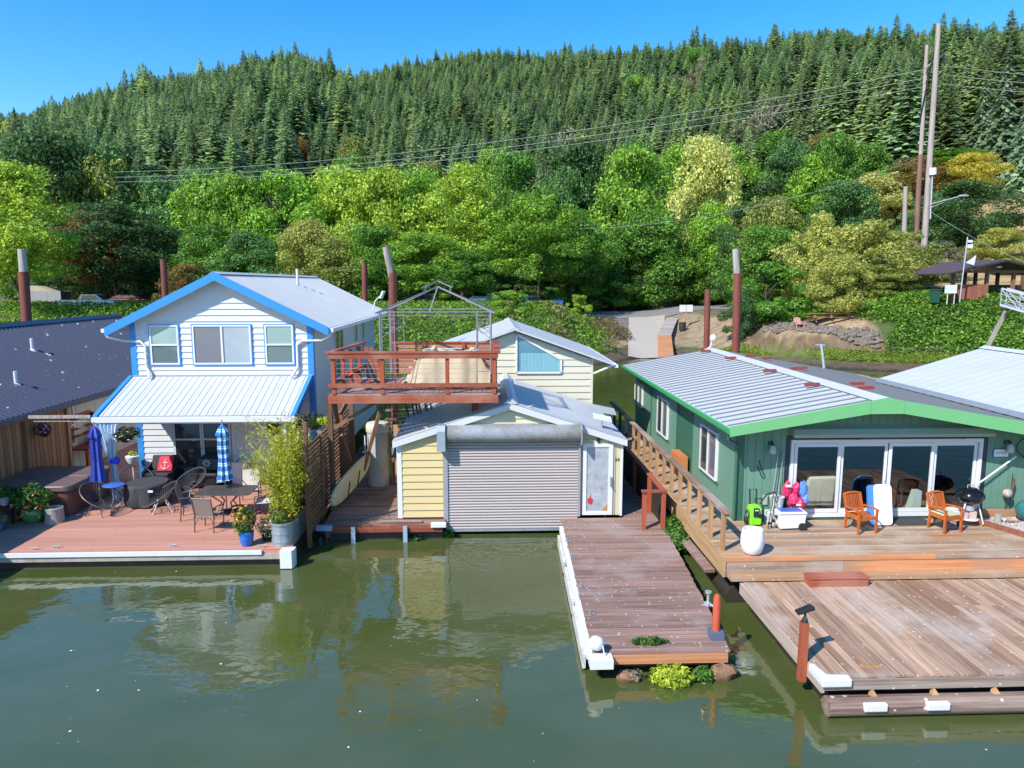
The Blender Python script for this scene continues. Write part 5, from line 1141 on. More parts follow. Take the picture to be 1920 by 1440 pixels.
# curtain
cv = []; nu, nv = 24, 16
for j in range(nv+1):
    v = j/nv; w_ = .55*(1-v)**1.3+.09 if v < .55 else .09+.35*(v-.55)
    w_ = max(w_, .09+.0*v)
    for i in range(nu+1):
        u = i/nu; x = -11.42+(.42*min(1,v/.55)**1.1)+(u)*(.62*(1-min(1,v/.55))**1.2+.12+(.28*(v-.55) if v > .55 else 0)); y = 20.66+.035*math.sin(u*40)*(1-.3*v)
        cv.append((x, y-.0, 2.78-v*2.2))
m, tt_, b, N, L = nm('sheer_blue_curtain'); n1 = noise(tt_, 2, 3, (12,1,.4)); L(ramp(tt_, n1, [(.4,(.30,.50,.70)),(.6,(.75,.80,.84))]), b.inputs['Base Color']); b.inputs['Roughness'].default_value = .8
one('porch_curtain', MB().add(cv, [(j*(nu+1)+i,j*(nu+1)+i+1,(j+1)*(nu+1)+i+1,(j+1)*(nu+1)+i) for j in range(nv) for i in range(nu)]), m, 'pale blue and white curtain tied back at the left porch post', 'curtain', smooth=True)
one('curtain_ball', MB().blob((-10.93,20.72,1.66),(.17,.1,.13),seg=12,rings=8), paint('bright_blue_ball', (.02,.08,.75), .5), 'bright blue ball shaped float hung on the left porch post', 'float', smooth=True)
t = thing('blue_side_table', (-10.6,19.95,WZ), 'small round blue bistro table between the hot tub and the covered fire pit', 'table')
put('table_top', MB().lathe((-10.6,19.95,WZ+.70), [(.27,0),(.29,.02),(.27,.035)], 20), paint('blue_table_paint', (.05,.14,.50), .35), t, smooth=True)
for a in (.5,2.6,4.7): put('leg', MB().tube([(-10.6+.1*math.cos(a),19.95+.1*math.sin(a),WZ+.7),(-10.6+.05*math.cos(a),19.95+.05*math.sin(a),WZ+.35),(-10.6+.25*math.cos(a),19.95+.25*math.sin(a),WZ)], .013), MT['galv_blue'], t)
t = thing('fire_pit_table', (-9.92,20.5,WZ), 'round fire pit table hidden under a creased black cover', 'fire pit')
vs = []; seg = 40
prof = [(.02,.66),(.56,.66),(.60,.62),(.60,.5),(.61,.3),(.62,.12),(.58,.03)]
for i, (r, z) in enumerate(prof):
    for k in range(seg): a = 6.283*k/seg; f = 1+(.05*math.sin(a*9)+.03*math.sin(a*17+1))*(i >= 3); vs.append((-9.92+r*f*math.cos(a), 20.5+r*f*math.sin(a), WZ+z))
put('cover', MB().add(vs, [(i*seg+k,i*seg+(k+1)%seg,(i+1)*seg+(k+1)%seg,(i+1)*seg+k) for i in range(len(prof)-1) for k in range(seg)]+[tuple(range(seg))]), MT['darkgrey'], t, smooth=True)
put('white_logo_patch', MB().box(-9.64,-9.5,19.9,19.93,WZ+.5,WZ+.56), MT['trim_white'], t)
def papasan(x, y, rz, label, m, s=1.0):
    s *= 1.0
    t = thing('round_wire_chair', (0,0,0), label, 'chair', 'round wire chairs on the salmon deck')
    O = V((0,.02,.50)); tilt = R(33); rr = .50; ring = []
    def pt(r, a, d=0): p = V((r*math.cos(a)*1.0, r*math.sin(a)*1.08, -d)); p.rotate(Matrix.Rotation(tilt, 3, 'X')); return O+p
    mb = MB().tube([pt(rr, 6.283*k/24) for k in range(24)], .016, 6, closed=True).tube([pt(.13, 6.283*k/12, .20) for k in range(12)], .010, 5, closed=True); put('ring_frame', mb, MT['darkring'], t, smooth=True)
    net = MB()
    for k in range(44): a = 6.283*k/44; net.tube([pt(rr, a), pt(.30, a+.06, .10), pt(.12, a+.1, .20)], .0075, 3, caps=False)
    put('cord_seat', net, MT['darkgrey'], t)
    for sx in (-1, 1):
        for sy in (-1, 1): put('leg', MB().tube([(.17*sx,.05+.10*sy,.30),(.27*sx,.05+.26*sy,0)], .013, 6), m, t)
    put('stretcher', MB().tube([(-.23,-.12,.15),(.23,-.12,.15)], .01).tube([(-.2,.22,.15),(.2,.22,.15)], .01).tube([(-.17,-.05,.30),(.17,-.05,.30)], .01).tube([(-.17,.15,.30),(.17,.15,.30)], .01), m, t)
    t.location = (x,y,WZ); t.rotation_euler = (0,0,rz); t.scale = (s,s,s); return t
papasan(-10.72,19.55,R(75),'dark round wire chair in front of the hot tub corner', MT['darkring'],1.08)
papasan(-9.25,19.75,R(-65),'round wire chair with bright white legs right of the covered fire pit', MT['trim_white'],1.0)
papasan(-9.0,21.15,R(-35),'round wire chair standing behind the white-legged one', MT['darkring'],1.0)
papasan(-10.75,21.5,R(30),'round wire chair in shade next to the tied curtain', MT['darkring'],.95)
t = thing('wicker_loveseat', (-10.3,22.3,WZ), 'black wicker loveseat with black cushions under the porch', 'seat')
put('frame', MB().box(-10.75,-9.85,22.0,22.6,WZ+.15,WZ+.38).prism([(-10.8,21.95,WZ+.15),(-10.8,22.7,WZ+.15),(-10.8,22.75,WZ+.75),(-10.8,21.95,WZ+.55)],(.08,0,0)).prism([(-9.88,21.95,WZ+.15),(-9.88,22.7,WZ+.15),(-9.88,22.75,WZ+.75),(-9.88,21.95,WZ+.55)],(.08,0,0)).box(-10.72,-9.88,22.6,22.72,WZ+.38,WZ+.85), MT['black'], t, bevel=.03)
put('seat_cushion', MB().box(-10.70,-9.90,21.95,22.55,WZ+.39,WZ+.50), MT['darkgrey'], t, bevel=.04)
put('back_cushion', MB().prism([(-10.7,22.45,WZ+.50),(-10.7,22.6,WZ+.50),(-10.7,22.66,WZ+.95),(-10.7,22.56,WZ+.95)],(.8,0,0)), MT['darkgrey'], t, bevel=.04)
pl_ = thing('anchor_pillow', (-10.2,22.3,WZ+.5), 'bright red pillow with a white anchor on the black loveseat', 'pillow')
put('cushion', MB().prism([(-10.45,22.25,WZ+.51),(-9.98,22.25,WZ+.51),(-9.95,22.42,WZ+.93),(-10.42,22.42,WZ+.91)], (0,.1,.02)), paint('red_pillow_cloth', (.62,.02,.05), .7), pl_, bevel=.03)
yy = 22.325; z0 = WZ+.56; sl_ = .17/.42
ap_ = lambda x, z: (x, 22.24+(z-WZ-.51)*sl_-.006, z)
am = MB().tube([ap_(-10.2,z0+.02),ap_(-10.2,z0+.24)], .012,5).tube([ap_(-10.27,z0+.2),ap_(-10.13,z0+.2)], .01,5).tube([ap_(-10.34,z0+.12),ap_(-10.3,z0+.05),ap_(-10.2,z0+.01),ap_(-10.1,z0+.05),ap_(-10.06,z0+.12)], .012,5)
am.tube([ap_(-10.2+.03*math.cos(a),z0+.27+.03*math.sin(a)) for a in np.linspace(0,5.5,9)], .008,4); put('anchor_print', am, MT['trim_white'], pl_)
t = thing('covered_armchair', (-8.95,22.35,WZ), 'armchair under a black cover with a white ship wheel print', 'chair')
put('cover', MB().prism([(-9.35,21.9,WZ+.08),(-8.5,21.9,WZ+.05),(-8.4,22.8,WZ+.05),(-9.35,22.8,WZ+.05)], (.05,.0,.45)).prism([(-9.3,22.25,WZ+.5),(-8.5,22.2,WZ+.5),(-8.5,22.75,WZ+.5),(-9.25,22.75,WZ+.5)], (.1,.1,.42)), MT['black'], t, bevel=.05)
wh = MB(); wc_ = V((-8.86,22.19,WZ+.76)); 
for r in (.07,.11): wh.tube([wc_+V((r*math.cos(a),0,r*math.sin(a))) for a in np.linspace(0,6.283,16)[:-1]], .006,4,closed=True)
for k in range(8): a = k*.785; wh.tube([wc_+V((.03*math.cos(a),0,.03*math.sin(a))),wc_+V((.14*math.cos(a),0,.14*math.sin(a)))], .006,4)
put('ship_wheel_print', wh, MT['trim_white'], t)
t = thing('folding_side_table', (-9.55,22.4,WZ), 'dark low folding table between the loveseat and the covered armchair', 'table')
put('table_top', MB().box(-9.75,-9.38,22.2,22.75,WZ+.62,WZ+.65), MT['black'], t); put('leg', MB().beam((-9.7,22.3,WZ),(-9.45,22.65,WZ+.62),.03,.03).beam((-9.45,22.3,WZ),(-9.7,22.65,WZ+.62),.03,.03), MT['grey'], t)
one('barbecue_block', MB().box(-8.2,-7.7,22.5,22.9,WZ,WZ+.7), paint('white_cabinet', (.6,.61,.62), .5), 'pale cabinet against the house wall behind the striped umbrella', 'cabinet')
bm = paint('brown_bronze_metal', (.10,.07,.06), .4); sling = paint('taupe_sling_fabric', (.24,.19,.17), .8); slingw = paint('pale_sling_fabric', (.58,.52,.48), .8)
t = thing('patio_table', (-7.2,19.3,WZ), 'rectangular smoked glass patio table with a bronze frame', 'table')
put('table_top', MB().prism([(x,y,WZ+.70) for x,y in rrect(-7.95,-6.45,18.85,19.80,.12)], (0,0,.025)), glass_dark('smoked_glass_top', (.10,.085,.075)), t, smooth=True)
for sx in (-1,1):
    for sy in (-1,1): put('leg', MB().tube([(-7.2+.4*sx,19.32+.25*sy,WZ+.69),(-7.2+.12*sx,19.32+.1*sy,WZ+.4),(-7.2+.3*sx,19.32+.28*sy,WZ)], .02), bm, t)
put('umbrella_base', MB().lathe((-7.32,19.55,WZ+.001), [(.24,0),(.24,.05),(.05,.09)], 16), MT['darkgrey'], t)
def sling_chair(x, y, rz, fm, label):
    t = thing('sling_chair', (0,0,0), label, 'chair', 'sling chairs at the patio table')
    put('seat', MB().prism([(-.24,-.22,.42),(.24,-.22,.42),(.24,.24,.40),(-.24,.24,.40)], (0,0,.015)), fm, t)
    put('backrest', MB().prism([(-.24,-.22,.43),(.24,-.22,.43),(.24,-.36,.93),(-.24,-.36,.93)], (0,.015,0)), fm, t)
    for s_ in (-1,1):
        put('side_frame', MB().tube([(.26*s_,.24,0),(.26*s_,.25,.40),(.26*s_,.22,.62),(.28*s_,.0,.66),(.26*s_,-.28,.64)], .016).tube([(.26*s_,-.36,.93),(.26*s_,-.24,.45),(.26*s_,-.28,0)], .016), bm, t, smooth=True)
    put('stretcher', MB().tube([(-.26,-.36,.93),(.26,-.36,.93)], .014).tube([(-.26,-.22,.40),(.26,-.22,.40)], .012).tube([(-.26,.24,.40),(.26,.24,.40)], .012).tube([(-.26,-.25,.2),(-.15,-.22,.38),(.15,-.22,.38),(.26,-.25,.2)], .01), bm, t)
    t.location = (x,y,WZ); t.rotation_euler = (0,0,rz)
sling_chair(-7.28,18.2,R(-8),sling,'taupe sling chair with its back to the river, nearest the deck edge')
sling_chair(-8.1,19.15,R(-75),sling,'taupe sling chair on the left end of the patio table')
sling_chair(-6.95,20.45,R(190),slingw,'pale sling chair at the far side of the patio table')
sling_chair(-6.15,19.3,R(95),slingw,'pale sling chair half hidden by the bamboo')
# tank with bamboo
t = thing('stock_tank_planter', (-5.05,17.9,WZ), 'oval galvanised stock tank planter at the corner of the salmon deck', 'planter')
def tank(r0, z): return [(x,y,z) for x,y in rrect(-5.32-r0,-4.80+r0,16.82-r0,19.0+r0,.26+r0,8)]
tk_ = MB()
for a, c, z0, z1 in ((0,.0,WZ,WZ+.10),(.012,.012,WZ+.10,WZ+.14),(0,0,WZ+.14,WZ+.30),(.012,.012,WZ+.30,WZ+.34),(0,0,WZ+.34,WZ+.54),(.03,.03,WZ+.54,WZ+.58)): tk_.prism(tank(a,z0), (0,0,z1-z0))
put('tank', tk_, MT['galv'], t, smooth=True); put('soil', MB().prism(tank(-.02,WZ+.581), (0,0,.01)), paint('soil', (.05,.035,.02), .9), t)
B_ = thing('bamboo', (-5.15,17.9,WZ+.58), 'tall feathery yellow-green bamboo growing in the stock tank', 'bamboo'); cm_ = MB(); lc = []; ln = []
rs = np.random.RandomState(2)
for k in range(58):
    bx_, by_ = rs.uniform(-5.3,-4.85), rs.uniform(17.0,18.8); a = rs.uniform(0,6.28); sp = rs.uniform(.12,1.0)*(1.55 if math.cos(a) < 0 else .5); hh_ = rs.uniform(1.0,2.75)
    P = []
    for i in range(8):
        s_ = i/7; P.append((bx_+math.cos(a)*sp*s_**2, by_+math.sin(a)*sp*.7*s_**2, WZ+.58+hh_*(s_-.12*s_**3)))
    cm_.tube(P, .007, 3, caps=False)
    for q in range(260):
        s_ = rs.uniform(.12,1); i = min(6, int(s_*7)); f = s_*7-i; p = np.array(P[i])*(1-f)+np.array(P[i+1])*f
        lc.append(p+rs.normal(0, .085+.05*s_, 3)); ln.append(rs.normal(0,1,3))
put('stem', cm_, paint('bamboo_stem', (.35,.33,.08), .6), B_)
me_ = leaves_mesh('leaves', np.array(lc)-np.array(B_.location), np.array(ln), .055, rs, .32, .2); me_.materials.append(LF2['bamboo']); o = link(bpy.data.objects.new('leaves', me_)); o.parent = B_; o['kind'] = 'stuff'
fl_ = thing('tank_flowers', (-5.05,17.1,WZ+.58), 'low red, orange and yellow flowers spilling over the near end of the tank', 'flowers')
foliage('leaves', (-5.1,17.15,WZ+.72), (.32,.4,.2), 700, .035, LF2['pot'], fl_, 3); blooms(fl_, (-5.1,17.1,WZ+.76), (.3,.32,.18), 26, LF2['red'], 4, .04); blooms(fl_, (-5.05,17.1,WZ+.78), (.3,.36,.18), 18, LF2['marigold'], 5, .05)
t = pot('marigold_pot', -5.92, 16.98, WZ, [(.11,0),(.15,.08),(.18,.30),(.19,.34),(.17,.35)], paint('cobalt_glazed_pot', (.02,.16,.58), .2), 'cobalt blue pot of orange marigolds at the salmon deck edge', 'flower pot')
foliage('leaves', (-5.95,16.98,WZ+.62), (.27,.25,.34), 1300, .035, LF2['pot'], t, 6); blooms(t, (-6.0,16.95,WZ+.78), (.30,.25,.26), 34, LF2['marigold'], 7, .055)
t = pot('white_flower_pot', -5.55, 17.35, WZ, [(.1,0),(.14,.22),(.13,.23)], MT['black'], 'black pot of white and coral flowers behind the marigolds', 'flower pot')
foliage('leaves', (-5.55,17.3,WZ+.36), (.24,.22,.26), 500, .03, LF2['pot'], t, 8); blooms(t, (-5.5,17.22,WZ+.34), (.2,.18,.22), 60, LF2['whitef'], 9, .028); blooms(t, (-5.66,17.3,WZ+.5), (.2,.2,.24), 60, LF2['orange'], 10, .032)
t = pot('pink_vine_planter', -4.85, 19.35, WZ, [(.12,0),(.18,.3),(.17,.32)], MT['black'], 'tall pink trumpet flowers climbing beside the slat fence', 'flowers')
foliage('leaves', (-4.86,19.35,WZ+1.35), (.2,.35,.95), 1300, .045, LF2['pot'], t, 11); blooms(t, (-4.9,19.15,WZ+1.5), (.22,.35,.95), 46, LF2['pink'], 12, .07); foliage('leaves', (-4.9,19.0,WZ+.62), (.25,.4,.3), 700, .04, LF2['silverp'], t, 13); blooms(t, (-4.9,18.9,WZ+.85), (.2,.3,.25), 16, LF2['marigold'], 14, .05)
foliage('chartreuse_vine', (-4.62,20.1,2.92), (.22,.25,.12), 120, .07, LF2['chart'], None, 15, label='bright chartreuse leaves poking over the top of the slat fence', cat='plant')
def basket(x, y, z, lm, fm, label, r=(.3,.28,.2), nf=60, hang=None, fs=.035, pm=None):
    t = thing('hanging_basket', (x,y,z), label, 'hanging basket'); put('basket', MB().lathe((x,y,z-.08), [(.08,-.1),(.17,0),(.19,.08)], 14), pm or MT['black'], t, smooth=True)
    foliage('leaves', (x,y,z+.08), r, 700, .04, lm, t, int(abs(x*7))+1)
    if fm: blooms(t, (x,y-.04,z+.06), (r[0]*1.05,r[1],r[2]*1.05), nf, fm, int(abs(x*9))+1, fs)
    if hang: put('hanger', MB().cyl((x,y,z),(x,y,hang),.005,seg=4), MT['grey'], t)
basket(-10.62,20.85,2.36,LF2['darkp'],LF2['whitef'],'hanging basket of trailing white and pale green flowers at the left porch corner',(.42,.3,.2),90,2.9,.04)
basket(-13.66,22.0,2.30,LF2['darkp'],LF2['pink'],'pink flowers in a pot hung on the cedar fence',(.18,.18,.18),140,None,.05)
basket(-5.22,21.3,2.62,LF2['darkp'],None,'dark fern in a black hanging basket right of the porch roof',(.34,.3,.24),0,3.0)
basket(-6.35,21.0,2.5,LF2['darkp'],LF2['red'],'small hanging basket with red flowers under the porch eave',(.18,.18,.16),10,2.9)
one('wind_chime', MB().blob((-5.62,20.9,2.5),(.055,.02,.055)).blob((-5.62,20.9,2.38),(.055,.02,.055)).blob((-5.62,20.9,2.26),(.055,.02,.055)).cyl((-5.62,20.9,2.55),(-5.62,20.9,2.9),.003,seg=3), paint('shell_discs', (.55,.42,.25), .5), 'string of three pale shell discs hanging beside the porch post', 'wind chime')
# left corner plants
t = pot('green_bowl_pot', -12.25, 18.95, WZ, [(.14,0),(.27,.12),(.31,.28),(.27,.40),(.25,.40)], paint('green_glazed_pot', (.05,.24,.07), .25), 'round green glazed pot of coral trumpet flowers', 'flower pot')
foliage('leaves', (-12.25,18.9,WZ+.68), (.52,.42,.38), 1700, .045, LF2['pot'], t, 21); blooms(t, (-12.3,18.8,WZ+.55), (.55,.42,.42), 80, LF2['orange'], 22, .05)
one('tree_stump', MB().lathe((-11.68,18.92,WZ+.002), [(.25,0),(.235,.05),(.225,.36),(.23,.40),(.20,.42),(.16,.37)], 14), MT['grey_wood_z'], 'grey hollow tree stump standing between the green pot and hot tub', 'stump', smooth=True)
t = pot('white_pot', -12.95, 18.9, WZ+.5, [(.09,0),(.14,.22),(.15,.23)], MT['trim_white'], 'small white pot of fine green leaves on a low stand at left edge', 'plant pot')
foliage('leaves', (-12.95,18.9,WZ+.88), (.28,.26,.17), 800, .03, LF2['pot'], t, 23)
one('plant_stand', MB().box(-13.25,-12.62,18.7,19.15,WZ+.46,WZ+.49).box(-13.2,-13.15,18.75,18.8,WZ,WZ+.46).box(-12.72,-12.67,18.75,18.8,WZ,WZ+.46).box(-12.72,-12.67,19.05,19.1,WZ,WZ+.46), MT['float'], 'dark low plant stand beneath the small white pot', 'stand')
t = pot('blue_bowl', -12.85, 18.25, WZ, [(.14,0),(.25,.12),(.26,.16)], paint('light_blue_bowl', (.05,.28,.62), .3), 'light blue bowl planter with dusty leaves at the left edge', 'plant pot')
foliage('leaves', (-12.8,18.25,WZ+.30), (.32,.25,.18), 600, .03, LF2['silverp'], t, 24); blooms(t, (-12.85,18.2,WZ+.28), (.28,.2,.15), 25, LF2['pink'], 25, .025)
foliage('yellow_palm_leaves', (-12.78,18.0,1.62), (.28,.2,.16), 70, .13, LF2['chart'], None, 26, aspect=.2, label='yellow-green palm-like leaves reaching in from the left edge', cat='plant')
foliage('dark_creeper', (-12.6,19.2,1.15), (.55,.12,.13), 320, .045, LF2['darkp'], None, 27, label='dark creeper trailing over the front edge of the hot tub cover', cat='plant')
# potting bench
t = thing('potting_bench', (-13.75,24.6,WZ), 'red-orange potting bench with shelves against the beige wall', 'bench')
bw = MT['bench_red']
put('bench_top', MB().box(-14.1,-13.45,23.9,25.5,1.22,1.28), bw, t); put('front_apron', MB().box(-13.50,-13.46,23.95,25.45,1.08,1.215), bw, t)
for x, y in ((-14.05,23.95),(-13.52,23.95),(-14.05,25.45),(-13.52,25.45)): put('leg', MB().box(x-.04,x+.04,y-.04,y+.04,WZ,1.215), bw, t)
for y in (23.95,25.45): put('upright', MB().box(-14.1,-14.0,y-.05,y+.05,1.285,2.28), bw, t)
for z in (1.62,1.86,2.2): put('shelf', MB().box(-14.12,-13.95,24.01,24.5 if z < 2.1 else 25.39,z,z+.03).box(-14.12,-13.95,24.95 if z < 2.1 else 25.0,25.39,z,z+.03), bw, t)
put('back_rail', MB().box(-14.14,-14.10,23.95,25.45,2.24,2.34).box(-14.14,-14.1,23.95,25.45,1.55,1.62), bw, t)
foliage('bench_plant', (-13.7,25.1,1.42), (.32,.35,.18), 700, .05, LF2['brownp'], None, 31, label='bushy bronze-green plant on the red potting bench', cat='plant')
t = pot('white_planter_stand', -11.35, 22.6, WZ, [(.02,0),(.02,.68),(.13,.70),(.2,.85),(.21,.92),(.19,.93)], MT['trim_white'], 'white bowl planter on a thin stand beside the left blue corner post', 'planter')
foliage('leaves', (-11.35,22.6,WZ+1.0), (.10,.10,.08), 60, .05, LF2['chart'], t, 32)
one('black_side_table', MB().box(-11.2,-10.85,23.3,23.8,WZ+.5,WZ+.53).box(-11.2,-11.17,23.3,23.33,WZ,WZ+.5).box(-10.88,-10.85,23.3,23.33,WZ,WZ+.5).box(-11.18,-10.87,23.32,23.78,WZ+.15,WZ+.18), MT['black_metal'], 'small black metal shelf table beside the left blue corner post', 'table')
one('awning_beam', MB().beam((-13.25,20.7,2.98),(-11.5,20.7,2.98),.05,.09).beam((-13.1,20.66,2.86),(-11.5,20.66,2.85),.02,.02), MT['grey_wood_z'], 'weathered grey beam joining the fence to the porch gutter', 'beam')
# ---------------------------------------------------------------- on the maroon platform
t = thing('paddleboard', (-4.1,21,.46), 'old yellowed white paddleboard leaning on its side against the slat fence', 'paddleboard')
out = []
for k in range(28):
    a = 6.283*k/28; u = math.cos(a); w = math.sin(a); u_ = math.copysign(abs(u)**.8, u); w_ = math.copysign(abs(w)**.75, w); out.append((u_*1.42, w_*.40))
bd = []
for (u, w) in out: bd.append((-4.02+.24*u+.12*w, 20.35+.82*u-.1*w, 1.12+.20*u+w))
put('board', MB().prism(bd, (.09,0,.02)), paint('yellowed_white_board', (.72,.68,.50), .45, .2, 1.5, dirt=(.50,.47,.27)), t, smooth=True, bevel=.02)
put('dark_strap', MB().beam((-4.02,19.95,.66),(-3.93,19.92,1.18),.035,.012).beam((-3.85,20.6,.82),(-3.76,20.57,1.34),.035,.012), MT['black'], t)
t = thing('grey_tank', (-3.45,22.15,.46), 'tall grey cylindrical tank with a cream cap at the back of the maroon platform', 'tank')
put('tank_body', MB().lathe((-3.45,22.15,.46), [(.33,0),(.34,.04),(.34,1.68),(.33,1.72)], 22), paint('pale_grey_tank', (.45,.45,.47), .45, .12, 2, dirt=(.22,.24,.18)), t, smooth=True)
put('cap', MB().lathe((-3.45,22.15,2.185), [(.36,0),(.37,.02),(.37,.2),(.33,.28),(.05,.31)], 22), paint('cream_cap', (.58,.55,.48), .5), t, smooth=True)
put('white_pipe', MB().box(-3.83,-3.80,21.85,21.88,1.2,2.1).box(-3.9,-3.76,21.85,21.88,1.55,1.6), MT['trim_white'], t)
t = thing('wooden_gate', (-2.9,22.2,.46), 'brown wooden gate ajar beside the grey tank', 'gate')
put('post', MB().box(-3.06,-2.98,22.1,22.2,.46,2.5), MT['brown_z'], t)
for i in range(3): put('board', MB().prism([(-2.95+i*.16,22.1-i*.04,.5),(-2.80+i*.16,22.06-i*.04,.5),(-2.80+i*.16,22.06-i*.04,2.4),(-2.95+i*.16,22.1-i*.04,2.4)], (0,.03,0)), MT['tan_z'], t)
put('diagonal_brace', MB().beam((-2.98,22.03,1.9),(-2.5,21.9,1.0),.07,.03,up=(0,1,0)), MT['brown_z'], t)
one('power_outlet', MB().box(-3.02,-2.92,22.02,22.09,1.45,1.7), MT['galv'], 'small grey outlet box on the gate post', 'outlet box')
# star shaped dish base on the garage roof
t = thing('garage_dish', (3.1,19.2,2.8), 'small flat white satellite dish on the right slope of the garage roof', 'satellite dish')
put('mast', MB().tube([(3.2,19.4,2.78),(3.22,19.4,3.02)], .02).beam((2.95,19.4,2.86),(3.5,19.3,2.76),.03,.02).beam((3.2,19.2,2.82),(3.3,19.7,2.80),.03,.02), MT['silver'], t)
put('dish_panel', MB().prism([(2.95,19.25,3.10),(3.48,19.3,2.98),(3.5,19.62,3.06),(2.98,19.6,3.18)], (0,0,.02)), MT['trim_white'], t)
# ---------------------------------------------------------------- things on the tan deck
Z = zg
def deck_chair(x, y, rz, label, cushion=None):
    t = thing('wooden_armchair', (0,0,0), label, 'chair', 'orange wooden armchairs on the tan deck'); w = MT['teak']
    for s_ in (-1,1):
        put('leg', MB().beam((.27*s_,-.26,0),(.27*s_,-.26,.60),.05,.05), w, t); put('leg', MB().beam((.25*s_,.26,0),(.25*s_,.22,.45),.05,.05), w, t)
        put('armrest', MB().tube([(.28*s_,-.30,.62),(.28*s_,-.05,.64),(.28*s_,.24,.60)], .028, 6), w, t)
        put('back_post', MB().beam((.25*s_,.22,.42),(.25*s_,.38,.93),.045,.045), w, t)
        put('side_rail', MB().beam((.25*s_,-.25,.40),(.25*s_,.24,.40),.03,.07), w, t)
    put('top_rail', MB().tube([(-.27,.38,.90),(-.1,.37,.94),(.1,.37,.94),(.27,.38,.90)], .03, 6), w, t); put('lower_back_rail', MB().beam((-.25,.24,.50),(.25,.24,.50),.03,.05), w, t)
    put('front_rail', MB().beam((-.27,-.26,.40),(.27,-.26,.40),.03,.07), w, t)
    for k in range(9): xx_ = -.2+k*.05; put('back_slat', MB().beam((xx_,.245,.52),(xx_,.37,.90),.026,.012,up=(0,1,0)), w, t)
    for k in range(6): yy_ = -.22+k*.085; put('seat_slat', MB().box(-.24,.24,yy_-.033,yy_+.033,.435,.452), w, t)
    if cushion: put('cushion', MB().box(-.24,.24,-.24,.22,.455,.50), cushion, t, bevel=.015)
    t.location = (x,y,Z); t.rotation_euler = (0,0,rz); t.scale = (.89,)*3
deck_chair(8.75,15.75,R(12),'orange wooden armchair without cushion, beside the white paddleboard')
deck_chair(10.75,15.72,R(14),'orange wooden armchair with a pale green seat cushion, beside the grill', paint('pale_green_cushion', (.45,.50,.33), .8))
t = thing('pressure_washer', (6.4,16.25,Z), 'lime green electric pressure washer against the green wall', 'pressure washer')
lg = paint('lime_green_plastic', (.22,.75,.03), .35, bmp=0)
put('body', MB().prism([(6.27,16.1,Z+.04),(6.53,16.1,Z+.04),(6.55,16.1,Z+.2),(6.47,16.1,Z+.30),(6.55,16.1,Z+.42),(6.50,16.1,Z+.50),(6.30,16.1,Z+.50),(6.26,16.1,Z+.42)], (0,.24,0)), lg, t, bevel=.02)
put('motor_housing', MB().box(6.34,6.46,16.07,16.12,Z+.25,Z+.46).cyl((6.5,16.08,Z+.25),(6.5,16.16,Z+.25),.04), MT['black'], t)
put('handle', MB().tube([(6.32,16.3,Z+.45),(6.32,16.36,Z+.85),(6.48,16.36,Z+.85),(6.48,16.3,Z+.45)], .02), MT['black'], t)
for x in (6.24,6.56): put('wheel', MB().cyl((x-.02,16.3,Z+.1),(x+.02,16.3,Z+.1),.10,seg=14), MT['black'], t)
put('spray_gun', MB().tube([(6.5,16.15,Z+.55),(6.65,16.15,Z+.78),(6.85,16.15,Z+.84)], .018).tube([(6.85,16.15,Z+.84),(6.93,16.15,Z+.7),(6.9,16.2,Z+.4)], .01), MT['black'], t)
put('hose', MB().tube([(6.22+.0*k,16.2+.1*math.cos(k),Z+.25+.13*math.sin(k)) for k in np.linspace(0,6,14)], .014), MT['black'], t)
put('lettering', MB().box(6.36,6.44,16.055,16.068,Z+.40,Z+.425), MT['trim_white'], t)
one('wall_outlet', MB().box(6.72,6.84,gfy-.06,gfy-.019,1.45,1.68), paint('pale_green_box', (.35,.45,.38), .5), 'pale outlet box on the green wall behind the pressure washer', 'outlet box')
t = thing('cooler', (7.15,16.0,Z), 'white wheeled cooler with a blue lid', 'cooler')
put('body', MB().prism([(6.88,15.82,Z+.03),(7.46,15.82,Z+.05),(7.50,15.82,Z+.38),(6.84,15.82,Z+.38)], (0,.34,0)), paint('white_plastic', (.76,.77,.79), .35, .03, bmp=0), t, bevel=.02)
put('lid', MB().prism([(6.82,15.80,Z+.385),(7.52,15.80,Z+.385),(7.50,15.80,Z+.44),(6.84,15.80,Z+.44)], (0,.38,0)), MT['trim_white'], t, bevel=.015); put('lid_panel', MB().box(6.9,7.42,15.86,16.12,Z+.442,Z+.455), paint('blue_lid_plastic', (.04,.14,.48), .4, bmp=0), t)
put('wheel', MB().cyl((7.40,15.78,Z+.09),(7.40,15.83,Z+.09),.09,seg=16), MT['black'], t, smooth=True)
t = thing('fishing_rods', (6.7,16.2,Z), 'fishing rods leaning against the green wall beside the glass doors', 'fishing rods')
for k, (x0, x1, c) in enumerate(((6.62,7.12,'black'),(6.72,7.16,'black'),(6.80,7.18,'silver'),(6.7,7.05,'silver'))): put('rod', MB().tube([(x0,15.9+.05*k,Z+.02),(x1,gfy-.05,Z+1.75)], [.012,.004], 5), MT[c], t)
put('reel', MB().cyl((6.70,15.88,Z+.22),(6.76,15.88,Z+.22),.04).cyl((6.80,15.95,Z+.3),(6.86,15.95,Z+.3),.035).cyl((6.62,15.9,Z+.15),(6.68,15.9,Z+.15),.035), MT['black_metal'], t)
one('white_bucket', MB().lathe((6.98,16.33,Z+.30), [(.13,0),(.17,.36),(.18,.37)], 16), paint('old_white_bucket', (.55,.55,.53), .5), 'white bucket standing behind the cooler', 'bucket', smooth=True)
one('bucket_box', MB().box(6.76,7.2,16.18,16.5,Z+.002,Z+.295), MT['trim_white'], 'white box carrying the bucket behind the cooler', 'box')
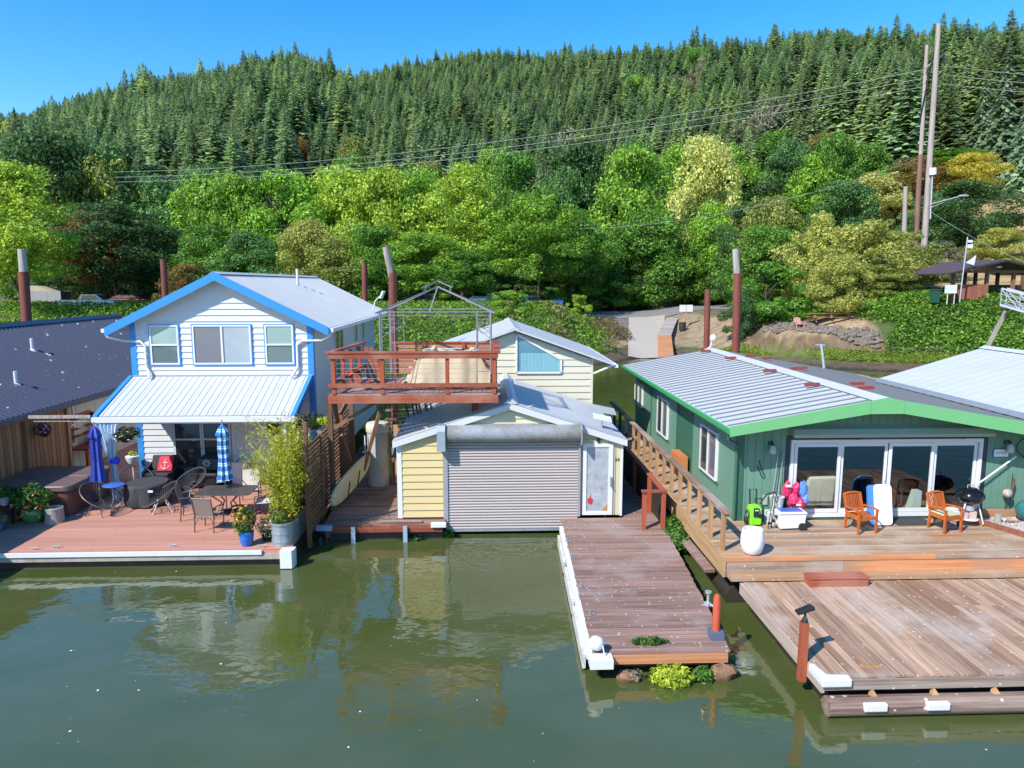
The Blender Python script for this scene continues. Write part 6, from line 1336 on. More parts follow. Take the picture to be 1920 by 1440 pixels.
lj = thing('life_jackets', (7.35,16.3,Z+.4), 'heap of crimson and blue life jackets hung beside the glass doors', 'life jackets')
cr, bl2 = paint('crimson_nylon', (.65,.03,.12), .5), paint('blue_nylon', (.10,.22,.62), .5)
for c, r_, mm in (((7.22,16.35,Z+.85),(.13,.08,.20),cr),((7.45,16.36,Z+.84),(.10,.08,.17),cr),((7.36,16.3,Z+.58),(.12,.1,.16),cr),((7.52,16.28,Z+.50),(.12,.1,.15),cr),((7.63,16.36,Z+.82),(.12,.08,.22),bl2),((7.66,16.33,Z+.58),(.09,.08,.14),bl2)): put('jacket', MB().blob(c, r_, jit=.2), mm, lj)
put('white_strap', MB().box(7.40,7.52,16.18,16.2,Z+.48,Z+.52).box(7.15,7.28,16.25,16.27,Z+.92,Z+.98), MT['trim_white'], lj)
t = thing('upright_paddleboard', (9.4,16.2,Z), 'white paddleboard with blue back standing against the glass doors', 'paddleboard')
P_ = rrect(0,.42,0,.95,.09)
put('white_face', MB().prism([(9.28+x,16.02+y*.20,Z+.03+y) for x, y in P_], (0,.05,-.01)), paint('white_gelcoat', (.80,.81,.83), .3, .02, bmp=0), t); put('blue_back', MB().prism([(9.16+x,16.09+y*.20,Z+.02+y*.97) for x, y in P_], (0,.07,-.01)), paint('blue_foam', (.05,.22,.62), .5), t)
one('door_mat', MB().box(9.85,10.75,16.05,16.5,Z+.005,Z+.02), MT['darkgrey'], 'dark grey door mat in front of the glass doors', 'mat')
one('paint_patch_board', MB().box(10.2,10.95,15.35,15.44,Z+.003,Z+.006), MT['orange_wood'], 'short orange replacement board set in the tan deck', 'board')
one('white_planter', MB().lathe((5.68,14.42,Z+.002), [(.14,0),(.22,.06),(.275,.24),(.27,.42),(.235,.57),(.225,.585),(.205,.58),(.21,.45)], 24), paint('white_ceramic', (.78,.79,.81), .35, .03, bmp=0), 'empty rounded white planter at the corner of the tan deck', 'planter', smooth=True).scale = (.9,.9,.95)
t = thing('kettle_grill', (11.55,16.05,Z), 'black kettle barbecue grill on white legs', 'grill'); gx_, gy_ = 11.55, 16.05
put('bowl', MB().lathe((gx_,gy_,Z+.52), [(.06,0),(.20,.05),(.29,.14),(.31,.20)], 24), paint('black_enamel', (.008,.008,.01), .12, bmp=0), t, smooth=True)
put('lid', MB().lathe((gx_,gy_,Z+.725), [(.32,0),(.31,.05),(.25,.14),(.12,.20),(.01,.215)], 24), bpy.data.materials['black_enamel'], t, smooth=True)
put('lid_handle', MB().tube([(gx_-.08,gy_,Z+.93),(gx_-.08,gy_,Z+.99),(gx_+.08,gy_,Z+.99),(gx_+.08,gy_,Z+.93)], .012), MT['silver'], t)
put('ash_catcher', MB().lathe((gx_,gy_,Z+.38), [(.12,0),(.12,.13)], 14), MT['silver'], t, smooth=True)
for dx, dy in ((-.28,-.15),(.28,-.15),(0,.28)): put('leg', MB().cyl((gx_+dx*.55,gy_+dy*.55,Z+.58),(gx_+dx,gy_+dy,Z+.06),.016), MT['trim_white'], t)
put('shelf', MB().lathe((gx_,gy_,Z+.16), [(.22,0),(.22,.01)], 16), MT['trim_white'], t); put('wheel', MB().cyl((gx_-.33,gy_-.15,Z+.08),(gx_-.29,gy_-.15,Z+.08),.075,seg=14), MT['black'], t); put('supplies', MB().box(gx_-.02,gx_+.12,gy_-.12,gy_,Z+.17,Z+.36).box(gx_-.16,gx_-.08,gy_-.1,gy_,Z+.17,Z+.33), paint('boxed_charcoal', (.6,.45,.42), .6, .2, 8), t)
t = thing('gravel_box', (12.6,15.9,Z), 'wooden edged box of pale pebbles at the right end of the tan deck', 'gravel box')
ew = wood('brown_edging', (.15,.05,.03), (.28,.11,.07), 'x', .1)
put('edge_board', MB().beam((11.82,16.3,Z+.06),(12.35,14.95,Z+.06),.05,.13), ew, t); put('edge_board', MB().beam((12.35,14.97,Z+.06),(15.2,14.97,Z+.06),.05,.13), ew, t); put('back_board', MB().box(11.9,15.2,16.42,16.5,Z,Z+.24), MT['orange_wood'], t)
put('pebble_bed', MB().prism([(11.9,16.4,Z+.002),(12.38,15.02,Z+.002),(15.2,15.02,Z+.002),(15.2,16.4,Z+.002)], (0,0,.06)), paint('pale_pebbles', (.55,.50,.47), .9, .3, 12, bmp=.03), t)
pb = MB()
for k in range(900):
    y = rnd.uniform(15.03,16.38); x = rnd.uniform(12.4-.39*(y-15.03)*1.0, 14.2); pb.blob((x,y,Z+.065), rnd.uniform(.012,.028), seg=5, rings=3, jit=.2)
o = put('pebbles', pb, paint('pebble_stones', (.55,.50,.47), .8, .3, 6), t); o['kind'] = 'stuff'
one('small_log', MB().cyl((12.25,16.0,Z+.07),(12.25,16.0,Z+.27),.075,seg=12), MT['grey_wood_z'], 'short upright log standing in the pebble box', 'log', smooth=True)
one('lying_stick', MB().cyl((12.45,16.0,Z+.09),(12.75,15.95,Z+.09),.03,seg=7), MT['brown_z'], 'short stick lying on the pebbles', 'stick')
one('green_glass_ball', MB().blob((13.05,16.05,Z+.34),(.29,.29,.27),seg=20,rings=12), paint('teal_glazed_ball', (.03,.16,.16), .15, bmp=0), 'large shiny dark teal garden ball at the right edge', 'garden ball', smooth=True)
t = thing('garden_ornament', (12.8,16.45,Z), 'patterned ball ornament on a thin stake against the green wall', 'ornament')
put('stake', MB().tube([(12.75,16.45,Z+.05),(12.76,16.45,Z+.55)], .01).tube([(12.86,16.45,Z+.05),(12.86,16.45,Z+1.15)], .01), MT['black_metal'], t); put('ball', MB().blob((12.75,16.42,Z+.66),.11,seg=12,rings=8), paint('spotted_ball', (.6,.5,.45), .5, .45, 9, dirt=(.02,.02,.02)), t, smooth=True)
put('antler_piece', MB().tube([(12.86,16.43,Z+.72),(12.9,16.43,Z+.95),(12.86,16.43,Z+1.05)], .025), MT['brown_z'], t)
sg = one('address_sign', MB().box(12.42,12.78,gfy-.045,gfy-.02,2.60,2.78), paint('sign_white', (.72,.74,.74), .5), 'small white address plaque with blue edge on the green wall', 'sign'); sg_ = sg
put('sign_border', MB().box(12.40,12.80,gfy-.035,gfy-.019,2.58,2.80), paint('sign_blue', (.02,.14,.30), .5), sg)
for k in range(4): put('lettering', MB().box(12.47+k*.07,12.47+k*.07+.04,gfy-.05,gfy-.046,2.66,2.72), MT['galv_blue'], sg)
def wall_lamp(x, z, label):
    t = thing('wall_lamp', (x,gfy-.02,z), label, 'lamp', 'lamps on the green front wall')
    put('arm', MB().tube([(x,gfy-.02,z),(x,gfy-.10,z+.03),(x,gfy-.16,z-.02)], .022).lathe((x,gfy-.03,z-.02), [(.06,-.04),(.06,.04)], 10), MT['black_metal'], t); put('glass_shade', MB().lathe((x,gfy-.17,z-.24), [(.09,0),(.085,.1),(.05,.2)], 14), paint('smoked_shade', (.35,.38,.40), .15), t, smooth=True)
wall_lamp(6.86,3.0,'black wall lamp left of the glass doors'); wall_lamp(12.72,2.98,'black wall lamp above the address plaque')
t = thing('landing_net', (13.0,16.4,2.5), 'large landing net with silver pole leaning on the green wall', 'net')
put('pole', MB().tube([(12.0,gfy-.15,1.95),(12.15,gfy-.15,2.05),(12.92,gfy-.12,2.62)], .022), MT['trim_white'], t)
rg = [V((13.35+.45*math.cos(a),gfy-.12,2.85+.27*math.sin(a))) for a in np.linspace(0,6.283,22)[:-1]]; put('hoop', MB().tube(rg, .014, 5, closed=True), MT['black_metal'], t)
nt = MB()
for k in range(21): nt.tube([rg[k], V((13.3+.15*math.cos(k*.3),gfy-.1,2.55))], .004, 3)
put('netting', nt, MT['darkgrey'], t)
one('scissors_ornament', MB().tube([(6.60,gfy-.025,2.55),(6.66,gfy-.025,2.35),(6.76,gfy-.025,2.15),(6.74,gfy-.025,2.10),(6.68,gfy-.025,2.14),(6.60,gfy-.025,2.35),(6.56,gfy-.025,2.42)], .012, 5), MT['black_metal'], 'thin black metal ornament on the green wall', 'ornament')
# interior
t = thing('armchair', (8.3,17.6,Z+.06), 'sage coloured armchair seen through the left glass door', 'armchair')
sf = paint('sage_upholstery', (.58,.57,.44), .85, .1)
put('seat', MB().box(7.85,8.75,17.0,17.7,Z+.2,Z+.5), sf, t, bevel=.05); put('back', MB().prism([(7.88,16.95,Z+.3),(8.7,16.95,Z+.3),(8.7,16.82,Z+1.0),(8.0,16.82,Z+1.0)], (0,.2,0)), sf, t, bevel=.05); put('legs', MB().box(7.9,7.95,17.0,17.05,Z+.06,Z+.2).box(8.6,8.65,17.0,17.05,Z+.06,Z+.2), MT['black'], t)
t = thing('interior_table', (10.4,17.8,Z+.06), 'dark wooden cabinet behind the middle glass door', 'cabinet'); put('body', MB().box(10.0,10.8,17.5,18.1,Z+.06,Z+.75), MT['brown_z'], t)
one('pale_bag', MB().prism([(10.55,16.8,Z+.07),(10.85,16.8,Z+.07),(10.85,16.8,Z+.62),(10.7,16.8,Z+.62)], (0,.2,0)), paint('mint_bag', (.45,.55,.50), .7), 'pale mint bag standing behind the middle glass door', 'bag')
# weeds and plants by the docks
foliage('dock_weeds', (2.88,11.8,.50), (.36,.12,.05), 260, .04, LF2['pot'], None, 41, label='weeds sprouting through the planks near the end of the maroon dock', cat='weeds', kind='stuff')
foliage('floating_bush', (3.15,11.30,.10), (.36,.24,.20), 1100, .05, LF2['chart'], None, 42, label='bright yellow-green bush growing on the float under the maroon dock', cat='bush')
foliage('floating_bush', (3.72,11.38,.08), (.22,.16,.15), 420, .045, LF2['pot'], None, 43, label='smaller green bush beside the bright one under the maroon dock', cat='bush')
foliage('dry_clump', (2.5,11.40,.08), (.2,.14,.1), 160, .035, LF2['silverp'], None, 44, label='dry brown clump left of the bush under the dock', cat='weeds')
one('mossy_log_end', MB().blob((4.1,11.42,.10),(.26,.2,.14),jit=.25).blob((2.42,11.42,.04),(.22,.15,.1),jit=.25), MT['brown_y'], 'rotten mossy log end at the right corner under the maroon dock', 'log', smooth=True)
foliage('leafy_bush', (4.85,17.5,.35), (.28,.75,.42), 1900, .06, LF2['pot'], None, 45, label='glossy green bush growing between the maroon dock and tan deck', cat='bush')
foliage('water_weeds', (-2.0,18.35,.0), (.35,.15,.14), 300, .05, LF2['darkp'], None, 46, label='dark green weeds at the waterline under the platform bumper', cat='weeds')
foliage('water_weeds', (-1.1,18.55,.02), (.22,.15,.2), 300, .05, LF2['pot'], None, 47, label='green weeds at the left foot of the roll-up door', cat='weeds')
one('blue_hydrant', MB().lathe((4.55,25.5,.9), [(.05,0),(.05,.8),(.12,.82),(.12,.95),(.04,1.0),(.04,1.1)], 10), paint('blue_pump_paint', (.04,.12,.45), .4), 'blue valve fitting on the walkway behind the garage', 'valve', smooth=True)
# ---------------------------------------------------------------- steel pilings
def piling(px, ysteel, ybase, Y, wpx, label, top=None, toplen=0):
    p = at(px, ysteel, Y); b = at(px, ybase, Y); r = wpx/2*Y/FPX
    t = thing('steel_piling', (b.x, Y, -1), label, 'piling', 'rusty steel mooring pilings')
    put('steel_pipe', MB().cyl((b.x, Y, -1), (p.x, Y, p.z), r, seg=18), MT['rust'], t, smooth=True)
    put('rim', MB().lathe((p.x,Y,p.z-.05), [(r*1.02,0),(r*1.05,.04),(r*1.02,.06),(r*.8,.065)], 18), MT['rust'], t, smooth=True)
    if top:
        q = at(top[0], top[1], Y); put('timber_core', MB().cyl((p.x, Y, p.z-.3), q, r*.82, seg=14), MT['grey_wood_z'], t, smooth=True)
piling(44, 510, 603, 38, 17, 'leftmost rusty piling with a square grey timber top', (41, 467))
piling(306, 487, 540, 40, 11, 'short plain rusty piling behind the left slope of the white house')
piling(683, 493, 560, 42, 10, 'thin plain rusty piling behind the white house satellite dish')
piling(736, 512, 700, 26, 15, 'rusty piling with a leaning split timber top behind the gazebo', (723, 463))
piling(1327, 543, 660, 34, 11, 'shorter plain rusty piling right of the boat ramp')
piling(1383, 513, 665, 31, 15, 'tall rusty piling with a split timber top behind the green house', (1379, 467))
# ---------------------------------------------------------------- vehicles
def wheel(t, x, y, z, r, w=.22):
    o = put('wheel', MB().cyl((x,y-w/2,z+r),(x,y+w/2,z+r),r,seg=18), MT['black'], t, smooth=True); put('rim', MB().cyl((x,y-w/2-.01,z+r),(x,y-w/2,z+r),r*.62,seg=14), MT['silver'], o)
def pickup(loc, rz, m, label, bed=True, s=1):
    t = thing('pickup_truck' if bed else 'parked_car', (0,0,0), label, 'truck' if bed else 'car')
    W = .92; gl_ = G['dark']
    low = [(-2.9,.55),(-2.85,1.0),(-2.8,1.15),(2.75 if not bed else 1.7,1.15),(2.85,1.12),(2.9,.9),(2.9,.5)] if not bed else [(-2.9,.5),(-2.92,.9),(-2.8,1.12),(-1.6,1.2),(2.8,1.22),(2.88,1.1),(2.88,.55)]
    # front is -X
    put('body', MB().prism([(x,-W,z) for x,z in low], (0,2*W,0)), m, t, bevel=.05)
    cab = [(-1.65,1.2),(-.95,1.78),(.55,1.82),(.85,1.22)] if bed else [(-1.5,1.15),(-.75,1.62),(1.5,1.62),(2.4,1.15)]
    put('cab', MB().prism([(x,-W*.88,z) for x,z in cab], (0,2*W*.88,0)), m, t, bevel=.04)
    x0, x1 = cab[0][0]+.28, cab[3][0]-.22; zt = cab[1][1]-.09
    for sy in (-1,1): put('side_window', MB().prism([(x0,sy*W*.885,1.26),(x1-.1,sy*W*.885,1.26),(cab[2][0]-.1,sy*W*.885,zt),(cab[1][0]+.05,sy*W*.885,zt)], (0,sy*.012,0)), gl_, t)
    put('windscreen', MB().prism([(cab[0][0]+.04,-W*.8,1.27),(cab[0][0]+.04,W*.8,1.27),(cab[1][0]-.06,W*.74,zt),(cab[1][0]-.06,-W*.74,zt)], (-.03,0,.02)), gl_, t)
    put('rear_window', MB().prism([(cab[3][0]-.03,-W*.75,1.3),(cab[3][0]-.03,W*.75,1.3),(cab[2][0]+.08,W*.7,zt),(cab[2][0]+.08,-W*.7,zt)], (.03,0,.02)), gl_, t)
    if bed: put('bed_floor', MB().box(.95,2.8,-W+.1,W-.1,1.205,1.235), MT['black'], t)
    for sy in (-1,1): put('headlight', MB().box(-2.95,-2.9,sy*.7-.15,sy*.7+.15,.8,1.0), MT['trim_white'], t); put('tail_light', MB().box(2.88,2.92,sy*.78-.1,sy*.78+.1,.85,1.1), MT['rust'], t)
    for x in (-1.9,1.85):
        for y in (-W+.02, W-.02): wheel(t, x, y, 0, .38)
    t.location = loc; t.rotation_euler = (0,0,rz); t.scale = (s,s,s); return t
carp = lambda n, c: paint(n, c, .3, .03, metal=.2, bmp=0)
def gpt(px, py, Y, z=None): p = at(px, py, Y); return (p.x, Y, H1(p.x, Y)+.06 if z is None else z)
pickup(gpt(170,577,80), R(184), carp('silver_car_paint', (.50,.53,.58)), 'silver pickup truck parked under the dark maple at left')
pickup(gpt(250,574,86), R(170), carp('maroon_car_paint', (.14,.01,.02)), 'dark maroon car parked behind the left slope of the white house roof', False)
pickup(gpt(285,568,99), R(180), carp('white_car_paint', (.6,.62,.65)), 'white car at the back of the car park behind the maroon one', False)
pickup(gpt(765,578,88), R(95), carp('navy_car_paint', (.02,.06,.22)), 'dark blue car with white roof rack glimpsed through the gazebo frame', False)
pickup(gpt(905,575,87), R(80), carp('white_truck_paint', (.72,.73,.74)), 'white truck with boxy cab right of the gazebo frame', True, 1.15)
pickup(gpt(990,582,84), R(100), carp('black_car_paint', (.02,.02,.025)), 'black car in deep shade beneath the layered maple', False)
pickup(gpt(800,578,92), R(90), carp('grey_car_paint', (.35,.36,.38)), 'grey car half hidden behind foliage between gazebo rafters', False)
t = thing('cargo_trailer', gpt(88,577,84), 'dark grey flat-sided dump trailer hitched behind the silver pickup', 'trailer'); o0 = t.location
for (x0,x1) in ((-2.2,-.8),(-.78,.7),(.72,2.2)): put('side_panel', MB().box(o0.x+x0,o0.x+x1,o0.y-.9,o0.y-.85,o0.z+.75,o0.z+2.1), MT['grey'], t)
put('bed', MB().box(o0.x-2.2,o0.x+2.2,o0.y-.85,o0.y+.9,o0.z+.6,o0.z+2.05), MT['darkgrey'], t); put('load', MB().prism([(o0.x-2.1,o0.y-.7,o0.z+2.06),(o0.x+1.2,o0.y-.7,o0.z+2.06),(o0.x-.4,o0.y-.7,o0.z+2.65),(o0.x-1.6,o0.y-.7,o0.z+2.7)], (0,1.4,0)), MT['tarp'], t)
put('hitch', MB().beam((o0.x+2.2,o0.y,o0.z+.6),(o0.x+3.4,o0.y,o0.z+.55),.12,.1), MT['black'], t)
for x in (-.1,.75): wheel(t, o0.x+x, o0.y-.85, o0.z, .36)
one('concrete_block', MB().box(-41.6,-39.6,69.5,70.3,H1(-40.5,70),H1(-40.5,70)+.9), MT['concrete'], 'pale grey block at the edge of the vines in front of the trailer', 'block')
for k, (px, lb) in enumerate(((978,'first blue bin, nearest the layered maple'),(1045,'second blue bin, beside the pointed shrub'))):
    x, y, z = gpt(px, 585, 79); t = thing('blue_bin', (x,y,z), lb, 'bin'); put('bin_body', MB().prism([(x-.5,y-.4,z),(x+.5,y-.4,z),(x+.6,y-.5,z+1.3),(x-.6,y-.5,z+1.3)], (0,.9,0)), paint('blue_bin_plastic', (.02,.12,.42), .4), t); put('lid', MB().box(x-.63,x+.63,y-.52,y+.45,z+1.31,z+1.4), MT['navy'], t)
def signpost(px, pbase, Y, w, h, z1, c, label, n=1):
    x, y, z = gpt(px, pbase, Y); t = thing('sign_post', (x,y,z), label, 'sign'); put('post', MB().box(x-.06,x+.06,y-.06,y+.06,z,z+z1), MT['tan_z'], t)
    for k in range(n): put('sign_board', MB().box(x-w/2+(k-(n-1)/2)*w*1.1,x+w/2+(k-(n-1)/2)*w*1.1,y-.1,y-.065,z+z1-h,z+z1), c, t)
signpost(1285,612,78,.7,.75,2.5,MT['trim_white'],'two white notices on a wooden post beside the dock gangplank',2)
signpost(1122,568,101,.6,.6,1.5,MT['tarp'],'small beige sign at the left end of the shaded road verge')
signpost(1167,568,101,.6,.6,1.5,paint('pinkish_sign', (.6,.35,.3), .6),'small pinkish sign on the verge above the boat ramp')
x, y, z = gpt(1279,625,77); one('trash_barrel', MB().lathe((x,y,z), [(.35,0),(.38,.4),(.36,.9),(.3,.92)], 14), MT['float'], 'dark barrel with a red band beside the ramp notices', 'barrel', smooth=True)
# stone wall by the road
wl = thing('stone_wall', (25,98.5,H1(25,98.5)), 'long low dry stone wall along the road above the ramp', 'wall'); sm_ = paint('dark_grey_stone', (.19,.175,.165), .9, .25, 2, obj=.25)
for row in range(4):
    for k in range(34):
        f = (k+.5*(row % 2))/34; x = 24.8+f*11; y = 98.5+f*9; z = H1(x, y)-.1+row*.25
        put('stone', MB().blob((x,y,z+.15), (rnd.uniform(.26,.32),.25,.15), seg=6, rings=4, jit=.12), sm_, wl)
# gangplank down to the water beside the ramp
gp_ = thing('shore_gangplank', (14,58,1), 'grey and red plank gangway leading from the ramp notices to the water', 'gangway')
pl0 = [V((22.0,83.5,2.75)), V((20.3,78.5,2.25)), V((18.2,72.0,1.55)), V((15.6,61.0,.45))]
for a, c, mm in ((pl0[0],pl0[1],MT['grey_wood_z']),(pl0[1],pl0[2],MT['grey_wood_z']),(pl0[2],pl0[3],MT['orange_wood'])):
    n = max(4, int((c-a).length/.6))
    for k in range(n): p, q = a.lerp(c, k/n), a.lerp(c, (k+.94)/n); put('plank', MB().prism([p+V((-.7,0,0)),p+V((.7,0,0)),q+V((.7,0,0)),q+V((-.7,0,0))], (0,0,.06)), mm, gp_)
# red floating walkway seen behind the green house
FW = thing('red_walkway', (16,36,.3), 'red floating walkway behind the green and white roofed houses', 'walkway')
planks(FW, 12.5, 30, 33.2, 35.0, .55, 'x', .45, MT['orange_wood'], .01, .05, 1)
put('rail', MB().beam((12.5,33.1,1.0),(19,30.5,1.0),.12,.22), MT['red_wood'], FW)
# ---------------------------------------------------------------- right bank
x, y, z = 30.6, 62.5, H1(30.6, 62.5); t = thing('picnic_table', (x,y,z), 'long reddish brown picnic table on the sandy bank', 'picnic table'); w = MT['teak'] if 0 else wood('picnic_wood', (.22,.08,.05), (.40,.18,.12), 'x', .1)
for k in range(4): put('top_board', MB().box(x-1.85,x+1.85,y-.38+k*.19,y-.38+k*.19+.175,z+.72,z+.76), w, t)
for s_ in (-1,1): put('bench_seat', MB().box(x-1.85,x+1.85,y+s_*.75-.14,y+s_*.75+.14,z+.42,z+.46), w, t)
for dx in (-1.5,0,1.5): put('trestle', MB().beam((x+dx,y-.75,z),(x+dx,y-.2,z+.72),.1,.08).beam((x+dx,y+.75,z),(x+dx,y+.2,z+.72),.1,.08).box(x+dx-.04,x+dx+.04,y-.8,y+.8,z+.36,z+.42), w, t)
x, y, z = 27.9, 62.6, H1(27.9, 62.6); t = thing('adirondack_chair', (x,y,z), 'pale pink wooden armchair on the bank left of the picnic table', 'chair'); w = paint('pink_chair_paint', (.55,.28,.25), .6)
put('seat', MB().prism([(x-.3,y-.35,z+.38),(x+.3,y-.35,z+.38),(x+.3,y+.3,z+.25),(x-.3,y+.3,z+.25)], (0,0,.04)), w, t)
for k in range(5): put('back_slat', MB().beam((x-.24+k*.12,y+.25,z+.25),(x-.26+k*.13,y+.5,z+1.0-.04*abs(k-2)),.1,.025,up=(0,1,0)), w, t)
for s_ in (-1,1): put('arm', MB().box(x+s_*.36-.07,x+s_*.36+.07,y-.4,y+.35,z+.55,z+.59).box(x+s_*.36-.04,x+s_*.36+.04,y-.38,y-.3,z,z+.55), w, t)
# pavilion
bx_, by_ = 41.0, 60.0; bz = 5.5
PV = thing('pavilion', (43,61,bz), 'open wooden picnic pavilion with a dark gabled roof on the bank', 'pavilion')
for (x, y) in ((39.4,59.2),(42.3,59.2),(44.6,59.2),(47.0,59.2),(44.0,64.5),(45.0,64.5),(47.1,64.5),(49.5,64.5)): put('post', MB().box(x-.12,x+.12,y-.12,y+.12,bz-.4,bz+2.45), MT['brown_z'], PV)
sbw = wood('pavilion_red_board', (.18,.055,.03), (.34,.13,.09), 'z', .12)
for k in range(12): put('wall_board', MB().box(39.75+k*.21,39.75+k*.21+.195,59.05,59.12,bz,bz+1.25), sbw, PV)
for k in range(14): put('back_wall_board', MB().box(46.2+k*.22,46.2+k*.22+.2,64.3,64.38,bz,bz+1.2), MT['float'], PV)
ax = 43.1; pr_ = paint('dark_brown_metal_roof', (.085,.06,.075), .5, .1)
for s_ in (-1,1):
    ex = ax+s_*4.85; roof_slope(PV, (ex,58.2,bz+2.17), (ex,66,bz+2.17), (ax,66,bz+3.3), (ax,58.2,bz+3.3), pr_, 8, 1, .12, .02, .04)
    put('fascia', MB().prism([(ex,58.15,bz+2.0),(ax,58.15,bz+3.12),(ax,58.15,bz+3.27),(ex,58.15,bz+2.15)], (0,-.05,0)), MT['float'], PV)
put('tie_beam', MB().box(39.3,47.1,59.1,59.3,bz+2.2,bz+2.42), MT['brown_z'], PV)
one('pavilion_lamp', MB().blob((ax,59,bz+2.7),(.28,.2,.12)), MT['trim_white'], 'white lamp under the gable of the pavilion', 'lamp')
one('electrical_cabinet', MB().box(38.35,39.2,58.3,58.6,bz+.5,bz+1.2).box(38.45,38.5,58.35,58.4,bz-.4,bz+.5).box(39.05,39.1,58.35,58.4,bz-.4,bz+.5), MT['trim_white'], 'white electrical cabinet on legs at the corner of the pavilion', 'cabinet')
t = thing('green_bin', (38.0,59.2,bz), 'dark green waste bin left of the white cabinet', 'bin'); put('bin_body', MB().prism([(37.75,59.1,bz-.3),(38.3,59.1,bz-.3),(38.35,59.0,bz+.75),(37.7,59.0,bz+.75)], (0,.5,0)), paint('green_bin_plastic', (.02,.09,.06), .4), t); put('lid', MB().box(37.66,38.39,58.95,59.6,bz+.76,bz+.84), bpy.data.materials['green_bin_plastic'], t)
t = thing('antenna_mast', (39.5,58.0,bz), 'thin silver mast with white antennas beside the pavilion roof', 'mast'); put('mast', MB().cyl((39.3,58.0,bz-.2),(39.5,58.0,bz+5.1),.05,seg=8), MT['silver'], t)
put('antenna', MB().box(39.55,39.95,57.9,58.0,bz+4.2,bz+4.5).box(39.55,39.9,57.9,58.0,bz+4.65,bz+4.85), MT['trim_white'], t); put('dish_panel', MB().prism([(39.5,57.9,bz+3.0),(40.2,57.9,bz+2.8),(40.3,57.9,bz+3.6),(39.95,57.9,bz+3.3)], (0,.1,0)), MT['trim_white'], t)
t = thing('shed', (27.2,75,4.2), 'small shed with a pale grey roof half hidden behind the bushes', 'shed'); sx_, sy_ = 35.2, 76; sz = H1(35.2, 76)
put('wall', MB().box(sx_-1.5,sx_+1.2,sy_,sy_+2.5,sz-1,sz+1.6), MT['grey_wood_z'], t); put('roof', MB().prism([(sx_-1.8,sy_-.4,sz+1.5),(sx_+1.5,sy_-.4,sz+1.9),(sx_+1.5,sy_+2.8,sz+2.3),(sx_-1.8,sy_+2.8,sz+2.0)], (0,0,.1)), MT['galv_blue'], t)
t = thing('portable_toilet', (36.6,67,4.6), 'small dark green cabin door seen through the willows', 'cabin'); z = H1(36.4,66.5)
put('cabin', MB().box(35.8,37.0,66,67.2,z-.2,z+2.2), paint('dull_green_cabin', (.04,.10,.07), .6), t); put('frame', MB().box(35.7,35.8,65.95,66,z-.2,z+2.2).box(37.0,37.1,65.95,66,z-.2,z+2.2).box(35.7,37.1,65.95,66,z+2.2,z+2.3), MT['trim_white'], t)
for k in range(2):
    x = 40.5+k*1.5; z = H1(x, 64)+.0; one('mailbox_row', MB().box(x,x+1.0,64,64.4,z+.4,z+1.0).box(x+.1,x+.2,64.1,64.2,z-.2,z+.4).box(x+.8,x+.9,64.1,64.2,z-.2,z+.4), MT['brown_z'] if k == 0 else MT['black'], ('brown' if k == 0 else 'black')+' box on short legs on the dry slope left of the pavilion', 'box')
# aluminium gangway
GW = thing('aluminium_gangway', (33,44,5.5), 'silver aluminium truss gangway coming down from the right bank', 'gangway')
a0, a1 = V((33.2,45,5.45)), V((38.5,38.5,2.9)); sd_ = V((.77,.63,0))*1.2
for off, nm_ in ((V((0,0,0)),'near'),(sd_,'far')):
    put('bottom_rail', MB().beam(a0+off,a1+off,.1,.14), MT['silver'], GW); put('top_rail', MB().beam(a0+off+V((0,0,1.05)),a1+off+V((0,0,1.05)),.09,.1), MT['silver'], GW)
    for k in range(9):
        p = a0.lerp(a1, k/8)+off; put('upright', MB().beam(p,p+V((0,0,1.05)),.06,.06), MT['silver'], GW)
        if k < 8: q2 = a0.lerp(a1,(k+1)/8)+off; put('diagonal', MB().beam(p+V((0,0,1.0)),q2+V((0,0,.05)),.05,.05), MT['silver'], GW)
    for z in (.35,.7): put('guard_rail', MB().beam(a0+off+V((0,0,z)),a1+off+V((0,0,z)),.03,.03), MT['silver'], GW)
put('gangway_floor', MB().prism([a0,a1,a1+sd_,a0+sd_], (0,0,.05)), MT['galv'], GW); put('support_leg', MB().beam((34.6,46.3,5.0),(33.6,46.6,2.2),.22,.22), MT['grey_wood_z'], GW)
# ---------------------------------------------------------------- poles and wires
def upole(pb, pt_, Y, r, mm, label, name='utility_pole'):
    b, p = at(*pb, Y), at(*pt_, Y); d = (b-p).normalized(); b2 = b+d*10
    t = thing(name, (b2.x,Y,b2.z), label, 'utility pole'); put('pole', MB().tube([b2,p], [r,r*.7], 12), mm, t, smooth=True); return t, p
t1, p1 = upole((1733,455),(1760,45),75,.34,MT['pole'],'tallest pale grey wooden utility pole'); t2, p2 = upole((1716,470),(1738,85),76,.26,MT['pole'],'brown-footed wooden utility pole just left of the tallest one'); t3, p3 = upole((1695,440),(1698,350),74,.30,MT['pole'],'short cut-off wooden pole left of the two tall poles')
q = lambda px, py, Y=75.5: at(px, py, Y)
put('brown_lower_length', MB().tube([at(1716,470,75.98), at(1726,290,75.98)], [.275,.255], 12), MT['pole_brown'], t2, smooth=True)
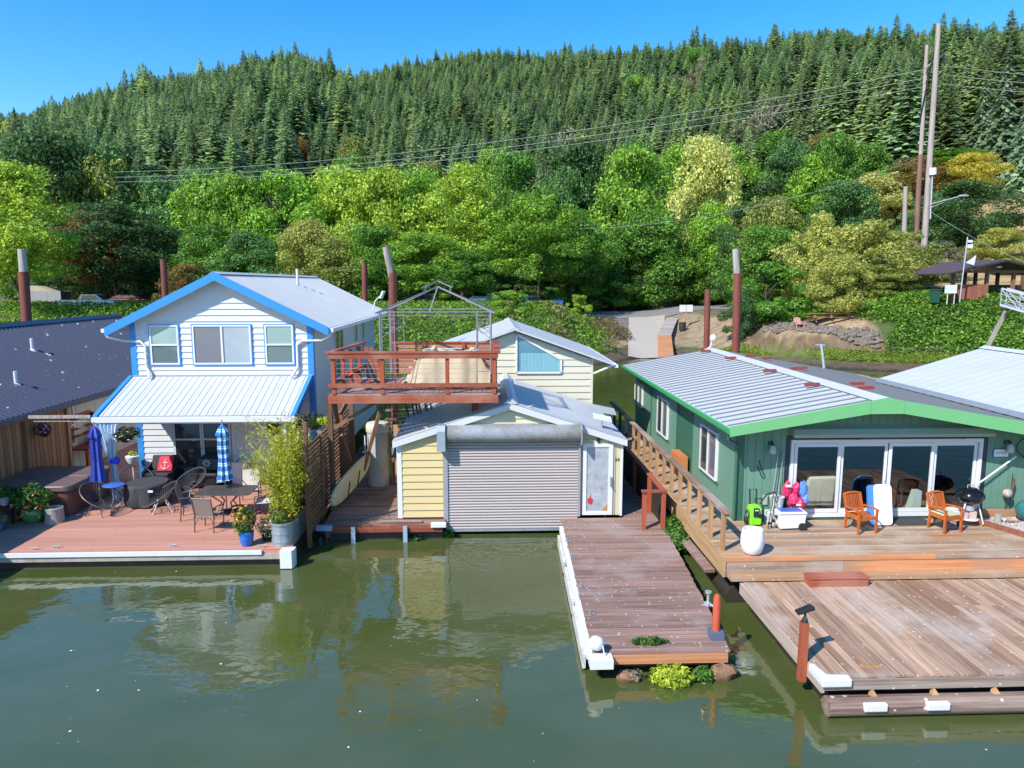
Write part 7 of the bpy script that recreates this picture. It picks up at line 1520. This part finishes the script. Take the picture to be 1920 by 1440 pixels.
put('cross_brace', MB().beam(q(1735,128),q(1771,100,76.5),.14,.14), MT['pole'], t1); put('brace', MB().beam(q(1756,75,75.4),q(1722,235,75.9),.09,.09), MT['black_metal'], t1)
ins = MB()
for px, py in ((1770,103),(1752,135),(1738,150)): ins.cyl(q(px,py),q(px,py+18),.10,seg=8)
put('insulators', ins, MT['black'], t1); put('transformer', MB().cyl(q(1749,328,74.5),q(1749,315,74.5),.36,seg=12), MT['trim_white'], t1, smooth=True); put('conduit', MB().cyl(q(1744,410,74.5),q(1748,330,74.5),.07,seg=6), MT['silver'], t1)
put('street_light_arm', MB().tube([q(1742,384,74.5),q(1770,376,73.5),q(1800,368,72.5)], .05).tube([q(1742,390,74.5),q(1780,376,73.3)], .03).blob(q(1807,367,72.3),(.55,.3,.12)), MT['silver'], t1, smooth=True)
t4, p4 = upole((392,520),(390,450),92,.13,MT['pole_brown'],'thin wooden lamp pole behind the left roof slope','lamp_pole'); put('lamp_head', MB().beam(q(379,448,92),q(399,448,92),.25,.14), MT['trim_white'], t4)
def wire(a, c, sag, r, label, n=16):
    a, c = V(a), V(c); pts_ = [a.lerp(c, i/n)+V((0,0,-sag*4*(i/n)*(1-i/n))) for i in range(n+1)]
    w = one('power_line', MB().tube(pts_, r, 4), paint('pale_wire', (.42,.44,.44), .5, bmp=0) if 'pale_wire' not in bpy.data.materials else bpy.data.materials['pale_wire'], label, 'wire', 'power lines')
wire(q(1736,130), at(0,322,118), 3.2, .024, 'top of the three power lines running left from the poles', 24)
wire(q(1736,146), at(0,331,117), 3.2, .024, 'middle of the three power lines running left from the poles', 24)
wire(q(1736,162), at(0,341,116), 3.0, .024, 'lowest of the three power lines running left from the poles', 24)
for k, (ya, yb) in enumerate(((123,136),(140,150),(157,168))): wire(q(1768,ya), at(2100,yb+12,84), .3, .03, ('top','middle','lowest')[k]+' of the three power lines running right from the poles', 8)
wire(q(1745,290), at(900,420,98), 3.2, .014, 'faint thin service line crossing the tree belt', 20); wire(at(900,424,98), at(0,425,98), .4, .014, 'long thin service line across the left trees', 12)
wire(q(1742,395,74), at(2000,520,66), .6, .013, 'service line sloping down right past the pavilion', 8)
